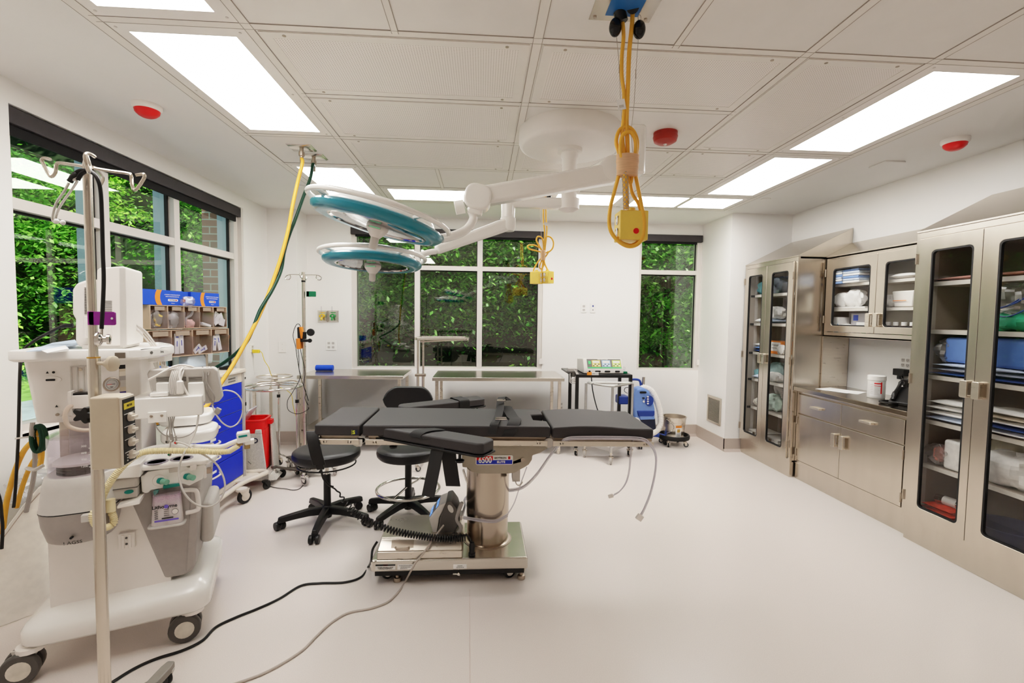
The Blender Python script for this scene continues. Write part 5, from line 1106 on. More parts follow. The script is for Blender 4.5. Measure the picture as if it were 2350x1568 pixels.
# breathing system
b = MB(); b.box(.285, .40, .03, .30, .71, .80); ap('absorber_drawer', b, LGREY, bev=.008)
b = MB(); b.box(.285, .401, .026, .30, .757, .7595); ap('drawer_seam', b, DGREY)
b = MB(); b.M = Matrix.Translation(MV(296, 1129, .028)); b.ext(circ(.016, 20, 0, 0, .008), -.005, .004, 'y'); ap('green_button', b, GREENT, bev=.001)
b = MB(); q0, q1 = MV(272, 1157, .02), MV(325, 1142, .02); b.hexa([(q0.x, -.01, q0.z-.012), (q1.x, -.01, q1.z-.02), (q0.x, .1, q0.z-.008), (q1.x, .1, q1.z-.01), (q0.x, -.005, q0.z), (q1.x, -.005, q1.z), (q0.x, .1, q0.z+.005), (q1.x, .1, q1.z+.005)]); ap('release_handle', b, WHITE, bev=.004)
b = MB(); b.ext(uz([(205, 1097), (250, 1080), (322, 1064), (322, 1096), (276, 1100), (205, 1107)], .015)[::-1], .015, .30, 'y'); ap('breathing_system_top', b, WHITE2, bev=.006, seg=3)
top = [(322, 1066), (330, 1061), (470, 1042), (489, 1047), (488, 1056), (470, 1068), (412, 1075), (330, 1092), (323, 1094)]
fr = uz([(322, 1094), (330, 1091), (337, 1084), (411, 1070), (426, 1069), (432, 1073), (470, 1065), (474, 1080), (465, 1100), (445, 1110), (434, 1116), (424, 1112), (414, 1110), (373, 1121), (347, 1126), (340, 1132), (333, 1133), (325, 1130)], .06)
b = MB(); b.ext(fr[::-1], .06, .30, 'y'); fp = ap('absorber_panel', b, WHITE2, bev=.005, seg=3)
zt_ = MV(400, 1071, .06).z
tl = [(.372, .045), (.66, .045), (.69, .10), (.70, .28), (.66, .34), (.372, .34)]
b = MB(); b.ext(tl, zt_-.004, zt_+.022); ap('absorber_lid', b, WHITE2, bev=.010, seg=3)
for px, py in ((359, 1060), (417, 1052)):
    o_ = MI @ CAM; d_ = MI.to_3x3() @ _ray(px, py); q = o_+d_*((zt_+.023-o_.z)/d_.z)
    b = MB(); b.lathe([(.046, 0), (.046, .003), (.036, .004), (.034, .001), (1e-4, .001)], (q.x, q.y, zt_+.021), 28); ap('valve_window', b, mat('valve_grey', '8a8592', .2))
b = MB(); q = MV(322, 1058, .1); b.cyl((.345, .12, zt_), (.345, .12, zt_+.035), .03, n=20); ap('valve_base', b, WHITE)
for px, py in ((315, 1062), (257, 1068)):
    q = MV(px, py, .1); b = MB(); b.lathe([(.02, -.012), (.022, .004), (.012, .01), (1e-4, .011)], q, 16); ap('green_cap', b, GREENT)
for px, py in ((366, 1103), (427, 1093)):
    q = MV(px, py, .06); b = MB(); b.lathe([(.027, 0), (.024, -.006), (1e-4, -.006)], q, 24, ax='y'); kn = ap('knob_recess', b, WHITE)
    d_ = V((.75, -.65, -.1)).normalized(); b = MB(); b.cyl(q, q+d_*.016, .0145, .0145, 16); b.m = 1; b.cyl(q+d_*.014, q+d_*.044, .0125, .0125, 16); ap('knob', b, [GREENT, MINT])
b = MB(); b.ext(uz([(374, 1115), (413, 1110), (413, 1116), (374, 1123)], .05)[::-1], .05, .07, 'y'); ap('green_latch', b, GREENT, bev=.002)
b = MB(); b.ext(uz([(351, 1128), (364, 1126), (362, 1132), (353, 1140)], .05)[::-1], .05, .075, 'y'); ap('green_latch', b, GREENT, bev=.002)
b = MB(); q = MV(399, 1078, .06); b.box(q.x-.018, q.x+.018, .054, .062, q.z-.012, q.z+.010); ap('finger_recess', b, LGREY, bev=.003)
b = MB(); q = MV(445, 1070, .06); b.box(q.x-.012, q.x+.012, .035, .062, q.z-.012, q.z+.012); ap('small_clip', b, WHITE, bev=.003)
b = MB(); q = MV(476, 1078, .1); b.box(q.x-.015, q.x+.02, .07, .10, q.z-.012, q.z+.012); b.m = 1; b.box(q.x-.012, q.x+.0, .06, .075, q.z-.03, q.z+.01); ap('pole_clamp', b, [STEELD, WHITE], bev=.003)
# clear side bracket and canister
b = MB(); b.ext(uz([(350, 1128), (360, 1127), (358, 1194), (351, 1196)], .05)[::-1], .05, .056, 'y'); ap('clear_bracket', b, CLEAR)
CB = lambda e, w_=1: [(.497+(x-.497)*w_, y) for x, y in rr(.438-e, .556+e, .045-e, .165+e, .022, 5)]
zc0, zc1 = MV(400, 1204, .045).z, MV(400, 1130, .045).z
CANM = mat('absorbent_granules', 'eee6e2', .5, var=.1, scale=260)
nn_, ll_ = CANM.node_tree.nodes, CANM.node_tree.links
bs_ = nn_['Principled BSDF']; tcx = [x for x in nn_ if x.type == 'TEX_COORD'][0]; sp_ = nn_.new('ShaderNodeSeparateXYZ'); ll_.new(tcx.outputs['Object'], sp_.inputs[0])
mr_ = nn_.new('ShaderNodeMapRange'); mr_.inputs['From Min'].default_value = zc0+.07; mr_.inputs['From Max'].default_value = zc1-.02; ll_.new(sp_.outputs[2], mr_.inputs['Value'])
nz_ = nn_.new('ShaderNodeTexNoise'); nz_.inputs['Scale'].default_value = 260; ll_.new(tcx.outputs['Object'], nz_.inputs['Vector'])
ma_ = nn_.new('ShaderNodeMath'); ma_.operation = 'MULTIPLY'; ll_.new(mr_.outputs[0], ma_.inputs[0]); ll_.new(nz_.outputs['Fac'], ma_.inputs[1])
mx_ = nn_.new('ShaderNodeMixRGB'); ll_.new(ma_.outputs[0], mx_.inputs[0]); mx_.inputs[1].default_value = (*lin('efe8e3'), 1); mx_.inputs[2].default_value = (*lin('b06aa8'), 1); ll_.new(mx_.outputs[0], bs_.inputs['Base Color'])
can = loft([(CB(-.003, 1.05), zc0), (CB(-.003, .9), zc1-.012)], 'absorbent_canister', CANM, ang=60)
loft([(CB(.0, 1.06), zc0), (CB(.0, .91), zc1)], 'canister_shell', CLEAR, can, ang=60); loft([(CB(.008, 1.06), zc0-.008), (CB(.008, 1.06), zc0+.002)], 'canister_foot', LGREY, can, bev=.003)
loft([(CB(.003, .9), zc1-.016), (CB(.003, .9), zc1+.018)], 'canister_collar', CLEAR, can)
hx = .565; b = MB(); b.tube(spl([(hx-.01, .09, zc1-.01), (hx+.03, .09, zc1-.015), (hx+.045, .09, zc1-.03), (hx+.05, .09, zc0+.05), (hx+.04, .09, zc0+.035), (hx, .09, zc0+.03)], 6), .010, 10); ap('canister_handle', b, WHITE, can)
yl = .0425; zc = lambda t: zc0+(zc1-zc0)*t
b = MB(); F_ = lambda u, z: face(V((u, yl-.0015, z)), (1, 0, 0), (0, 0, 1))
b.m = 0; b.text('LithoLyme', .021, F_(.494, zc(.60)), 1.05, .0005); b.m = 1; b.ext(circ(.0085, 18, .500, zc(.60)), yl-.002, yl-.001, 'y'); b.box(.455, .545, yl-.001, yl, zc(.15), zc(.2)); b.m = 0
for i in range(5): b.box(.456, .468, yl-.001, yl, zc(.25+.06*i), zc(.27+.06*i))
b.box(.482, .525, yl-.001, yl, zc(.225), zc(.26)); b.ext(circ(.013, 16, .532, zc(.41)), yl-.0008, yl, 'y'); b.m = 2; b.ext(circ(.0115, 16, .532, zc(.41)), yl-.0012, yl, 'y'); b.m = 0
for i in range(4): b.box(.49, .51, yl-.001, yl, zc(.32+.06*i), zc(.33+.06*i))
ap('canister_print', b, [BLACK, mat('print_purple', '7262c4', .5), CANM], can)
# column, upper body, tray
b = MB(); b.box(.105, .37, .26, .55, .80, 1.07); ap('rear_column', b, LGREY, bev=.006)
b = MB(); b.box(.07, .105, .27, .5, .80, 1.06); ap('column_trim', b, CREAM, bev=.004)
lo = [(.048, .125), (.062, .105), (.262, .1), (.385, .20), (.40, .5), (.048, .52)]; hi = [(.014, .125), (.03, .105), (.262, .1), (.388, .20), (.405, .5), (.014, .52)]
loft([(lo, 1.052), (hi, 1.32)], 'upper_body', WHITE, bev=.008, seg=3)
TR = [(-.005, .055), (.385, .035), (.425, .045), (.475, .14), (.50, .30), (.47, .42), (.40, .58), (.0, .60)]
IN = lambda e: [(x+(.24-x)*e, y+(.3-y)*e) for x, y in TR]
b = MB(); n = len(TR); 
loft([(IN(.05), 1.316), (IN(0), 1.325), (IN(0), 1.358), (IN(.015), 1.364), (IN(.07), 1.366), (IN(.09), 1.357)], 'top_tray', WHITE2, bev=.004, seg=2, ang=35)
b = MB(); b.M = face(V((.452, .093, 1.343)), (.47, .87, 0), (0, 0, 1)); b.ext(circ(.007, 14), -.001, .0006); b.M = None; b.text('Aestiva', .017, face(V((.472, .136, 1.343)), (.5, .87, 0), (0, 0, 1)), 1.0, .0003); ap('brand_lettering', b, DGREY)
b = MB(); b.box(.338, .372, .026, .06, 1.326, 1.350); ap('tray_notch', b, mat('notch_brown', '6a5f55', .6))
q = MV(117, 872, .1); b = MB(); b.M = Matrix.Translation(q); b.ext(circ(.034, 26, 0, 0, .016), -.004, .004, 'y'); b.m = 1; b.ext(rr(-.015, .015, -.004, .004, .003), -.006, 0, 'y'); ap('data_port', b, [WHITE, BLACK])
b = MB(); q = MV(114, 855, .098); b.ext([(q.x-.012, q.z-.004), (q.x-.003, q.z-.004), (q.x-.0075, q.z+.005)], .097, .099, 'y'); b.ext(circ(.005, 12, q.x+.012, q.z), .0975, .099, 'y'); q = MV(137, 932, .1); b.ext([(q.x-.014, q.z-.004), (q.x-.005, q.z-.004), (q.x-.0095, q.z+.005)], .097, .1, 'y'); ap('port_symbols', b, BLACK)
q = MV(136, 950, .1); b = MB(); b.cyl((q.x, .1, q.z), (q.x, .085, q.z), .012, n=16); b.m = 1; b.cyl((q.x, .086, q.z), (q.x, .078, q.z), .006, n=12); ap('gas_port', b, [WHITE, STEELD])
q0, q1 = MV(164, 904, .1), MV(207, 839, .1); b = MB(); b.ring([(q0.x, q0.z), (q1.x, q0.z), (q1.x, q1.z), (q0.x, q1.z)], [(q0.x+.004, q0.z+.004), (q1.x-.004, q0.z+.004), (q1.x-.004, q1.z-.004), (q0.x+.004, q1.z-.004)], .094, .102, 'y'); b.box(q0.x+.02, q0.x+.024, .096, .102, q0.z, q1.z); b.box(q1.x-.024, q1.x-.02, .096, .102, q0.z, q1.z); b.m = 1
for t in (.12, .86): b.cyl(((q0.x+q1.x)/2, .099, q0.z+(q1.z-q0.z)*t), ((q0.x+q1.x)/2, .096, q0.z+(q1.z-q0.z)*t), .006, n=14)
ap('mounting_rail', b, [LGREY, BEIGE])
q0, q1 = MV(165, 938, .07), MV(212, 905, .07); b = MB(); b.box(q0.x, q1.x, .055, .1, q0.z, q1.z); b.box(q0.x-.008, q0.x+.005, .05, .1, q0.z-.03, q1.z+.018); ap('accessory_box', b, WHITE, bev=.004)
b = MB(); b.box(q0.x+.01, q1.x, .07, .1, q0.z-.024, q0.z); b.box(q0.x+.008, q1.x-.005, .06, .1, q1.z, q1.z+.008); ap('accessory_slot', b, BLACK)
b = MB(); b.tube(spl([MV(165, 931, .06), MV(155, 938, .04), MV(149, 955, .03), MV(155, 975, .03), MV(170, 984, .03), MV(195, 988, .03), MV(220, 984, .04), MV(240, 975, .06)], 6), .0085, 10); ap('sample_hose', b, mat('hose_beige', 'd8c6b6', .5))
# gauge and card on the angled front
g0, g1 = V((.262, .1, 0)), V((.386, .20, 0)); gd = (g1-g0).normalized(); gn = V((gd.y, -gd.x, 0))
def onface(px, py):
    d_ = MI.to_3x3() @ _ray(px, py); o_ = MI @ CAM; t = (g0-o_).dot(gn)/d_.dot(gn); return o_+d_*t
q = onface(256, 882); M_ = face(q, gd, (0, 0, 1)); b = MB(M=M_); b.lathe([(.032, -.002), (.032, .004), (.028, .005), (.026, .002)], n=30, cap=False); b.m = 1; b.lathe([(.0265, .002), (1e-4, .002)], n=26); b.m = 2; b.box(-.018, .0, -.001, .001, .0025, .0035); b.m = 3; b.box(0, .012, -.001, .001, .0025, .0035); b.lathe([(.0205, .0024), (.0195, .0026)], n=26, cap=False); b.text('bar', .008, Matrix.Translation((0, -.012, .003))); ap('pressure_gauge', b, [STEELD, PAPER, RED, BLACK])
q = onface(281, 873); M_ = face(q, gd, (0, 0, 1)); b = MB(M=M_)
for k_, (z0, z1) in enumerate(((.052, .07), (.04, .052), (.02, .04), (.0, .02), (-.03, 0), (-.05, -.03), (-.07, -.05))): b.m = k_ % 4 if k_ not in (0, 6) else (4 if k_ == 0 else 5); b.box(-.012, .012, z0, z1, -.001, .002)
ap('yoke_label', b, [LGREY, BEIGE, CREAM, GREY, BLACK, mat('label_purple', '4c4585', .5)])
# support arm and bracket
a0, a1 = MV(292, 957, .06), MV(463, 905, .06)
b = MB(); b.box(a0.x, a1.x, .06, .12, MV(463, 953, .06).z, MV(463, 908, .06).z); arm = ap('support_arm', b, WHITE2, bev=.005, seg=3)
b = MB(); q0, q1 = MV(339, 972, .05), MV(382, 945, .05); b.box(q0.x, q1.x, .05, .062, q0.z, q1.z); b.m = 1
for t in (.2, .75): b.cyl((q0.x+(q1.x-q0.x)*t, .05, q0.z*.35+q1.z*.65), (q0.x+(q1.x-q0.x)*t, .046, q0.z*.35+q1.z*.65), .006, n=12)
ap('arm_bracket', b, [WHITE2, STEELD], arm, bev=.002)
b = MB(); b.box(.37, .43, .1, .3, MV(463, 908, .06).z-.04, MV(463, 908, .06).z-.0); ap('arm_mount', b, WHITE2, bev=.012, seg=3)
# white bag arm and worktop
b = MB(); b.tube(spl([MV(300, 1050, .12), MV(330, 1035, .10), MV(370, 1026, .08), MV(440, 1025, .05), MV(505, 1026, .02), MV(530, 1018, .01), MV(548, 1011, .0)], 6), .0115, 12); ap('bag_arm', b, WHITE2)
q = MV(560, 1005, .0); b = MB(); b.M = Matrix.Translation(q) @ Matrix.Rotation(radians(-6), 4, 'Y'); b.box(-.028, .026, -.02, .025, -.02, .03); b.box(.0, .04, -.015, .02, -.035, -.012); hd_ = ap('bag_arm_head', b, WHITE2, bev=.005, seg=3)
b = MB(); b.M = Matrix.Translation(q) @ Matrix.Rotation(radians(-6), 4, 'Y'); b.box(-.020, .016, -.0225, -.01, .008, .018); ap('head_button', b, GREENT, hd_, bev=.002)
b = MB(); b.cyl(q+V((.012, 0, -.03)), q+V((.012, 0, -.052)), .013, n=14); b.cyl(MV(545, 1022, .0), MV(556, 1016, .0), .012, n=14); ap('hose_fitting', b, mat('amber_plastic', 'a5895c', .3, alpha=.8), hd_)
ribbed([MW @ p for p in (MV(254, 1170, -.01), MV(262, 1196, -.01), MV(252, 1208, -.02), MV(232, 1212, -.05), MV(217, 1200, -.06), MV(213, 1180, -.06), MV(228, 1165, -.05), MV(240, 1130, -.04), MV(262, 1094, -.04), MV(290, 1063, -.03), MV(318, 1043, -.01), MV(345, 1036, .0), MV(400, 1035, .0), MV(460, 1036, .0), MV(500, 1038, -.0), MV(526, 1036, .0))], .0125, .0065, .0022, 10, 'breathing_hose', HOSEC, AM, 12)
b = MB(); b.cyl(MV(254, 1146, -.01), MV(254, 1174, -.01), .016, .0175, 16); ap('hose_cuff', b, HOSEC)
b = MB(); b.cyl(MV(524, 1037, .0), MV(548, 1023, .0), .0135, .0125, 16); ap('hose_cuff', b, HOSEC)
# white rear worktop pieces behind the arm
b = MB(); b.ext(rr(.39, .63, .42, .70, .09, 6), .93, .985); ap('side_table', b, WHITE2, bev=.015, seg=3)
b = MB(); b.ext(rr(.42, .66, .30, .58, .09, 6), .86, .925); ap('side_table_lower', b, WHITE2, bev=.02, seg=3)
b = MB(); b.ext(uz([(298, 957), (309, 957), (311, 1000), (314, 1005), (313, 1030), (300, 1034), (297, 990)], .12)[::-1], .12, .128, 'y'); ap('clear_screen', b, SMOKE)
# gas hoses coiled behind and hanging at the far side
b = MB(); [b.tube([MV(84+2*i, 1008, .4)+V((.018*cos(t)*(1+.1*i), .03*i*.3, .06*sin(t))) for t in [2*pi*k/28 for k in range(28)]], .0095, 8, True) for i in range(3)]; ap('green_coil', b, GRN)
b = MB(); b.tube(spl([MV(86, 980, .42), MV(92, 1010, .42), MV(96, 1040, .42), MV(92, 1070, .42)], 5), .011, 8); b.tube(spl([MV(78, 1010, .5), MV(55, 1035, .55), MV(35, 1080, .6), MV(18, 1140, .63), MV(10, 1185, .64), MV(6, 1225, .64)], 6), .0115, 10); b.tube(spl([MV(90, 1040, .5), MV(70, 1070, .56), MV(52, 1115, .6), MV(38, 1165, .62)], 6), .010, 10); ap('yellow_hose', b, YEL)
b = MB(); b.tube(spl([MV(75, 970, .40), MV(73, 1000, .40), MV(80, 1040, .45), MV(78, 1090, .52), MV(68, 1140, .56), MV(60, 1175, .58)], 6), .0095, 8); ap('grey_hose', b, GREY)
b = MB(); b.tube(spl([MV(62, 1075, .38), MV(80, 1078, .34), MV(100, 1068, .34)], 5), .010, 8, flat=.8); b.tube(spl([MV(35, 1007, .45), MV(80, 1001, .42), MV(100, 1002, .4)], 4), .004, 6); ap('hose_holder', b, LGREY)
# ---- patient monitor on the tray
PM = thing('patient_monitor', 'large white patient monitor seen from behind standing on the anesthesia machine', 'monitor', MW @ V((.23, .3, 1.366)), MA)
v0, v1 = .17, .43
prof = uz([(181, 800), (170, 788), (170, 733), (163, 720), (163, 665), (172, 650), (190, 644), (222, 640), (222, 800)], v0)
b = MB(); b.ext([(x, max(1.366, z)) for x, z in prof][::-1], v0+.01, v1-.01, 'y'); W_ = WM[AM.name]
def am(name, b, m_, par, **k):
    b.v = [MW @ q for q in b.v]; return obj(name, b, m_, par, world=True, **k)
am('rear_housing', b, WHITE, PM, bev=.014, seg=3, ang=50)
fr_ = uz([(222, 800), (222, 621), (228, 615), (284, 611), (289, 616), (292, 795), (287, 801)], v0-.01)
b = MB(); b.ext([(x, max(1.372, z)) for x, z in fr_][::-1], v0-.012, v1+.01, 'y'); am('front_housing', b, WHITE, PM, bev=.010, seg=3)
gs = uz([(274, 616), (287, 616), (290, 795), (276, 796)], v0-.014); b = MB(); b.ext(gs[::-1], v0-.0145, v0+.0, 'y'); am('grey_edge', b, LGREY, PM)
b = MB()
for i in range(17): q0, q1 = MV(194, 661+3.7*i, v0+.008), MV(208, 661+3.7*i, v0+.008); b.box(q0.x, q1.x, v0+.006, v0+.012, q0.z-.0013, q0.z+.0013)
am('vent_slots', b, DGREY, PM); b = MB()
for i in range(7): q0, q1 = MV(236, 691+3.8*i, v0-.013), MV(257, 691+3.8*i, v0-.013); b.box(q0.x, q1.x, v0-.0135, v0-.008, q0.z-.0013, q0.z+.0013)
am('vent_slots', b, DGREY, PM)
b = MB(); q0, q1 = MV(182, 804, v0), MV(289, 795, v0); b.box(q0.x+.01, q1.x-.006, v0-.005, v1, 1.3585, 1.376); am('foot', b, LGREY, PM, bev=.003)
q0, q1 = MV(197, 776, v0+.004), MV(259, 725, v0+.004); b = MB(); b.box(q0.x, q1.x-.0, v0-.016, v0+.01, q0.z, q1.z); b.box(q0.x+.008, q1.x-.008, v0-.02, v0, q0.z+.012, q1.z-.018); am('battery_cover', b, WHITE, PM, bev=.003)
b = MB(); b.box(q0.x-.0, q0.x+.006, v0-.02, v0, 1.6, 1.6); b.m = 0
b = MB(); b.tube(spl([MV(168, 746, v0+.1), MV(145, 748, v0+.1), MV(110, 765, v0+.12), MV(75, 785, v0+.16), MV(50, 810, v0+.2), MV(46, 850, .48), MV(44, 920, .52), MV(42, 1000, .55), MV(38, 1080, .55), MV(34, 1140, .55), MV(31, 1165, .55)], 8), .0065, 8); b.cyl(MV(168, 746, v0+.1), MV(142, 750, v0+.1), .009, .007, 12); b.v = [MW @ q for q in b.v]
tag(obj('monitor_power_cord', b, BLACK), 'black power cord arching from the white monitor down behind the machine', 'cord')
b = MB(); b.tube(spl([MV(-25, 1090, .5), MV(-2, 1140, .5), MV(4, 1185, .5), MV(6, 1215, .5), MV(4, 1260, .5)], 6), .007, 8); b.v = [MW @ q for q in b.v]; tag(obj('black_wall_cable', b, BLACK), 'thick black cable dropping into the white bin at the frame edge', 'cable')
# papers on the tray
for i, (pl, l) in enumerate(((((95, 806), (150, 796), (158, 806), (108, 811)), 'small folded white paper lying at the edge of the machine tray'), (((60, 808), (120, 790), (172, 784), (180, 792), (110, 805)), 'bluish printed sheets spread on the machine tray beside the monitor'))):
    b = MB(); vs = []
    for x, y in pl: d_ = MI.to_3x3() @ _ray(x, y); o_ = MI @ CAM; q = o_+d_*((1.372-i*.003-o_.z)/d_.z); vs.append(q)
    n = len(vs); b.add([MW @ q for q in vs]+[MW @ (q+V((0, 0, .002+.004*((j*7) % 3)))) for j, q in enumerate(vs)], [tuple(range(n))[::-1], tuple(range(n, 2*n))]+[(j, (j+1) % n, n+(j+1) % n, n+j) for j in range(n)])
    tag(obj('paper', b, PAPER if i == 0 else mat('paper_blue', 'c3d3e6', .6, var=.25, scale=18)), l, 'paper')
# ---- flat display on the arm (seen from behind)
FD = thing('flat_display', 'light grey flat display seen from behind with cables draped over it', 'monitor', MW @ V((.5, .12, 1.12)), MA)
vb, vf = .13, .20
def dp(x, y, v): return MV(x, y, v)
bk_ = [dp(338, 858, vb), dp(345, 848, vb), dp(490, 843, vb), dp(499, 850, vb), dp(509, 915, vb), dp(500, 925, vb), dp(470, 930, vb), dp(350, 925, vb)]
b = MB(); b.ext([(p.x, p.z) for p in bk_][::-1], vb, vf, 'y'); b.v = [V((q.x, q.y+(1.2-q.z)*.25, q.z)) for q in b.v]; sh = lambda q: V((q.x, q.y+(1.2-q.z)*.25, q.z))
am('rear_shell', b, LGREY, FD, bev=.008, seg=3)
b = MB()
for i in range(5):
    for x0_, x1_ in ((359, 390), (405, 428), (433, 464)): q0, q1 = dp(x0_, 866+2.3*i, vb), dp(x1_, 866+2.3*i, vb); b.box(q0.x, q1.x, vb-.0012+.03, vb+.03, q0.z-.001, q0.z+.001)
b.v = [V((q.x, q.y-.03+(1.2-q.z)*.25, q.z)) for q in b.v]; am('vent_slots', b, DGREY, FD)
b = MB(); q0, q1 = dp(358, 908, vb-.03), dp(388, 878, vb-.03); b.box(q0.x, q1.x, vb-.03, vb+.03, q0.z, q1.z); q0, q1 = dp(343, 912, vb-.05), dp(386, 900, vb-.05); b.box(q0.x, q1.x, vb-.05, vb+.02, q0.z, q1.z); q0, q1 = dp(432, 925, vb-.02), dp(470, 877, vb-.02); b.box(q0.x, q1.x, vb-.025, vb+.04, q0.z, q1.z); am('bracket', b, WHITE2, FD, bev=.006, seg=3)
# cables over the display and hanging leads
CG = mat('cable_grey', 'c4beb8', .45); CG2 = mat('cable_dark', '9c9690', .45)
def cabs(name, label, paths, m_, r_=.0035):
    b = MB()
    for p in paths: b.tube([MW @ q for q in spl(p, 7)], r_, 7)
    return tag(obj(name, b, m_), label, 'cable')
pth = []
for i in range(7): x = 391+4.2*i; pth.append([dp(x+2, 906, vb-.06), dp(x-2, 880, vb-.05), dp(x+3, 858, vb-.03), dp(x+10, 842, vb+.02), dp(x+22, 842, vb+.06), dp(x+30, 852, vb+.09)])
cabs('sensor_cable_bundle', 'bundle of grey sensor cables looped over the middle of the flat display', pth, CG)
cabs('white_cable', 'thick white cable arching over the top of the flat display', [[dp(341, 872, vb-.04), dp(360, 862, vb-.04), dp(390, 845, vb-.02), dp(415, 838, vb), dp(440, 842, vb), dp(452, 848, vb+.05)], [dp(432, 908, vb-.05), dp(420, 885, vb-.05), dp(412, 865, vb-.04), dp(416, 848, vb-.02), dp(430, 842, vb+.03)]], mat('cable_white', 'e8e2dc', .4), .005)
cabs('display_side_cable', 'dark grey cables hanging over the right end of the flat display', [[dp(465, 842, vb), dp(467, 865, vb-.02), dp(470, 890, vb-.02), dp(480, 915, vb-.01), dp(488, 928, vb)], [dp(478, 843, vb), dp(473, 870, vb-.02), dp(477, 900, vb-.02), dp(490, 930, vb)], [dp(475, 843, vb), dp(476, 880, vb-.02), dp(492, 910, vb-.02), dp(487, 930, vb)], [dp(484, 842, vb), dp(478, 862, vb-.02)]], CG2, .003)
cabs('looping_lead', 'thin grey lead making a wide loop to the right of the display', [[dp(487, 930, vb), dp(495, 950, vb-.02), dp(512, 972, vb-.02), dp(530, 980, vb), dp(547, 970, vb+.02), dp(557, 945, vb+.02), dp(555, 920, vb+.02), dp(540, 902, vb+.02), dp(520, 896, vb+.03), dp(508, 898, vb+.04)]], CG, .0035)
b = MB(); q = MW @ dp(500, 943, vb-.02); b.M = Matrix.Translation(q) @ Matrix.Rotation(.5, 4, 'Y'); b.box(-.012, .012, -.006, .006, -.016, .014); tag(obj('lead_plug', b, CG2, bev=.003), 'small grey plug hanging at the corner of the flat display', 'plug')
b = MB(); q0, q1 = dp(405, 906, vb-.07), dp(420, 874, vb-.07); b.box(q0.x, q1.x, vb-.075, vb-.05, q0.z, q1.z); b.v = [MW @ q for q in b.v]; tag(obj('spo2_clip', b, WHITE, bev=.007, seg=3), 'white sensor clip tucked among the cables on the display', 'sensor')
pth = [[dp(356, 970, .05), dp(362, 985, .05), dp(380, 1000, .05), dp(410, 1005, .05), dp(435, 998, .06), dp(450, 985, .08)]]
for i in range(4): pth.append([dp(386+5*i, 955, .07), dp(388+3*i, 975, .06), dp(383+6*i, 995, .05), dp(385+7*i, 1012, .04)])
pth.append([dp(396, 957, .06), dp(391, 980, .05), dp(392, 1010, .03), dp(389, 1040, .02)])
cabs('ecg_lead_set', 'group of thin grey monitoring leads hanging below the support arm', pth, CG2, .0024)
cabs('spo2_cable', 'pale grey cable looping from the support arm down past the canister', [[dp(456, 952, .07), dp(450, 985, .05), dp(437, 1015, .02), dp(420, 1045, -.02), dp(411, 1075, -.03), dp(413, 1105, -.04), dp(425, 1135, -.05), dp(450, 1158, -.05), dp(480, 1163, -.04), dp(503, 1150, -.03), dp(515, 1125, -.02), dp(514, 1100, -.01), dp(500, 1070, .0), dp(480, 1052, .0), dp(450, 1035, .0), dp(425, 1020, .01), dp(404, 1014, .02)]], CG, .0042)
for i, (x, y, m_, l) in enumerate(((389, 1043, GRN2, 'green tipped lead clip hanging lowest over the absorber'), (384, 1014, BLACK, 'black tipped lead clip below the support arm'), (404, 1016, RED, 'red tipped lead clip below the support arm'), (394, 1011, PAPER, 'white round lead clip below the support arm'))):
    q = MW @ dp(x, y, .03); b = MB(); b.lathe([(.007, -.004), (.009, 0), (.007, .004), (1e-4, .005)], q, 14, ax='y'); b.tube([q, q+V((0, 0, .03))], .004, 7); b.m = 1; b.lathe([(.004, -.006), (1e-4, -.0065)], q, 12, ax='y'); tag(obj('lead_clip', b, [CG2, m_]), l, 'lead clip', 'monitoring lead clips')
# cable from monitor to clamp, behind the tray
cabs('monitor_cables', 'grey cables slanting down from behind the white monitor to the display mount', [[dp(291, 733, .3), dp(315, 748, .32), dp(340, 775, .34), dp(358, 800, .34), dp(372, 815, .32), dp(374, 835, .28)], [dp(291, 745, .3), dp(318, 760, .32), dp(345, 790, .34), dp(365, 812, .34), dp(378, 818, .32), dp(378, 838, .28)], [dp(291, 738, .31), dp(330, 757, .33), dp(360, 795, .35), dp(372, 812, .34)]], CG, .004)
b = MB(); q = MW @ dp(372, 822, .32); b.box(q.x-.05, q.x+.03, q.y-.03, q.y+.03, q.z-.015, q.z+.02); b.tube([q, q+V((.02, 0, -.12))], .012, 8); b.tube([q+V((-.03, 0, -.02)), q+V((-.02, 0, -.06)), q+V((.03, 0, -.05))], .012, 8); tag(obj('cable_clamp', b, WHITE2, bev=.006), 'white clamp bundling the cables behind the flat display', 'clamp')
# ================================================================== IV pole with its clamped box
px_, py_ = -1.295, 1.65
IP = thing('iv_pole', 'steel IV pole standing in front of the anesthesia machine with four hooks on top', 'iv pole', (px_, py_, 0))
zcol = P(213, 822, py_).z
b = MB(); b.cyl((px_, py_, .08), (px_, py_, zcol), .0175, n=24); b.m = 1; b.lathe([(.018, 0), (.0182, .004), (.012, .005)], (px_, py_, zcol), 20); obj('lower_tube', b, [STEEL, mat('brass', 'c99a4a', .3, .9)], IP)
b = MB(); b.cyl((px_, py_, zcol-.1), (px_, py_, 1.99), .0125, n=20); b.lathe([(.0125, 0), (.012, .02), (.004, .055), (1e-4, .058)], (px_, py_, 1.985), 16); obj('upper_tube', b, STEEL, IP)
zk = P(245, 834, py_).z; b = MB(); b.cyl((px_+.015, py_-.003, zk), (px_+.055, py_-.01, zk), .006, n=10); b.lathe([(1e-4, .078), (.018, .078), (.026, .072), (.026, .062), (.014, .052), (.012, .045), (1e-4, .045)], (px_, py_-.01, zk), 14, ax='x'); obj('height_knob', b, BEIGE, IP)
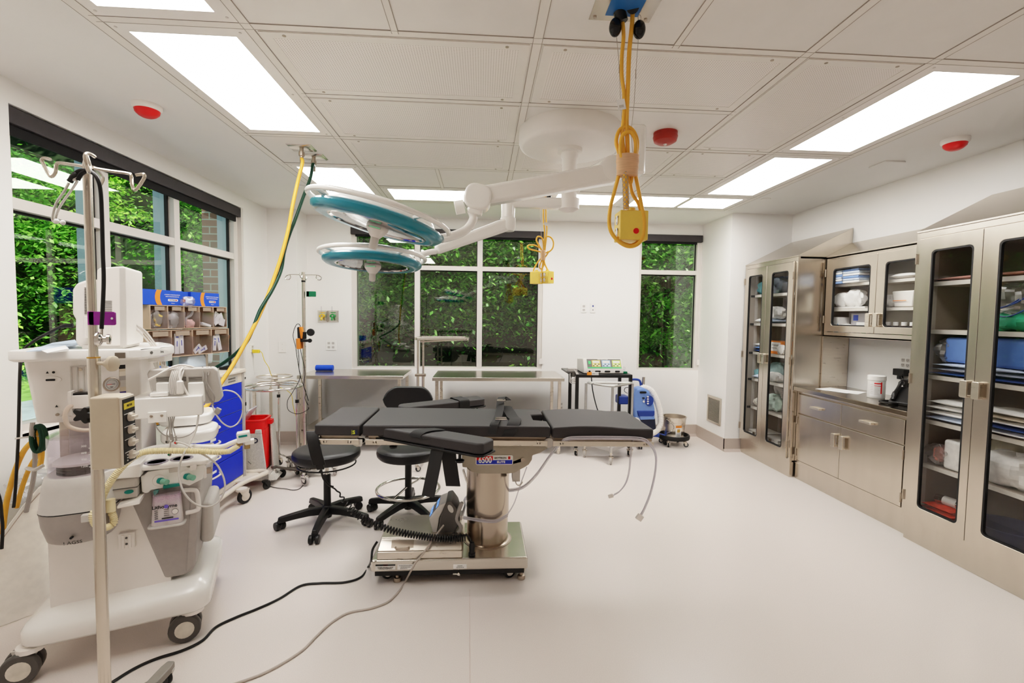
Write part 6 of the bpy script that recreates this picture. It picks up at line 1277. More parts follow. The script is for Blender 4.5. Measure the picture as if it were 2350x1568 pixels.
HKS = [[P(208, 384, 1.65), P(180, 380, 1.645), P(138, 374, 1.64), P(130, 378, 1.64), P(127, 395, 1.64), P(120, 405, 1.64), P(113, 402, 1.64), P(100, 378, 1.64), P(96, 368, 1.64), P(102, 363, 1.64), P(116, 366, 1.64)],
       [P(215, 386, 1.66), P(250, 392, 1.68), P(293, 398, 1.70), P(301, 404, 1.70), P(303, 425, 1.70), P(309, 436, 1.70), P(317, 430, 1.70), P(330, 410, 1.70), P(331, 401, 1.70), P(324, 400, 1.70), P(312, 402, 1.70)],
       [P(208, 384, 1.64), P(205, 392, 1.60), P(203, 395, 1.54), P(199, 380, 1.52), P(195, 360, 1.52), P(198, 353, 1.53), P(208, 354, 1.55), P(217, 360, 1.57)],
       [P(212, 384, 1.66), P(222, 388, 1.72), P(233, 402, 1.80), P(236, 412, 1.82), P(230, 425, 1.82)]]
for h_ in HKS: b = MB(); b.tube(spl(h_, 6), .0052, 8); obj('hook', b, STEEL, IP)
for an in (1.47, 2.73, 3.98, 5.24, 6.5):
    d = V((cos(an), sin(an), 0)); s_ = V((-d.y, d.x, 0)); b = MB(); vs = []
    for r_, z_, hw_ in ((.0, .10, .03), (.08, .105, .026), (.2, .07, .022), (.27, .075, .022), (.30, .078, .015)): q = V((px_, py_, 0))+d*r_; vs += [q+s_*hw_+V((0, 0, z_-.018)), q-s_*hw_+V((0, 0, z_-.018)), q-s_*hw_+V((0, 0, z_+.012)), q+s_*hw_+V((0, 0, z_+.012))]
    b.add(vs, [(3, 2, 1, 0), (16, 17, 18, 19)]+[(4*i+j, 4*i+(j+1) % 4, 4*i+4+(j+1) % 4, 4*i+4+j) for i in range(4) for j in range(4)]); obj('base_leg', b, mat('cast_grey', '8f8a83', .45, .3), IP, bev=.006); q = V((px_, py_, 0))+d*.28; caster(IP, q.x, q.y, .07, an+1.2, .03, .018, BLACK, BLACK, LGREY)
b = MB(); b.lathe([(1e-4, .05), (.05, .06), (.05, .1), (.03, .13), (1e-4, .135)], (px_, py_, 0), 24); obj('base_hub', b, MATS['cast_grey'], IP)
b = MB(); q0, q1 = P(208, 746, 1.635), P(267, 716, 1.635); b.ext(rr(q0.x, q1.x, q0.z, q1.z, .006), 1.628, 1.634, 'y'); b.box(q0.x-.004, q0.x+.016, 1.628, 1.668, q0.z, q1.z); b.m = 1; b.cyl((q1.x-.008, 1.627, (q0.z+q1.z)/2), (q1.x-.008, 1.6255, (q0.z+q1.z)/2), .004, n=10); tag(obj('pole_clip_tag', b, [PURP, PAPER], bev=.002), 'purple plastic clip fixed on the front IV pole', 'clip')
# stethoscope hanging on the hook
ST = thing('stethoscope', 'black stethoscope hanging from the front IV pole hook', 'stethoscope', P(205, 392, 1.60))
Ys = 1.58
b = MB(); b.tube(spl([P(160, 417, Ys), P(165, 405, Ys), P(180, 393, Ys), P(197, 391, Ys), P(210, 395, Ys), P(224, 412, Ys), P(231, 440, Ys), P(234, 500, Ys), P(236, 580, Ys), P(238, 640, Ys), P(236, 700, Ys), P(233, 755, Ys)], 8), .0058, 10); b.tube(spl([P(160, 417, Ys), P(172, 403, Ys), P(185, 394, Ys+.01)], 5), .0085, 10); b.tube(spl([P(178, 413, Ys), P(186, 400, Ys), P(196, 393, Ys)], 5), .0065, 8); obj('tubing', b, BLACK, ST)
b = MB(); b.tube(spl([P(158, 420, Ys), P(147, 440, Ys), P(130, 465, Ys), P(122, 490, Ys), P(121, 505, Ys), P(127, 512, Ys)], 6), .0035, 8); b.tube(spl([P(178, 415, Ys), P(165, 435, Ys), P(140, 470, Ys), P(130, 492, Ys), P(128, 505, Ys)], 6), .0033, 8); b.tube([P(168, 413, Ys), P(180, 408, Ys)], .006, 8); obj('ear_tubes', b, CHROME, ST)
for x, y in ((130, 508), (144, 511)): b = MB(); b.sph(P(x, y, Ys), .0075, (1, 1, 1.1), 12, 8); obj('ear_tip', b, PAPER, ST)
b = MB(); q = P(231, 779, Ys-.005); b.M = Matrix.Translation(q) @ Matrix.Rotation(radians(-65), 4, 'Z'); b.lathe([(1e-4, -.012), (.0225, -.012), (.0235, -.006), (.02, 0), (.009, .006), (.009, .014), (.016, .016), (.016, .024), (1e-4, .026)], (0, 0, 0), 26, ax='y'); b.M = None; b.tube([P(233, 752, Ys), P(233, 772, Ys)], .004, 8); obj('chest_piece', b, CHROME, ST)
# beige stimulator box clamped to the pole
BX = thing('control_box', 'beige control box with black dial panel clamped on the front IV pole', 'control box', P(265, 985, 1.6))
q0, q1 = P(235, 1065, 1.55), P(277, 912, 1.55)
rot = radians(12); c_ = P(258, 988, 1.60); MX = Matrix.Translation(c_) @ Matrix.Rotation(rot, 4, 'Z')
hw_, hd_, hz_ = .040, .045, .117
b = MB(M=MX); b.box(-hw_, hw_, -hd_, hd_, -hz_, hz_); obj('housing', b, BEIGE, BX, bev=.007, seg=3)
b = MB(M=MX); b.box(hw_-.002, hw_+.006, -hd_+.004, hd_-.004, -hz_+.004, hz_-.004); cp_ = obj('front_bezel', b, CREAM, BX, bev=.003)
b = MB(M=MX); b.box(hw_+.005, hw_+.008, -hd_+.008, hd_-.008, -hz_+.01, hz_-.012); b.m = 1; b.box(hw_+.007, hw_+.009, -hd_+.012, hd_-.012, hz_-.045, hz_-.025); b.m = 2
for i in range(4): b.box(hw_+.007, hw_+.0085, -hd_+.012, hd_-.012, hz_-.062-.042*i, hz_-.060-.042*i)
for i in range(3): b.cyl((hw_+.008, -.02, -hz_+.02+.009*i), (hw_+.010, -.02, -hz_+.02+.009*i), .0025, n=8)
b.m = 3; b.text('METER', .011, MX.inverted() @ face(MX @ V((hw_+.0095, 0, hz_-.035)), MX.to_3x3() @ V((0, 1, 0)), (0, 0, 1)))
obj('dial_panel', b, [BLACK, mat('display_yellow', 'e8cf4a', .5), PAPER, BLACK], BX)
for i in range(4):
    b = MB(M=MX); z_ = hz_-.074-.042*i; b.lathe([(.015, hw_+.008), (.0135, hw_+.02), (1e-4, hw_+.021)], (0, 0, z_), 20, ax='x'); b.box(hw_+.018, hw_+.028, -.013, .013, z_-.0045, z_+.0045); obj('dial_knob', b, CREAM, BX, bev=.001)
b = MB(); q = P(225, 950, 1.60); b.box(q.x-.035, q.x+.03, 1.60, 1.67, q.z-.022, q.z+.024); obj('pole_clamp', b, GREY, BX, bev=.004)
b = MB(); q = P(197, 952, 1.585); vs = [(q.x+(.022+.006*cos(5*t))*cos(t)*1.2, q.z+(.022+.006*cos(5*t))*sin(t)) for t in [2*pi*i/40 for i in range(40)]]; b.ext(vs, 1.57, 1.597, 'y'); b.cyl((q.x, 1.597, q.z), (q.x+.02, 1.63, q.z), .01, n=10); obj('clamp_knob', b, BLACK, BX, bev=.004)
# ================================================================== white bin at the frame edge
WB = thing('waste_bin', 'white plastic bin with sloping rim partly out of frame beside the machine', 'bin', (-2.3, 2.4, 0))
Np = [(-2.43, 2.165, .335), (-2.30, 2.33, .42), (-2.243, 2.405, .565), (-2.205, 2.455, .64), (-2.20, 2.50, .655), (-2.23, 2.78, .66), (-2.44, 2.80, .66)]
b = MB(); n = len(Np); cxb, cyb = -2.35, 2.5
inn = [(x+(cxb-x)*.07, y+(cyb-y)*.07, z) for x, y, z in Np]; lo_ = [(x+(cxb-x)*.03, y+(cyb-y)*.03, .0) for x, y, z in Np]; li_ = [(x+(cxb-x)*.1, y+(cyb-y)*.1, .02) for x, y, z in Np]
b.add(lo_+Np+inn+li_, [tuple(range(n))[::-1]]+[(k*n+i, k*n+(i+1) % n, (k+1)*n+(i+1) % n, (k+1)*n+i) for k in range(3) for i in range(n)]+[tuple(range(3*n, 4*n))]); obj('bin_body', b, mat('bin_white', 'faf6ee', .35), WB, bev=.008, seg=3)
b = MB(); rim = [V((x+(x-cxb)*.01, y+(y-cyb)*.01, z-.028)) for x, y, z in Np]; b.tube(rim, .0018, 6); obj('rim_line', b, mat('bin_line', 'b9a99c', .6), WB)
rng = random.Random(3)
def crumple(c, sx, sy, sz, seed, n=16, m_=10, amp=.18):
    rg = random.Random(seed); b = MB(); ph = [rg.uniform(0, 6.28) for _ in range(6)]
    def fn(u, v):
        t, p = 2*pi*u, pi*(v-.5); r_ = 1+amp*(sin(3*t+ph[0])*cos(2*p+ph[1])+.6*sin(5*t+4*p+ph[2])+.4*sin(9*t-5*p+ph[3])); sgn = lambda q, e: math.copysign(abs(q)**e, q)
        return (c[0]+sx*r_*sgn(cos(t), .7)*abs(cos(p))**.6, c[1]+sy*r_*sgn(sin(t), .7)*abs(cos(p))**.6, c[2]+sz*(1+amp*.6*sin(4*t+ph[4]))*sgn(sin(p), .8))
    b.grid(fn, n, m_); return b
b = crumple((-2.345, 2.60, .60), .07, .13, .07, 5, 26, 14, .22); tag(obj('plastic_liner', b, BAG, ang=20), 'crumpled clear plastic bag inside the white bin', 'plastic bag')
# ================================================================== blue drawer cart
CT = thing('drawer_cart', 'white cart with bright blue drawers standing under the left window', 'drawer cart', (-2.22, 3.65, 0))
cx0, cx1, cy0, cy1 = -2.44, -2.0, 3.22, 4.06
b = MB(); b.box(cx0, cx1-.01, cy0+.02, cy1-.02, .16, 1.03); obj('carcass', b, mat('cart_pale', 'd9ddd3', .4), CT, bev=.004)
b = MB(); b.box(cx0-.0, cx1+.02, cy0, cy1+.01, 1.03, 1.062); b.box(cx1-.02, cx1+.03, cy0+.05, cy1-.1, 1.035, 1.055); obj('cart_top', b, CREAM, CT, bev=.006)
b = MB(); b.box(cx1-.012, cx1+.004, cy0+.02, cy1-.03, .955, 1.03); b.m = 1; b.box(cx1+.003, cx1+.006, cy0+.55, cy1-.1, .965, 1.015); b.m = 2
for i in range(6):
    for j in range(2): b.box(cx1+.005, cx1+.007, cy1-.24+.018*i, cy1-.228+.018*i, .972+.022*j, .984+.022*j)
obj('lock_panel', b, [CREAM, LGREY, DGREY], CT)
for y in (cy0, cy1-.03): b = MB(); b.box(cx1-.02, cx1+.012, y, y+.03, .15, 1.03); b.box(cx1+.012, cx1+.018, y+.008, y+.022, .15, 1.03); obj('corner_post', b, mat('post_alu', 'cfc9c2', .35, .3), CT, bev=.003)
zz = [.955, .835, .72, .605, .49, .375, .17]
for i in range(6):
    b = MB(); b.box(cx1-.01, cx1+.004, cy0+.035, cy1-.035, zz[i+1]+.003, zz[i]-.003); dr = obj('drawer', b, BLUE, CT, bev=.003)
    zc_ = zz[i]-.055 if i < 5 else zz[i]-.07
    b = MB(); ym = (cy0+cy1)/2-.05; b.tube(spl([(cx1+.003, ym-.08, zc_), (cx1+.025, ym-.06, zc_-.005), (cx1+.03, ym, zc_-.006), (cx1+.025, ym+.06, zc_-.005), (cx1+.003, ym+.08, zc_)], 5), .007, 8); obj('drawer_handle', b, CREAM, dr)
    b = MB(); b.box(cx1+.004, cx1+.006, ym-.03, ym+.04, zc_+.015, zc_+.033); obj('drawer_label', b, PAPER, dr)
b = MB(); b.box(cx0, cx1, cy0, cy1, .125, .165); b.tube(spl([(cx1, cy0+.05, .13), (cx1+.05, cy0+.15, .13), (cx1+.06, cy1-.2, .14), (cx1+.13, cy1-.02, .15), (cx1+.15, cy1+.06, .15), (cx1+.10, cy1+.10, .15), (cx1, cy1+.08, .15), (cx1-.15, cy1+.07, .15)], 6), .02, 10); obj('bumper_base', b, CREAM, CT, bev=.004)
b = MB(); b.ext([(cx1-.1, cy1-.2), (cx1+.09, cy1-.12), (cx1+.12, cy1+.03), (cx1+.07, cy1+.07), (cx1-.1, cy1+.06)], .135, .148); obj('bumper_plate', b, CREAM, CT)
for x, y, a in ((-1.90, 3.80, 1.1), (-1.98, 3.34, 1.3), (-2.36, 3.34, 1), (-2.36, 3.98, 1)): caster(CT, x, y, .13, a, .058, .03, RUB, CREAM, CREAM)
# tilt bins standing on the cart, turned a little to the room
TBm = Matrix.Translation((-2.325, 3.36, 0)) @ Matrix.Rotation(radians(78), 4, 'Z')   # local x along the rack, -y = front (towards the room)
def rack(label, xa, xb, z0, z1, n):
    o = thing('tilt_bin_rack', label, 'bin rack', TBm @ V(((xa+xb)/2, 0, z0))); ry = TBm
    b = MB(M=ry); t = .005; b.box(xa, xb, -.055, .055, z1-t, z1); b.box(xa, xb, -.055, .055, z0, z0+t); b.box(xa, xb, .05, .055, z0, z1)
    for i in range(n+1): x = xa+(xb-xa)*i/n; b.box(x-.003, x+.003, -.055, .055, z0, z1)
    obj('rack_frame', b, mat('rack_tan', 'c9ae95', .45), o)
    for i in range(n):
        x0_, x1_ = xa+(xb-xa)*i/n+.006, xa+(xb-xa)*(i+1)/n-.006; h = z1-z0
        b = MB(M=ry); tilt = -.075; b.hexa([(x0_, -.06, z0+.008), (x1_, -.06, z0+.008), (x0_, -.057, z0+.008), (x1_, -.057, z0+.008), (x0_, tilt, z1-h*.28), (x1_, tilt, z1-h*.28), (x0_, tilt+.003, z1-h*.28), (x1_, tilt+.003, z1-h*.28)])
        for xx in (x0_, x1_-.002): b.hexa([(xx, -.06, z0+.008), (xx+.002, -.06, z0+.008), (xx, .04, z0+.008), (xx+.002, .04, z0+.008), (xx, tilt, z1-h*.28), (xx+.002, tilt, z1-h*.28), (xx, .02, z1-h*.2), (xx+.002, .02, z1-h*.2)])
        b.m = 1; b.box(x0_+.03, x1_-.02, -.056, -.052, z1-h*.22, z1-.01)
        obj('tilt_bin', b, [CLEAR, mat('bin_card', '9c8a7a', .5)], o)
    return o
L_ = .72
rack('clear tilt bin rack, upper row of five bins, on the blue drawer cart', .02, L_, 1.405, 1.575, 5)
rack('clear tilt bin rack, lower row of four bins, on the blue drawer cart', .0, L_+.02, 1.20, 1.398, 4)
b = MB(); b.cyl(TBm @ V((.58, .02, 1.062)), TBm @ V((.58, .02, 1.2)), .015, n=12); b.cyl(TBm @ V((.12, .02, 1.062)), TBm @ V((.12, .02, 1.2)), .015, n=12); b.M = TBm; b.box(.08, .62, -.06, .06, 1.062, 1.072); tag(obj('rack_stand', b, STEELV), 'metal stand holding the two clear bin rows above the cart', 'stand')
# things in the bins
def inbin(name, label, cat, b, m_, group=None, **k): return tag(obj(name, b, m_, **k), label, cat, group)
u5 = lambda i: .02+(L_-.02)*(i+.5)/5
b = crumple((0, 0, 0), .045, .03, .055, 21, 18, 12, .25); b.v = [TBm @ (q+V((u5(0), -.01, 1.48))) for q in b.v]; inbin('packaged_masks', 'clear packages with yellow parts in the first upper bin', 'package', b, BAG)
for i, (x, z, t) in enumerate(((.03, 1.50, .4), (-.01, 1.47, 1.2), (.01, 1.435, .2))): b = MB(M=TBm); b.M = TBm @ Matrix.Translation((u5(0)+x, -.03, z)) @ Matrix.Rotation(t, 4, 'Y'); b.box(-.02, .02, -.006, .006, -.008, .008); inbin('yellow_connector', ['upper yellow connector in the first upper tilt bin', 'middle yellow connector in the first upper tilt bin', 'lowest yellow connector in the first upper tilt bin'][i], 'connector', b, YELB, bev=.004)
b = crumple((0, 0, 0), .05, .03, .06, 22, 18, 12, .22); b.v = [TBm @ (q+V((u5(1), -.01, 1.47))) for q in b.v]; inbin('packaged_tubing', 'crumpled clear package with tubing in the second upper bin', 'package', b, BAG)
b = MB(); b.tube([TBm @ q for q in spl([(u5(2)-.04, -.03, 1.43), (u5(2)-.03, -.03, 1.48), (u5(2)+.01, -.03, 1.50), (u5(2)+.03, -.03, 1.53), (u5(2)+.015, -.03, 1.565), (u5(2)-.02, -.03, 1.56)], 6)], .009, 8); inbin('clear_mask_tube', 'curved clear tube in the third upper bin', 'tube', b, BAG)
b = crumple((0, 0, 0), .045, .03, .03, 23, 14, 10, .25); b.v = [TBm @ (q+V((u5(2), -.02, 1.44))) for q in b.v]; inbin('pink_package', 'clear package with pink parts in the third upper bin', 'package', b, mat('pink_pack', 'e8b5ac', .5, var=.3, scale=40))
b = MB(M=TBm @ Matrix.Translation((u5(3)-.005, -.03, 1.43)) @ Matrix.Rotation(.25, 4, 'Y')); b.box(-.045, .05, -.03, .02, -.012, .014); inbin('white_packet', 'white packet lying in the fourth upper bin', 'packet', b, PAPER, bev=.01)
for i, (dx, dz, r_) in enumerate(((-.01, .03, .5), (.025, .02, -.4), (0, -.005, .1), (-.03, -.01, 1.0), (.03, -.02, .3))): b = MB(M=TBm @ Matrix.Translation((u5(4)+dx, -.03-.004*i, 1.47+dz)) @ Matrix.Rotation(r_, 4, 'Y')); b.box(-.028, .028, -.002, .002, -.03, .03); inbin('gauze_packet', 'white square packet among those filling the last upper bin', 'packet', b, PAPER, 'square packets in the last upper bin')
u4 = lambda i: (L_+.02)*(i+.5)/4
b = MB(M=TBm @ Matrix.Translation((u4(0), -.02, 1.26))); b.box(-.05, .03, -.03, .03, -.05, .03); inbin('white_carton', 'plain white carton in the first lower bin', 'carton', b, PAPER, bev=.003)
for k, (i, dx, h, r_, l) in enumerate(((1, -.03, .15, .05, 'tall white syringe packet standing leftmost in the second lower bin'), (1, .01, .16, -.02, 'tall white syringe packet with blue print in the second lower bin'), (2, -.03, .08, .9, 'white packet fallen over in the third lower bin'), (2, .02, .09, 1.2, 'second white packet lying flat in the third lower bin'), (3, .0, .17, -.22, 'tall white packet leaning in the last lower bin'), (3, -.04, .12, .1, 'grey white packet at the edge of the last lower bin'))):
    b = MB(M=TBm @ Matrix.Translation((u4(i)+dx, -.035, 1.212+h*.5*abs(cos(r_))+.008)) @ Matrix.Rotation(r_, 4, 'Y')); b.box(-.018, .018, -.004, .004, -h/2, h/2); b.m = 1; b.box(-.012, .012, -.0045, 0, h/2-.03, h/2-.022); b.box(-.004, .004, -.0045, 0, -.02, .02); inbin('syringe_packet', l, 'packet', b, [PAPER, mat('print_blue', '5560b8', .5)])
def glove_box(label, M_, L, D, h):
    o = thing('glove_box', label, 'box', M_ @ V((L/2, 0, 0)))
    b = MB(M=M_); b.box(0, L, -D/2, D/2, 0, h); obj('carton', b, BLUE2, o, bev=.001)
    b = MB(M=M_); y = -D/2-.0008; N_ = 10
    arc = [(L*.36+L*.05*(1-((2*i/N_-1)**2))*-1, h*i/N_) for i in range(N_+1)]; arc2 = [(x+L*.12, z) for x, z in arc]
    b.ext(arc+arc2[::-1], y-.0006, y, 'y'); b.m = 1; q = lambda u, z: M_.inverted() @ face(M_ @ V((L*u, y-.001, h*z)), M_.to_3x3() @ V((1, 0, 0)), (0, 0, 1))
    b.text('A POWDER OF SMART PRO-OPTIONS', .009, q(.73, .70), .85); b.text('WITH A TOUCH FOR EVERYONE', .009, q(.73, .57), .85); b.ext(rr(L*.62, L*.87, h*.26, h*.42, h*.07), y-.0008, y, 'y'); b.m = 2; b.text('CRITERION', .0155, q(.745, .34), .85, .0002); b.m = 3; b.ext(circ(h*.045, 12, L*.82, h*.34), y-.002, y, 'y'); b.m = 1; b.text('100 gloves', .007, q(.74, .13))
    obj('box_print', b, [ORANGE, PAPER, mat('print_navy', '1b2b6b', .5), RED], o)
glove_box('blue and orange glove box on the bin rack, nearer the monitor', TBm @ Matrix.Translation((-.04, 0, 1.577)), .335, .10, .105)
glove_box('blue and orange glove box on the bin rack, farther one at the brick pier side', TBm @ Matrix.Translation((.375, .005, 1.577)), .28, .10, .105)
b = MB(M=TBm); b.box(.305, .365, -.03, .05, 1.577, 1.68); b.m = 1; b.cyl((.325, -.0305, 1.615), (.325, -.032, 1.615), .014, n=14); tag(obj('small_blue_carton', b, [BLUE2, ORANGE]), 'small blue carton end between the two glove boxes on the rack', 'box')
b = crumple((0, 0, 0), .06, .03, .035, 33, 18, 10, .3); b.v = [TBm @ (q+V((.33, -.05, 1.605))) for q in b.v]; tag(obj('crumpled_wrap', b, BAG), 'crumpled clear plastic wrap in front of the small blue carton', 'plastic wrap')
glove_box('blue and orange glove box lying on the near end of the cart top', Matrix.Translation((-2.43, 3.3, 1.064)) @ Matrix.Rotation(radians(8), 4, 'Z'), .34, .12, .085)
b = MB(); b.ext([(3.98, 1.12), (4.16, 1.10), (4.19, 1.25), (4.16, 1.42), (4.11, 1.51), (4.06, 1.53), (4.02, 1.45), (3.98, 1.25)], -2.36, -2.30, 'x'); b.v = [q+V((.012*sin(40*q.y+9*q.z), 0, .01*sin(60*q.y))) for q in b.v]; tag(obj('plastic_bag', b, mat('bag_white', 'd9dee0', .5, alpha=.72), bev=.02, seg=3), 'thin white plastic bag hanging behind the clear bin rows', 'plastic bag')
b = MB(); b.ext([(3.68, 1.10), (3.95, 1.09), (3.97, 1.14), (3.9, 1.19), (3.70, 1.19)], -2.30, -2.22, 'x'); b.v = [q+V((.01*sin(50*q.y), 0, .006*sin(60*q.y))) for q in b.v]; tag(obj('folded_plastic', b, mat('bag_blue', 'c9d8e6', .5), bev=.015), 'pale blue plastic bag lying under the lower bin row', 'plastic bag')
b = MB(); q = V((-2.1, 3.98, 1.064)); b.box(q.x-.03, q.x+.05, q.y-.04, q.y+.03, q.z, q.z+.02); b.cyl(q+V((.0, -.03, .015)), q+V((.05, .02, .03)), .012, n=10); tag(obj('black_clip', b, BLACK, bev=.004), 'small black clamp lying on the cart top at its far end', 'clip')
b = MB(); b.box(-2.33, -2.27, 3.44, 3.5, 1.151, 1.185); b.m = 1; b.box(-2.325, -2.275, 3.445, 3.495, 1.185, 1.2); tag(obj('small_bottle_box', b, [mat('amber', 'b07a2a', .4), PAPER]), 'small amber and white box on the glove box under the bins', 'box')
# ================================================================== sharps bin trolley
SH = thing('sharps_trolley', 'grey speckled sharps trolley holding a red bin beside the blue cart', 'sharps bin', (-1.98, 4.33, 0))
Ms = Matrix.Translation((-1.99, 4.32, 0)) @ Matrix.Rotation(radians(8), 4, 'Z')
b = MB(M=Ms); lo_ = rr(-.17, .10, -.15, .18, .03); hi_ = rr(-.17, .065, -.13, .16, .03)
b.ring([(-.17, -.16), (.115, -.16), (.115, .17), (-.17, .17)], [(-.16, -.15), (.105, -.15), (.105, .16), (-.16, .16)], .06, .12)
b.hexa([(-.17, -.16, .06), (.10, -.16, .06), (-.17, -.13, .06), (.10, -.13, .06), (-.17, -.145, .475), (.055, -.145, .475), (-.17, -.125, .475), (.055, -.125, .475)])
b.hexa([(.0, -.145, .475), (.055, -.145, .475), (.0, -.125, .475), (.055, -.125, .475), (.005, -.143, .51), (.052, -.143, .51), (.005, -.125, .51), (.052, -.125, .51)])
b.hexa([(.10, .0, .06), (.12, .0, .06), (.10, .16, .06), (.12, .16, .06), (.075, .02, .53), (.09, .02, .53), (.075, .14, .53), (.09, .14, .53)])
b.hexa([(-.17, .14, .06), (.10, .14, .06), (-.17, .17, .06), (.10, .17, .06), (-.17, .13, .56), (.07, .13, .56), (-.17, .15, .56), (.07, .15, .56)])
b.hexa([(.06, -.16, .05), (.17, -.13, .05), (.06, .17, .05), (.17, .14, .05), (.06, -.15, .12), (.13, -.11, .10), (.06, .16, .12), (.13, .12, .10)]); shb = obj('trolley_body', b, SPECK, SH, bev=.006)
b = MB(M=Ms); b.text('BD', .062, Ms.inverted() @ face(Ms @ V((-.01, -.152, .415)), Ms.to_3x3() @ V((1, 0, 0)), (0, 0, 1)), 1.0, .0015); b.m = 1; b.ring(circ(.026, 20, -.09, .418), circ(.016, 20, -.09, .418), -.153, -.15, 'y'); b.m = 0; obj('lettering', b, [mat('ink_navy', '23233a', .5), ORANGE], shb)
b = MB(M=Ms); po = rr(-.16, .07, -.12, .12, .05); pi_ = rr(-.145, .055, -.105, .105, .045); b.ext([(x*.9, y*.9) for x, y in po], .13, .5, a2=po); b.ring(po, pi_, .5, .585); b.ring([(x*1.07, y*1.07) for x, y in po], pi_, .575, .59); b.box(.06, .105, -.02, .05, .53, .57); obj('red_bin', b, RED, SH, bev=.004)
b = MB(M=Ms); b.M = Ms; b.hexa([(-.17, -.13, .52), (-.155, -.13, .51), (-.17, .1, .52), (-.155, .1, .51), (-.06, -.13, .68), (-.045, -.13, .675), (-.06, .1, .68), (-.045, .1, .675)]); obj('clear_lid', b, mat('frosted_lid', 'dfe0ea', .35, alpha=.6), SH, bev=.003)
b = MB(M=Ms); b.sph((-.155, -.14, .2), .1, (.6, .35, 1.9), 20, 14); obj('red_pouch', b, REDD, SH)
for x, y in ((-1.86, 4.12), (-1.85, 4.42), (-2.12, 4.2), (-2.12, 4.45)): caster(SH, x, y, .06, 1.2, .036, .022, BLACK, BLACK, BLACK)
# ================================================================== ring stands
R1 = thing('ring_stand', 'chrome ring basin stand on casters next to the sharps trolley', 'basin stand', (-1.97, 4.52, 0))
rx_, ry_, rz_ = -1.975, 4.56, .835
for dr_, dz in ((0, 0), (.055, -.012)):
    b = MB(); b.tube([V((rx_+(.258-dr_)*cos(t), ry_+(.258-dr_)*sin(t), rz_+dz)) for t in [2*pi*i/56 for i in range(56)]], .0105, 10, True)
    if dr_ == 0: ring_ = obj('ring', b, CHROME, R1)
    else: obj('inner_ring', b, CHROME, R1)
feet = []
for k, (x, y) in enumerate(((-2.14, 4.36), (-2.02, 4.79), (-1.73, 4.50))):
    b = MB(); b.cyl((x, y, .38), (x, y, rz_-.005), .0125, n=14); b.cyl((x, y, .10), (x, y, .70), .0105, n=12); b.m = 1; b.cyl((x, y, .69), (x, y, .72), .0165, n=14); obj('leg', b, [CHROME, BLACK], R1); feet.append(V((x, y, .12))); caster(R1, x, y, .11, .4+k, .032, .02, BLACK, BLACK)
b = MB(); [b.tube([feet[i], feet[(i+1) % 3]], .007, 8) for i in (0, 1)]; b.tube([feet[1], feet[2]], .007, 8); obj('cross_brace', b, CHROME, R1)
R2 = thing('basin_stand', 'square tube basin stand with a smaller raised ring behind the chrome ring stand', 'basin stand', (-2.25, 5.2, 0))
rx_, ry_, rz_ = -2.24, 5.22, .845
b = MB(); b.tube([V((rx_+.175*cos(t), ry_+.175*sin(t), rz_)) for t in [2*pi*i/48 for i in range(48)]], .008, 8, True); obj('ring', b, STEELV, R2)
b = MB(); b.cyl((rx_, ry_, rz_-.07), (rx_, ry_, rz_+.012), .03, n=16); obj('hub', b, STEELV, R2)
for k, (x, y) in enumerate(((-2.41, 5.12), (-2.34, 5.35), (-1.95, 5.10), (-2.02, 5.34))):
    b = MB(); b.box(x-.014, x+.014, y-.014, y+.014, .08, .70); obj('leg', b, STEELV, R2, bev=.003); b = MB(); b.tube(spl([(x, y, .69), (x, y, .74), (x+(rx_-x)*.25, y+(ry_-y)*.25, .79), (x+(rx_-x)*.6, y+(ry_-y)*.6, .79), (rx_, ry_, .79)], 5), .009, 8); obj('bracket_arm', b, STEELV, R2); caster(R2, x, y, .09, k, .03, .018, LGREY)
# ================================================================== second IV pole with orange device
p2x, p2y = -1.648, 4.47
I2 = thing('iv_pole', 'farther IV pole with dark five leg base between the ring stand and stool', 'iv pole', (p2x, p2y, 0))
zt2 = P(708, 625, p2y).z; zj = P(708, 645, p2y).z
b = MB(); b.cyl((p2x, p2y, .1), (p2x, p2y, zj), .0145, n=16); b.m = 1; b.cyl((p2x, p2y, zj-.012), (p2x, p2y, zj+.004), .018, n=16); b.m = 0; b.cyl((p2x, p2y, zj), (p2x, p2y, zt2), .015, n=14); obj('pole', b, [STEELV, BLACK], I2)
zh = P(708, 631, p2y).z
for s_, h_ in ((-1, 0), (1, 0)):
    b = MB(); b.tube(spl([(p2x, p2y, zh), (p2x+s_*.09, p2y, zh), (p2x+s_*.13, p2y, zh-.003), (p2x+s_*.16, p2y, zh-.02), (p2x+s_*.155, p2y, zh-.042), (p2x+s_*.13, p2y, zh-.045), (p2x+s_*.115, p2y, zh-.025), (p2x+s_*.12, p2y, zh-.005)], 6), .004, 8); obj('hook', b, CHROME, I2)
    b = MB(); b.tube(spl([(p2x, p2y, zh), (p2x+s_*.02, p2y-s_*.08, zh-.01), (p2x+s_*.03, p2y-s_*.13, zh-.04), (p2x+s_*.025, p2y-s_*.15, zh-.02), (p2x+s_*.02, p2y-s_*.14, zh)], 5), .004, 8); obj('hook', b, CHROME, I2)
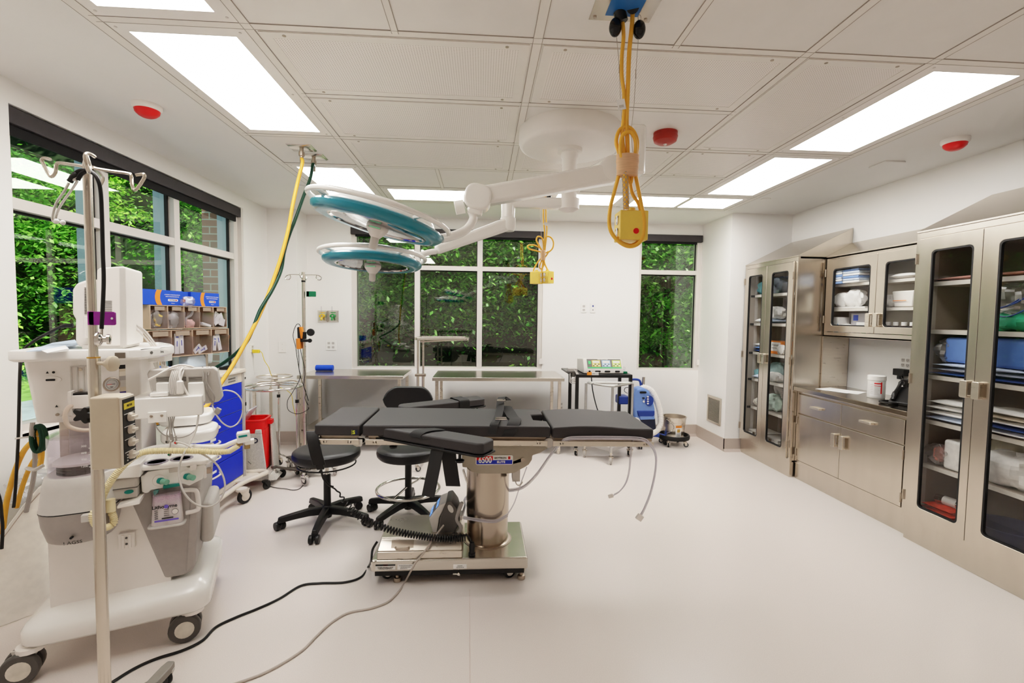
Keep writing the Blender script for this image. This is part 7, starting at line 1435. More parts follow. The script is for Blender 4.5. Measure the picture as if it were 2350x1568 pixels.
for k in range(5):
    an = 3.75+2*pi*k/5; d = V((cos(an), sin(an), 0)); s_ = V((-d.y, d.x, 0)); b = MB(); vs = []
    for r_, z_, hw_ in ((.0, .085, .06), (.10, .085, .045), (.16, .10, .022), (.25, .135, .022), (.29, .13, .02)): q = V((p2x, p2y, 0))+d*r_; vs += [q+s_*hw_+V((0, 0, z_-.012)), q-s_*hw_+V((0, 0, z_-.012)), q-s_*hw_+V((0, 0, z_+.008)), q+s_*hw_+V((0, 0, z_+.008))]
    b.add(vs, [(3, 2, 1, 0), (16, 17, 18, 19)]+[(4*i+j, 4*i+(j+1) % 4, 4*i+4+(j+1) % 4, 4*i+4+j) for i in range(4) for j in range(4)]); obj('base_leg', b, mat('dark_steel', '5b5652', .25, .8), I2, bev=.005); q = V((p2x, p2y, 0))+d*.27; caster(I2, q.x, q.y, .12, an+.8*k, .042, .02, GREY, BLACK, CHROME)
b = MB(); b.lathe([(1e-4, .05), (.05, .055), (.055, .09), (.02, .11)], (p2x, p2y, 0), 20); obj('base_weight', b, BLACK, I2)
b = MB(); q0, q1 = P(704, 681, p2y-.02), P(725, 669, p2y-.02); b.ext(rr(q0.x, q1.x, q0.z, q1.z, .006), p2y-.022, p2y-.016, 'y'); b.box(q0.x-.003, q0.x+.02, p2y-.022, p2y+.018, q0.z, q1.z); tag(obj('pole_clip_tag', b, GRN2), 'green plastic clip fixed on the farther IV pole', 'clip')
OD = thing('orange_monitor', 'small orange and black device clamped on the farther IV pole', 'medical device', P(690, 785, p2y))
Yo = p2y-.03
b = MB(); b.ext(xz([(686, 752), (693, 750), (696, 765), (695, 778), (690, 776)], Yo)[::-1], Yo-.02, Yo+.03, 'y'); obj('upper_unit', b, ORANGE, OD, bev=.006)
b = MB(); b.ext(xz([(684, 752), (688, 750), (692, 777), (685, 776)], Yo)[::-1], Yo-.025, Yo+.025, 'y'); b.box(P(690, 770, Yo).x, P(702, 770, Yo).x, Yo-.01, Yo+.02, P(690, 778, Yo).z, P(690, 762, Yo).z); obj('holder', b, BLACK, OD, bev=.003)
b = MB(); b.ext(xz([(682, 777), (690, 776), (691, 801), (683, 801)], Yo)[::-1], Yo-.03, Yo+.05, 'y'); b.m = 1; b.ext(xz([(680, 777), (682.5, 777), (683.5, 801), (681, 801)], Yo)[::-1], Yo-.026, Yo+.046, 'y'); obj('display_unit', b, [ORANGE, LGREY], OD, bev=.006)
b = MB(); b.cyl(P(690, 782, Yo), P(712, 782, Yo), .012, n=10); b.box(P(688, 784, Yo).x, P(706, 784, Yo).x, Yo-.01, Yo+.02, P(690, 785, Yo).z, P(690, 779, Yo).z); obj('clamp_bar', b, BLACK, OD)
b = MB(); q = P(713, 763, Yo-.04); b.lathe([(.033, -.012), (.035, 0), (.033, .012), (.015, .03), (1e-4, .03)], q, 12, ax='y'); q = P(711, 782, Yo-.03); b.lathe([(.018, -.01), (.02, 0), (.018, .01), (1e-4, .012)], q, 10, ax='y'); obj('clamp_knob', b, RUB, OD)
b = MB(); Yc = p2y-.04
for pl in ([(690, 750), (686, 744), (680, 746), (674, 760), (673, 775), (678, 795), (681, 815), (685, 840), (690, 865), (698, 890), (708, 920)], [(684, 801), (686, 825), (686, 845), (689, 860), (686, 875), (672, 900), (660, 920), (661, 940), (675, 949), (690, 949), (707, 940), (708, 935)], [(690, 801), (692, 815), (698, 840), (700, 860), (697, 885), (702, 900), (700, 915), (707, 930)]): b.tube(spl([P(x, y, Yc) for x, y in pl], 6), .0028, 6)
obj('device_cable', b, BLACK, OD)
b = MB(); b.tube(spl([P(570, 1060, 4.0)]+[PZ(x, y, .006) for x, y in ((592, 1080), (603, 1095), (612, 1112), (630, 1119), (655, 1122), (675, 1125))]+[PZ(690, 1120, .006), PZ(700, 1105, .006), P(703, 1090, 4.4), P(704, 1062, 4.42), P(703, 1000, 4.43), P(702, 950, 4.43)], 6), .0032, 6); tag(obj('thin_black_cord', b, BLACK), 'thin black cord crossing the floor from the sharps trolley to the farther pole', 'cord')
# ================================================================== steel cabinets on the right wall
XF = 2.965
def gdoor(name, root, xf, y0, y1, z0, z1, gy0, gy1, gz0, gz1, hy, hz, hinge_y, hh=.105):
    # a steel framed glass door facing the room (-x)
    po = rr(y0, y1, z0, z1, .004, 5); pi_ = rr(gy0, gy1, gz0, gz1, .03, 5); pg = rr(gy0+.010, gy1-.010, gz0+.010, gz1-.010, .024, 5)
    b = MB(); b.ring(po, pi_, xf, xf+.02, 'x'); d = obj(name, b, STEEL, root, bev=.0025)
    b = MB(); b.ring(pi_, pg, xf+.001, xf+.019, 'x'); obj('gasket', b, RUB, d)
    b = MB(); b.quad((xf+.010, gy0, gz0), (xf+.010, gy1, gz0), (xf+.010, gy1, gz1), (xf+.010, gy0, gz1)); obj('glass', b, GLASSC, d)
    b = MB(); b.ext(rr(hy-.022, hy+.022, hz-hh/2, hz+hh/2, .010), xf-.034, xf-.022, 'x'); b.box(xf-.03, xf, hy-.018, hy+.018, hz+hh/2-.014, hz+hh/2-.002); b.box(xf-.03, xf, hy-.018, hy+.018, hz-hh/2+.002, hz-hh/2+.014); obj('handle', b, STEELV, d, bev=.003)
    for t in ((.07, .5, .93) if z1-z0 > 1 else (.17, .83)):
        z = z0+(z1-z0)*t; b = MB(); b.cyl((xf-.005, hinge_y, z-.035), (xf-.005, hinge_y, z+.035), .0065, n=10); obj('hinge', b, STEELD, d)
    return d
def tall(label, y0, y1, ym, g_near, g_far, shelves):
    o = thing('tall_cabinet', label, 'cabinet', (3.25, (y0+y1)/2, 0))
    x0, x1, z0, z1 = XF+.02, XR-.004, .15, 2.13
    b = MB(); b.box(x0+.02, x1, y0, y0+.02, z0, z1); b.box(x0+.02, x1, y1-.02, y1, z0, z1); b.box(x0+.02, x1, y0, y1, z0, z0+.02); b.box(x0+.02, x1, y0, y1, z1-.02, z1)
    b.ring([(y0, z0), (y1, z0), (y1, z1), (y0, z1)], [(y0+.032, z0+.03), (y1-.032, z0+.03), (y1-.032, z1-.04), (y0+.032, z1-.04)], x0, x0+.025, 'x'); obj('carcass', b, STEEL, o, bev=.002)
    b = MB(); b.box(x1-.02, x1, y0+.02, y1-.02, z0+.02, z1-.02); b.box(x0+.03, x1-.02, y0+.0205, y0+.0225, z0+.02, z1-.02); b.box(x0+.03, x1-.02, y1-.0225, y1-.0205, z0+.02, z1-.02); b.box(x0+.03, x1-.02, y0+.022, y1-.022, z0+.0205, z0+.022); obj('added_pale_lining', b, INNER_LIGHTENED, o)  # pale panels added over the steel to brighten the inside
    b = MB(); b.box(x0+.012, x1, y0+.012, y1-.012, .0, .15); obj('plinth', b, STEEL, o, bev=.002)
    b = MB(); b.add([(x0-.004, y0, z1), (x0-.004, y1, z1), (x1, y1, z1), (x1, y0, z1), (x0-.004, y0, z1+.012), (x0-.004, y1, z1+.012), (x1, y1, 2.412), (x1, y0, 2.412)], [(0, 1, 2, 3), (4, 7, 6, 5), (0, 4, 5, 1), (1, 5, 6, 2), (2, 6, 7, 3), (3, 7, 4, 0)]); obj('sloping_top', b, STEEL, o, bev=.002)
    for z in shelves:
        b = MB(); b.box(x0+.10, x1-.03, y0+.035, y1-.035, z-.03, z); b.m = 1
        for y in (y0+.026, y1-.036): b.box(x0+.06, x0+.12, y, y+.01, z-.028, z-.004)
        b.m = 2; b.box(x0+.097, x0+.101, y0+.04, y1-.04, z-.029, z-.001); obj('shelf', b, [INNER_LIGHTENED, BLACK, SHELFE_LIT], o)  # front strip painted paler, as if lit
    b = MB()
    for y in (y0+.022, y1-.026):
        for x in (x0+.11, x1-.09): b.box(x, x+.035, y, y+.004, z0+.05, z1-.06)
    obj('shelf_standard', b, LGREY, o)
    gdoor('door', o, XF, y0+.035, ym-.0015, z0+.035, z1-.045, *g_near, ym-.035, 1.12, y0+.03)
    gdoor('door', o, XF, ym+.0015, y1-.035, z0+.035, z1-.045, *g_far, ym+.035, 1.12, y1-.03)
    return o
tall('far tall steel cabinet with two glass doors beside the corner column', 4.29, 5.178, 4.745, (4.395, 4.66, .262, 2.008), (4.815, 5.075, .262, 2.008), (.545, .865, 1.165, 1.49, 1.806))
tall('nearest tall steel cabinet with glass doors at the right edge of the frame', 2.165, 3.075, 2.625, (2.235, 2.535, .266, 2.0), (2.675, 2.945, .266, 2.0), (.545, .855, 1.165, 1.475, 1.80))
# base cabinet and worktop
BC = thing('base_cabinet', 'low steel base cabinet with two drawers and two doors between the tall cabinets', 'cabinet', (3.25, 3.68, 0))
xf, y0, y1 = 3.03, 3.079, 4.286
b = MB(); b.box(xf+.02, XR-.004, y0, y1, .15, .855); obj('carcass', b, STEELD, BC); b = MB(); b.ring([(y0, .15), (y1, .15), (y1, .85), (y0, .85)], [(y0+.05, .185), (y1-.02, .185), (y1-.02, .835), (y0+.05, .835)], xf+.004, xf+.022, 'x'); obj('face_frame', b, STEEL, BC, bev=.002)
b = MB(); b.box(xf+.012, XR-.01, y0+.002, y1-.002, 0, .15); obj('plinth', b, STEEL, BC, bev=.002)
ymid = 3.727
for a, c, hy, hg in ((y0+.055, ymid-.0015, ymid-.045, y0+.05), (ymid+.0015, y1-.025, ymid+.045, y1-.02)):
    b = MB(); b.box(xf, xf+.02, a, c, .188, .632); d = obj('door', b, STEEL, BC, bev=.003)
    b = MB(); b.ext(rr(hy-.022, hy+.022, .45, .565, .010), xf-.034, xf-.022, 'x'); b.box(xf-.03, xf, hy-.018, hy+.018, .55, .562); b.box(xf-.03, xf, hy-.018, hy+.018, .453, .465); obj('handle', b, STEELV, d, bev=.003)
    for z in (.26, .57): b = MB(); b.cyl((xf-.005, hg, z-.035), (xf-.005, hg, z+.035), .0065, n=10); obj('hinge', b, STEELD, d)
    b = MB(); b.box(xf, xf+.02, a, c, .642, .822); d = obj('drawer', b, STEEL, BC, bev=.003)
    yc = (a+c)/2+(.02 if a < 3.5 else .015); b = MB(); b.ext(rr(xf-.034, xf+.002, yc-.06, yc+.06, .010), .725, .742, 'z'); obj('handle', b, STEELV, d, bev=.003)
WT = thing('worktop', 'stainless steel worktop holding the phone and wipe canister', 'worktop', (3.25, 3.68, .86))
b = MB(); b.box(2.99, XR-.004, 3.078, 4.287, .855, .893); wt = obj('top', b, brushed('worktop_steel', 'a89c8c', .16, (3, .3, 3), 8), WT, bev=.004)
b = MB(); b.box(3.255, XR-.006, 4.272, 4.287, .894, 1.374); obj('side_splash', b, STEELV, WT)
# wall cabinet
WC = thing('wall_cabinet', 'steel wall cabinet with two glass doors above the worktop', 'cabinet', (3.38, 3.68, 1.38))
xf, y0, y1, z0, z1 = 3.24, 3.079, 4.287, 1.376, 2.12
b = MB(); x0 = xf+.02; x1 = XR-.004
b.box(x0, x1, y0, y0+.015, z0, z1); b.box(x0, x1, y1-.015, y1, z0, z1); b.box(x1-.015, x1, y0, y1, z0, z1); b.box(x0, x1, y0, y1, z0, z0+.015); b.box(x0, x1, y0, y1, z1-.015, z1)
b.ring([(y0, z0), (y1, z0), (y1, z1), (y0, z1)], [(y0+.03, z0+.045), (y1-.03, z0+.045), (y1-.03, z1-.04), (y0+.03, z1-.04)], x0, x0+.02, 'x'); obj('carcass', b, STEEL, WC, bev=.002)
b = MB(); b.add([(x0-.004, y0, z1), (x0-.004, y1, z1), (x1, y1, z1), (x1, y0, z1), (x0-.004, y0, z1+.01), (x0-.004, y1, z1+.01), (x1, y1, 2.27), (x1, y0, 2.27)], [(0, 1, 2, 3), (4, 7, 6, 5), (0, 4, 5, 1), (1, 5, 6, 2), (2, 6, 7, 3), (3, 7, 4, 0)]); obj('sloping_top', b, STEEL, WC)
b = MB(); b.box(x1-.018, x1-.0155, y0+.016, y1-.016, z0+.016, z1-.016); b.box(x0+.022, x1-.018, y1-.0175, y1-.0155, z0+.016, z1-.016); b.box(x0+.022, x1-.018, y0+.0155, y0+.0175, z0+.016, z1-.016); b.box(x0+.022, x1-.018, y0+.018, y1-.018, z0+.0155, z0+.0165); obj('added_pale_lining', b, INNER_LIGHTENED, WC)  # added pale panels here too, brightening the contents
gdoor('door', WC, xf, 3.684, 4.25, 1.425, 2.085, 3.745, 4.168, 1.48, 2.003, 3.72, 1.535, 4.255, .115); gdoor('door', WC, xf, 3.115, 3.681, 1.425, 2.085, 3.18, 3.602, 1.48, 2.003, 3.645, 1.535, 3.11, .115)
for z in (1.64, 1.865): b = MB(); b.box(x0+.05, x1-.016, y0+.03, y1-.03, z-.025, z); b.m = 1; b.box(x0+.047, x0+.051, y0+.03, y1-.03, z-.025, z-.001); obj('shelf', b, [INNER_LIGHTENED, SHELFE_LIT], WC)  # lit look of the front edge is in the strip's colour
# ---- things on the worktop
b = MB(); q = V((3.27, 3.66, .8935)); CW = thing('wipe_canister', 'white wipe canister with red printed label on the worktop', 'canister', q)
b.lathe([(1e-4, 0), (.06, 0), (.062, .006), (.062, .145), (.0645, .147), (.0645, .158), (.064, .182), (.056, .187), (1e-4, .188)], q, 36); obj('body', b, WHITE2, CW)
b = MB(); cylp = lambda a, z, r_=.0625: q+V((r_*cos(a), r_*sin(a), z))
for a0_, a1_, z0_, z1_, k_ in ((3.2, 4.6, .015, .135, 0), (3.75, 4.5, .118, .128, 1), (3.75, 4.5, .102, .106, 1), (4.45, 4.62, .04, .135, 1)):
    b.m = k_; n_ = 10; r_ = .0623+.0003*k_; b.add([cylp(a0_+(a1_-a0_)*i/n_, z, r_) for z in (z0_, z1_) for i in range(n_+1)], [(i, i+1, n_+2+i, n_+1+i) for i in range(n_)])
b.m = 2
for i in range(7): z_ = .03+.011*i; b.add([cylp(a, z_+dz, .0628) for dz in (0, .003) for a in (3.8, 4.0, 4.2, 4.35-.1*(i % 3))], [(j, j+1, 5+j, 4+j) for j in range(3)])
for i in range(6): z_ = .04+.014*i; b.add([cylp(a, z_+dz, .0628) for dz in (0, .003) for a in (3.28, 3.4, 3.5, 3.62)], [(j, j+1, 5+j, 4+j) for j in range(3)])
obj('label', b, [PAPER, RED, LGREY], CW)
for i, (dx, dy, r_, l) in enumerate(((0, 0, .35, 'white printed sheet lying on top of the papers on the worktop'), (.03, -.03, .55, 'white sheet underneath the papers on the worktop'))):
    b = MB(M=Matrix.Translation((3.23+dx, 4.02+dy, .8935+.0016*(1-i))) @ Matrix.Rotation(r_, 4, 'Z')); b.box(-.108, .108, -.14, .14, 0, .0014); tag(obj('paper', b, PAPER), l, 'paper')
PH = thing('desk_phone', 'black desk telephone at the near end of the worktop', 'telephone', (3.22, 3.36, .8935))
Mp = Matrix.Translation((3.26, 3.33, .894)) @ Matrix.Rotation(radians(28), 4, 'Z')
b = MB(M=Mp); b.ext([(-.10, 0), (.09, 0), (.09, .115), (.06, .125), (-.10, .02)], -.10, .11, 'y'); ph = obj('phone_body', b, BLACK, PH, bev=.006)
b = MB(M=Mp); b.tube(spl([(-.095, .08, .035), (-.06, .085, .075), (0, .085, .115), (.055, .085, .155), (.085, .085, .145)], 6), [.013]*4+[.017]*4+[.013]*9+[.017]*5+[.013]*3, 10); obj('handset', b, BLACK, PH)
b = MB(M=Mp); nrm_ = V((-.105, 0, .16)).normalized()
for i in range(4):
    for j in range(3): c = V((-.07+.027*i, -.07+.027*j, .043+.0178*i)); b.box(c.x-.008, c.x+.008, c.y-.009, c.y+.009, c.z-.008, c.z+.004)
obj('keypad', b, DGREY, ph)
b = MB(); b.tube(spl([(3.18, 3.44, .905), (3.12, 3.44, .905), (3.08, 3.40, .905), (3.10, 3.34, .905), (3.16, 3.33, .903)], 6), .009, 8); obj('phone_cord', b, BLACK, PH)
q = PX(2077, 835, 3.515); plate('wall_outlet', 'white wall outlet above the worktop near the phone', q.y-.06, q.y+.05, q.z-.045, q.z+.06, XR, 'quad', 'outlet', '-x')
CH = thing('charger', 'black charger plugged into the outlet above the worktop with a hanging cord', 'charger', q)
b = MB(); b.box(XR-.06, XR-.01, q.y-.05, q.y+.055, q.z-.10, q.z-.045); b.box(XR-.055, XR-.02, q.y-.01, q.y+.02, q.z-.13, q.z-.10); obj('charger_block', b, BLACK, CH, bev=.004)
b = MB(); b.tube(spl([(XR-.05, q.y-.04, q.z-.07), (XR-.07, q.y-.04, q.z-.11), (XR-.05, q.y-.08, q.z-.15), (XR-.08, q.y-.02, q.z-.22), (XR-.1, q.y, q.z-.24)], 6), .003, 6); obj('charger_cord', b, BLACK, CH)
HS = thing('scanner_cradle', 'black handheld device standing in a white cradle behind the phone', 'handheld device', (3.4, 3.5, .8935))
b = MB(); b.box(3.35, 3.45, 3.46, 3.56, .8935, .94); obj('cradle', b, WHITE2, HS, bev=.012, seg=3)
b = MB(); b.add([], []); b.ext(rr(3.375, 3.425, 3.48, 3.54, .012), .935, 1.0, 'z', [(3.4+(x-3.4)*.75, 3.51+(y-3.51)*.75) for x, y in rr(3.375, 3.425, 3.48, 3.54, .012)]); b.ext([(3.4+(x-3.4)*.75, 3.51+(y-3.51)*.75) for x, y in rr(3.375, 3.425, 3.48, 3.54, .012)], 1.0, 1.06, 'z', rr(3.365, 3.435, 3.47, 3.55, .012)); obj('handle_unit', b, BLACK, HS)
# ---- supplies on the shelves
DRAPE = mat('drape_blue', '7f9fd6', .7, var=.12, scale=25, bump=.2); DRAPEL = mat('drape_light', 'c5d3e8', .7, var=.12, scale=30, bump=.2); CLOTH = mat('cloth_white', 'efeeec', .75, var=.08, scale=30, bump=.3); TEALD = mat('drape_teal', '6fa8b0', .7, var=.15, scale=25, bump=.2)
GRNP = mat('pack_green', '2fa37a', .5, var=.15, scale=25); REDC = mat('red_cloth', 'cf3a20', .75, var=.25, scale=30, bump=.3); NAVYW = mat('navy_wrap', '32508f', .6, var=.2, scale=20); PINK = mat('pink_cloth', 'd99a90', .7, var=.15, scale=25)
def sup(name, label, cat, b, m_, group=None, **k): return tag(obj(name, b, m_, **k), label, cat, group)
XD, YMX = 2.965, 5.135
def ad(x, y, sx, sy):
    # keep each supply in the doorway's line of view: nearer the shelf edge, shifted along the shelf
    if x < 3.3 and XD < 3: x = 3.10+sx*.8
    return x, min(y*x/XD, YMX-sy)
def bx_(x0, x1, y0, y1, z0, z1):
    x, y = ad((x0+x1)/2, (y0+y1)/2, (x1-x0)/2, (y1-y0)/2); x = max(x, 3.1+(x1-x0)/2) if XD < 3 else x
    return MB().box(x-(x1-x0)/2, x+(x1-x0)/2, y-(y1-y0)/2, y+(y1-y0)/2, z0, z1)
def soft(x, y, z, sx, sy, sz, seed, amp=.12):
    x, y = ad(x, y, sx, sy)
    return crumple((x, y, z+sz), sx, sy, sz, seed, 22, 14, amp)
def fold(x, y, z, sx, sy, h, rot=0, seed=0):
    x, y = ad(x, y, sx, sy)
    # a flat folded cloth with a rounded front fold
    b = MB(M=Matrix.Translation((x, y, z)) @ Matrix.Rotation(rot, 4, 'Z')); b.box(-sx, sx, -sy, sy, 0, h); return b
def env(x, y, z, sx, sy, h, rot=0):
    x, y = ad(x, y, sx, sy)
    # a flat sterile pouch: thick in the middle, thin at its edges
    b = MB(M=Matrix.Translation((x, y, z)) @ Matrix.Rotation(rot, 4, 'Z'))
    n = 10; f = lambda t: (1-(2*t-1)**4)
    vs = [((2*i/n-1)*sx, (2*j/n-1)*sy, h*.5+s_*h*.5*f(i/n)*f(j/n)+.0006*s_) for s_ in (1, -1) for j in range(n+1) for i in range(n+1)]; N_ = (n+1)**2
    fs = [(j*(n+1)+i, j*(n+1)+i+1, (j+1)*(n+1)+i+1, (j+1)*(n+1)+i) for j in range(n) for i in range(n)]; fs += [tuple(v+N_ for v in f_[::-1]) for f_ in fs]
    rim = [i for i in range(n+1)]+[(j+1)*(n+1)-1 for j in range(1, n+1)]+[n*(n+1)+i for i in range(n-1, -1, -1)]+[j*(n+1) for j in range(n-1, 0, -1)]
    fs += [(rim[k], rim[k]+N_, rim[(k+1) % len(rim)]+N_, rim[(k+1) % len(rim)]) for k in range(len(rim))]
    b.add(vs, fs); return b
def basin(x, y, z, r0, r1, h):
    x, y = ad(x, y, r1, r1); b = MB(); b.lathe([(1e-4, 0), (r0, 0), (r1, h), (r1+.008, h), (r1+.008, h-.004), (r1-.002, h-.006), (r0, .004), (1e-4, .004)], (x, y, z), 36); return b
# far tall cabinet: shelves from top to bottom; y 4.4-4.66 shows in the near door, 4.82-5.07 in the far one
S1 = (1.806, 1.49, 1.165, .865, .545, .17)
sup('drape_pack', 'pale blue wrapped drape pack on the top shelf, near door of the far tall cabinet', 'drape pack', soft(3.22, 4.58, S1[0]+.001, .09, .14, .085, 3), DRAPEL, ang=25)
sup('drape_pack', 'blue wrapped drape pack behind the pale one on the far cabinet top shelf', 'drape pack', soft(3.34, 4.70, S1[0]+.001, .06, .10, .10, 4), DRAPE, ang=25)
sup('blue_pouch', 'teal and blue folded pouch on the top shelf, far door of the far cabinet', 'pouch', soft(3.20, 4.93, S1[0]+.001, .08, .085, .075, 6, .2), TEALD, ang=25)
sup('white_bag', 'crumpled white wrapped pack on the second shelf, near door of the far cabinet', 'wrapped pack', soft(3.17, 4.56, S1[1]+.045, .07, .12, .065, 8, .18), CLOTH, ang=25)
sup('folded_drape', 'light blue folded drape under the crumpled white pack on the second shelf', 'drape', env(3.19, 4.55, S1[1]+.001, .12, .15, .045, .1), DRAPEL)
sup('clear_box', 'clear plastic box standing behind the packs on the second shelf of the far cabinet', 'box', bx_(3.27, 3.40, 4.62, 4.76, S1[1]+.001, S1[1]+.19), BAG)
sup('white_wrap', 'small white packet tipped on the second shelf, far door of the far cabinet', 'packet', env(3.17, 4.93, S1[1]+.001, .07, .08, .05, .4), CLOTH)
b = MB(M=Matrix.Translation((0, .235, 0))); b.box(3.12, 3.30, 4.45, 4.72, S1[2]+.001, S1[2]+.135); b.m = 1; b.box(3.119, 3.12, 4.47, 4.63, S1[2]+.03, S1[2]+.125); b.m = 2; b.text('Protexis', .034, face(V((3.1185, 4.555, S1[2]+.095)), (0, -1, 0), (0, 0, 1))); b.text('Surgical Gloves', .016, face(V((3.1185, 4.565, S1[2]+.063)), (0, -1, 0), (0, 0, 1))); b.m = 1; b.box(3.119, 3.1195, 4.655, 4.70, S1[2]+.01, S1[2]+.05); b.m = 3; b.box(3.119, 3.12, 4.64, 4.715, S1[2]+.055, S1[2]+.128)
sup('glove_carton', 'orange and white glove carton on the middle shelf of the far cabinet', 'carton', b, [ORANGE, PAPER, DGREY, BLACK])
sup('white_mask', 'white cup shaped mask leaning on the orange glove carton', 'mask', soft(3.09, 4.45, S1[2]+.001, .025, .05, .05, 9, .15), PAPER, ang=30)
for i, (m_, l) in enumerate(((NAVYW, 'dark blue folded cloth lowest in the stack on the middle shelf, far door'), (DRAPE, 'mid blue folded cloth in the middle of that stack on the middle shelf, far door'), (CLOTH, 'white cloth topping the stack on the middle shelf, far door'))): sup('folded_cloth', l, 'cloth', env(3.21, 4.95, S1[2]+.001+.034*i, .10, .10, .032, .1*i-.1), m_)
sup('gown_pack', 'pale teal packages filling the fourth shelf, rear of the near door', 'package', soft(3.32, 4.60, S1[3]+.001, .09, .16, .09, 12, .2), mat('pale_teal', 'a9c6c6', .5, var=.15, scale=20), ang=25)
sup('dotted_mask_bag', 'white bag with dark dots at the front of the fourth shelf, near door', 'bag', soft(3.14, 4.53, S1[3]+.001, .05, .11, .05, 13, .15), CLOTH, ang=25)
sup('white_sheet_pack', 'white and lilac flat packet on the fourth shelf, far door', 'packet', env(3.19, 4.98, S1[3]+.001, .10, .09, .05, .3), DRAPEL)
sup('tissue_pouch', 'small light blue pouch standing on the fourth shelf, far door', 'pouch', soft(3.15, 4.86, S1[3]+.001, .03, .035, .05, 14, .15), TEALD, ang=25)
sup('mesh_pad', 'bubbled foil pad on the fifth shelf, far door of the far cabinet', 'pad', soft(3.2, 4.93, S1[4]+.001, .09, .10, .05, 15, .1), mat('foil_pad', 'd8d2c6', .35, .3, .4, 60, bump=.6), ang=30)
sup('circuit_bag', 'clear bag with green and blue tubing on the fifth shelf, near door', 'bag', soft(3.2, 4.52, S1[4]+.001, .10, .14, .085, 16, .2), mat('bag_mint', 'c6dcd2', .35, var=.2, scale=15), ang=20)
ribbed([V(p_)+V((-.02, .22, 0)) for p_ in [(3.32, 4.62, S1[4]+.03), (3.26, 4.68, S1[4]+.20), (3.20, 4.60, S1[4]+.27), (3.18, 4.50, S1[4]+.24), (3.2, 4.44, S1[4]+.12)]], .026, .012, .003, 8, 'ribbed_tube', LGREY, None); hs_ = bpy.data.objects['ribbed_tube']; tag(hs_, 'grey ribbed hose arching over the bag on the fifth shelf', 'hose')
for y, l in ((4.71, 'latched grey case with blue clip on the cabinet floor, near door'), (5.005, 'latched grey case with blue clip on the cabinet floor, far door')):
    o = thing('latched_case', l, 'case', (3.14, y, S1[5])); b = MB(); b.box(3.06, 3.30, y-.12, y+.12, S1[5]+.002, S1[5]+.075); b.box(3.055, 3.305, y-.125, y+.125, S1[5]+.075, S1[5]+.082); b.box(3.06, 3.30, y-.12, y+.12, S1[5]+.082, S1[5]+.11); obj('case_shell', b, LGREY, o, bev=.005); b = MB(); b.box(3.046, 3.06, y-.015, y+.015, S1[5]+.05, S1[5]+.10); obj('latch', b, STEELD, o); b = MB(); b.box(3.05, 3.06, y-.035, y+.02, S1[5]+.025, S1[5]+.05); obj('blue_clip', b, mat('clip_blue', '2f9ac6', .4), o)
XD, YMX = 3.24, 4.268
# wall cabinet: two stacks of folded drapes on top, bags, cartons, bottles
for st, (yy, n, nm) in enumerate(((4.08, 6, 'farther'), (3.86, 6, 'nearer'))):
    for i in range(n):
        b = fold(3.35, yy+.006*((i*7) % 3), 1.8655+.021*i, .085, .10, .019); sup('folded_drape', ('blue and white folded drape in the %s stack on the upper wall cabinet shelf' % nm), 'drape', b, [DRAPE, CLOTH, DRAPEL][(i+st) % 3], 'folded drapes, %s stack on the upper shelf' % nm, bev=.007, seg=3)
sup('white_tray', 'long white tray on the middle shelf of the wall cabinet', 'tray', bx_(3.32, 3.44, 3.80, 4.19, 1.6415, 1.655), PAPER)
sup('linen_bag', 'clear bag of white linen on the tray, farther one in the wall cabinet', 'bag', soft(3.37, 4.08, 1.656, .05, .10, .065, 31, .16), CLOTH, ang=25)
sup('linen_bag', 'clear bag of white linen on the tray, nearer and taller one in the wall cabinet', 'bag', soft(3.37, 3.89, 1.656, .05, .10, .075, 32, .14), CLOTH, ang=25)
b = MB(); b.box(3.31, 3.41, 4.15, 4.22, 1.392, 1.56); b.m = 1; b.ext([(4.155, 1.41), (4.215, 1.41), (4.165, 1.5)], 3.3085, 3.31, 'x'); sup('blue_white_carton', 'white and blue carton standing at the bottom left of the wall cabinet', 'carton', b, [PAPER, mat('print_sky', '3f8fc8', .5)])
b = MB(); b.box(3.40, 3.48, 3.90, 4.12, 1.392, 1.595); b.m = 1; b.box(3.3985, 3.40, 4.04, 4.095, 1.53, 1.58); sup('grey_carton', 'tall pale carton with blue square at the back of the wall cabinet bottom shelf', 'carton', b, [mat('carton_grey', 'c9c6cc', .6), BLUE2])
b = MB(); b.box(3.31, 3.385, 3.83, 3.95, 1.392, 1.515); b.m = 1; b.box(3.3085, 3.31, 3.84, 3.89, 1.40, 1.43); sup('small_carton', 'small white carton with green print beside the tall pale carton', 'carton', b, [PAPER, GRNP])
sup('white_packets', 'white scrunched packet between the cartons in the wall cabinet', 'packet', soft(3.34, 3.97, 1.392, .03, .06, .05, 36, .2), PAPER, ang=25)
for i in range(5):
    o = thing('scrub_bottle', 'brown bottle with white cap and green print in the wall cabinet row', 'bottle', (3.36, 3.68-.075*i, 1.392), 0, 'brown bottles at the bottom of the wall cabinet'); x_, y_ = 3.36, 3.68-.075*i
    b = MB(); b.lathe([(1e-4, 0), (.03, 0), (.031, .005), (.031, .085), (.02, .10), (.017, .103), (1e-4, .104)], (x_, y_, 1.392), 20); obj('bottle_body', b, mat('brown_bottle', '4a2a14', .25), o)
    b = MB(); b.lathe([(.0195, .10), (.0195, .13), (1e-4, .131)], (x_, y_, 1.392), 18); obj('cap', b, PAPER, o)
    b = MB(); b.lathe([(.0314, .008), (.0314, .075)], (x_, y_, 1.392), 20, cap=False); b.m = 1
    for k in range(3): b.add([V((x_+.0318*cos(a), y_+.0318*sin(a), 1.392+.02+.018*k+dz)) for dz in (0, .008) for a in (2.9, 3.2, 3.5, 3.75)], [(j, j+1, 5+j, 4+j) for j in range(3)])
    obj('label', b, [mat('label_dark', '23301f', .5), mat('label_green', '53c25a', .5)], o)
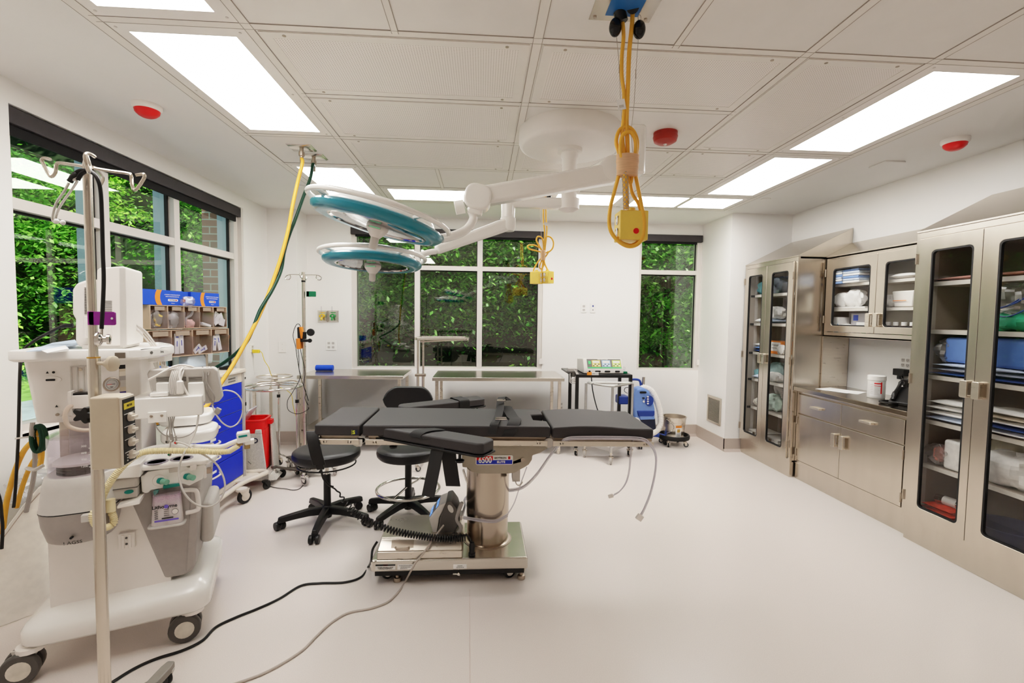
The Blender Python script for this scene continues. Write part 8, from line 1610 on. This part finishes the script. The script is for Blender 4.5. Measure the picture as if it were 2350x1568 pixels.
sup('white_tub', 'white plastic tub with orange line on the middle shelf, near door of the wall cabinet', 'tub', MB().hexa([(x_, y_+.14, z_) for x_, y_, z_ in [(3.33, 3.30, 1.6415), (3.45, 3.30, 1.6415), (3.33, 3.46, 1.6415), (3.45, 3.46, 1.6415), (3.32, 3.28, 1.77), (3.46, 3.28, 1.77), (3.32, 3.48, 1.77), (3.46, 3.48, 1.77)]]), WHITE2, bev=.01)
b = MB(); b.box(3.316, 3.318, 3.48, 3.60, 1.69, 1.695); sup('tub_stripe_card', 'thin orange strip on the front of the white tub', 'strip', b, ORANGE)
sup('clear_packet', 'clear packet beside the white tub in the wall cabinet', 'packet', soft(3.37, 3.53, 1.6415, .05, .04, .05, 37, .2), mat('pack_clear_white', 'dedcd8', .35, var=.12, scale=20), ang=20)
sup('blue_capped_packet', 'white packet with blue strip on the upper shelf, near door of the wall cabinet', 'packet', env(3.36, 3.40, 1.8655, .06, .11, .045, .1), PAPER)
sup('white_basin', 'white shallow basin on the upper shelf, near door of the wall cabinet', 'basin', basin(3.40, 3.545, 1.8655, .035, .05, .05), PAPER)
XD, YMX = 2.965, 3.035
# nearest tall cabinet: y 2.675-2.945 shows in the far door, 2.235-2.535 in the near one
S3 = (1.80, 1.475, 1.165, .855, .545, .17)
sup('pink_pack', 'thin dusty pink pack lying on the top shelf of the nearest cabinet', 'pack', env(3.25, 2.62, S3[0]+.001, .13, .34, .03), PINK)
sup('circuit_pack', 'clear bag with blue seal on the second shelf of the nearest cabinet', 'bag', soft(3.24, 2.42, S3[1]+.10, .09, .12, .09, 41, .2), BAG, ang=15)
sup('green_wrap', 'green cloth wrap inside the clear bags on the second shelf', 'wrap', soft(3.24, 2.40, S3[1]+.001, .09, .12, .055, 42, .2), GRNP, ang=25)
for i, (y, z, l) in enumerate(((2.47, .09, 'upper white paper roll end in the green wrap'), (2.46, .035, 'lower white paper roll end in the green wrap'))): b = MB(); b.lathe([(.013, .004), (.013, -.004), (.026, -.004), (.028, 0), (.028, .12), (.013, .12), (.013, .004)], (3.12, y*1.052, S3[1]+.001+z), 22, ax='x', cap=False); sup('paper_roll', l, 'roll', b, PAPER)
sup('clear_jar', 'round clear jar lying on the second shelf at the door edge', 'jar', MB().lathe([(1e-4, 0), (.038, 0), (.04, .01), (.04, .1), (1e-4, .1)], (3.13, 2.53*1.056, S3[1]+.042), 24, ax='x'), mat('milky_jar', 'dcdcdc', .3))
b = MB()
for t in ((2.33, .22, 2.53, .13), (2.52, .14, 2.38, .20), (2.50, .09, 2.36, .13)): t = (t[0]*1.05, t[1], t[2]*1.05, t[3]); b.tube(spl([(3.09, t[0], S3[1]+t[1]), (3.08, (t[0]+t[2])/2, S3[1]+(t[1]+t[3])/2-.02), (3.09, t[2], S3[1]+t[3])], 5), .004, 6)
sup('blue_bag_seal', 'dark blue sealing strips of the clear bags on the second shelf', 'seal', b, BLUEN)
sup('blue_drape_pack', 'bright blue and white pack in clear film on the third shelf, far door', 'drape pack', bx_(3.17, 3.33, 2.60, 2.77, S3[2]+.095, S3[2]+.26), mat('pack_blue', '6f95dd', .5, var=.08, scale=10), bev=.02, seg=3)
sup('blue_drape_pack', 'tall blue pack in clear film on the third shelf, near door', 'drape pack', bx_(3.17, 3.33, 2.24, 2.55, S3[2]+.09, S3[2]+.27), mat('pack_blue2', '4f73b5', .5, var=.1, scale=10), bev=.02, seg=3)
for i in range(3): sup('navy_pouch', ['lowest', 'middle', 'topmost'][i]+' flat navy and white pouch stacked under the blue packs on the third shelf', 'pouch', env(3.24, 2.53, S3[2]+.001+.030*i, .12, .30-.015*i, .030, .02*i), [NAVYW, mat('pouch_grey', '9fa6b5', .5, var=.2, scale=15), DRAPEL][i])
sup('clear_film', 'loose clear film around the blue pack on the third shelf', 'plastic wrap', soft(3.16, 2.79, S3[2]+.1, .05, .05, .07, 44, .35), BAG, ang=10)
sup('dark_blue_pack', 'dark blue pack seen deep in the third shelf, far door', 'pack', bx_(3.36, 3.48, 2.68, 3.03, S3[2]+.001, S3[2]+.26), mat('pack_deep', '3c5c8c', .6), bev=.01)
for i in range(4): sup('sterile_pouch', 'white sterile pouch, %s of four stacked on the fourth shelf, far door' % ('lowest', 'second lowest', 'second highest', 'topmost')[i], 'pouch', env(3.23, 2.72-.012*i, S3[3]+.001+.037*i, .13, .15-.012*i, .036, .04*(i % 3)), CLOTH if i else DRAPEL)
for i in range(5): sup('flat_pouch', 'flat pouch, %s of the five stacked on the fourth shelf behind the near door' % ('lowest', 'second lowest', 'middle', 'second highest', 'topmost')[i], 'pouch', env(3.24, 2.38, S3[3]+.001+.030*i, .13, .17, .030, .03*(i % 2)), [CLOTH, NAVYW, CLOTH, mat('pouch_tan', 'cfc4b3', .6, var=.1, scale=15), CLOTH][i])
sup('grey_pouch_stack', 'grey padded pouch deep on the fourth shelf behind the far door', 'pouch', env(3.40, 2.93, S3[3]+.001, .09, .10, .12), mat('pouch_warm', 'b9b0a3', .6))
sup('sponge_pack', 'white sponge pack in clear film on the fifth shelf, far door', 'sponge pack', bx_(3.14, 3.26, 2.64, 2.75, S3[4]+.001, S3[4]+.20), CLOTH, bev=.02, seg=3)
sup('pink_sponge', 'pink pack beside the white sponge pack on the fifth shelf', 'sponge pack', bx_(3.16, 3.28, 2.755, 2.82, S3[4]+.03, S3[4]+.13), PINK, bev=.02, seg=3)
sup('clear_film', 'crinkled clear film around the pink pack on the fifth shelf', 'plastic wrap', soft(3.14, 2.80, S3[4]+.02, .04, .07, .06, 46, .35), BAG, ang=10)
sup('copper_box', 'dull reddish box deep on the fifth shelf, far door', 'box', bx_(3.37, 3.48, 2.70, 3.03, S3[4]+.001, S3[4]+.19), mat('box_copper', 'a5735f', .6), bev=.005)
sup('gauze_bag', 'large clear bag of white gauze on the fifth shelf, near door', 'bag', soft(3.22, 2.38, S3[4]+.001, .12, .17, .10, 47, .16), CLOTH, ang=20)
sup('gauze_bag', 'second pale bag of gauze behind the large one on the fifth shelf', 'bag', soft(3.39, 2.38, S3[4]+.001, .07, .15, .12, 48, .1), mat('gauze_ivory', 'e6e2d2', .7, var=.08, scale=20), ang=20)
for i in range(4): sup('red_cloth', 'folded red cloth, %s of the pile on the cabinet floor, far door' % ('lowest', 'second', 'third', 'topmost')[i], 'cloth', env(3.17, 2.75-.008*i, .171+.028*i, .11, .14-.015*i, .030, .06*i-.1), REDC)
b = MB(M=Matrix.Translation((3.17, 2.89, .171+.142)) @ Matrix.Rotation(radians(-80), 4, 'Z')); b.lathe([(1e-4, -.10), (.026, -.10), (.03, -.09), (.03, .05)], ax='x'); b.m = 1; b.lathe([(.0302, .05), (.0302, .09), (1e-4, .092)], ax='x'); b.m = 2; b.lathe([(.0303, -.05), (.0303, .03)], ax='x', cap=False); sup('spray_can', 'silver and blue spray can lying on the red cloths', 'can', b, [CHROME, BLUEN, PAPER])
sup('clear_bowl', 'large clear plastic bowl with blue rim on the cabinet floor, near door', 'bowl', basin(3.22, 2.38, .171, .10, .165, .12), mat('bowl_blue', '59618f', .2, alpha=.55))
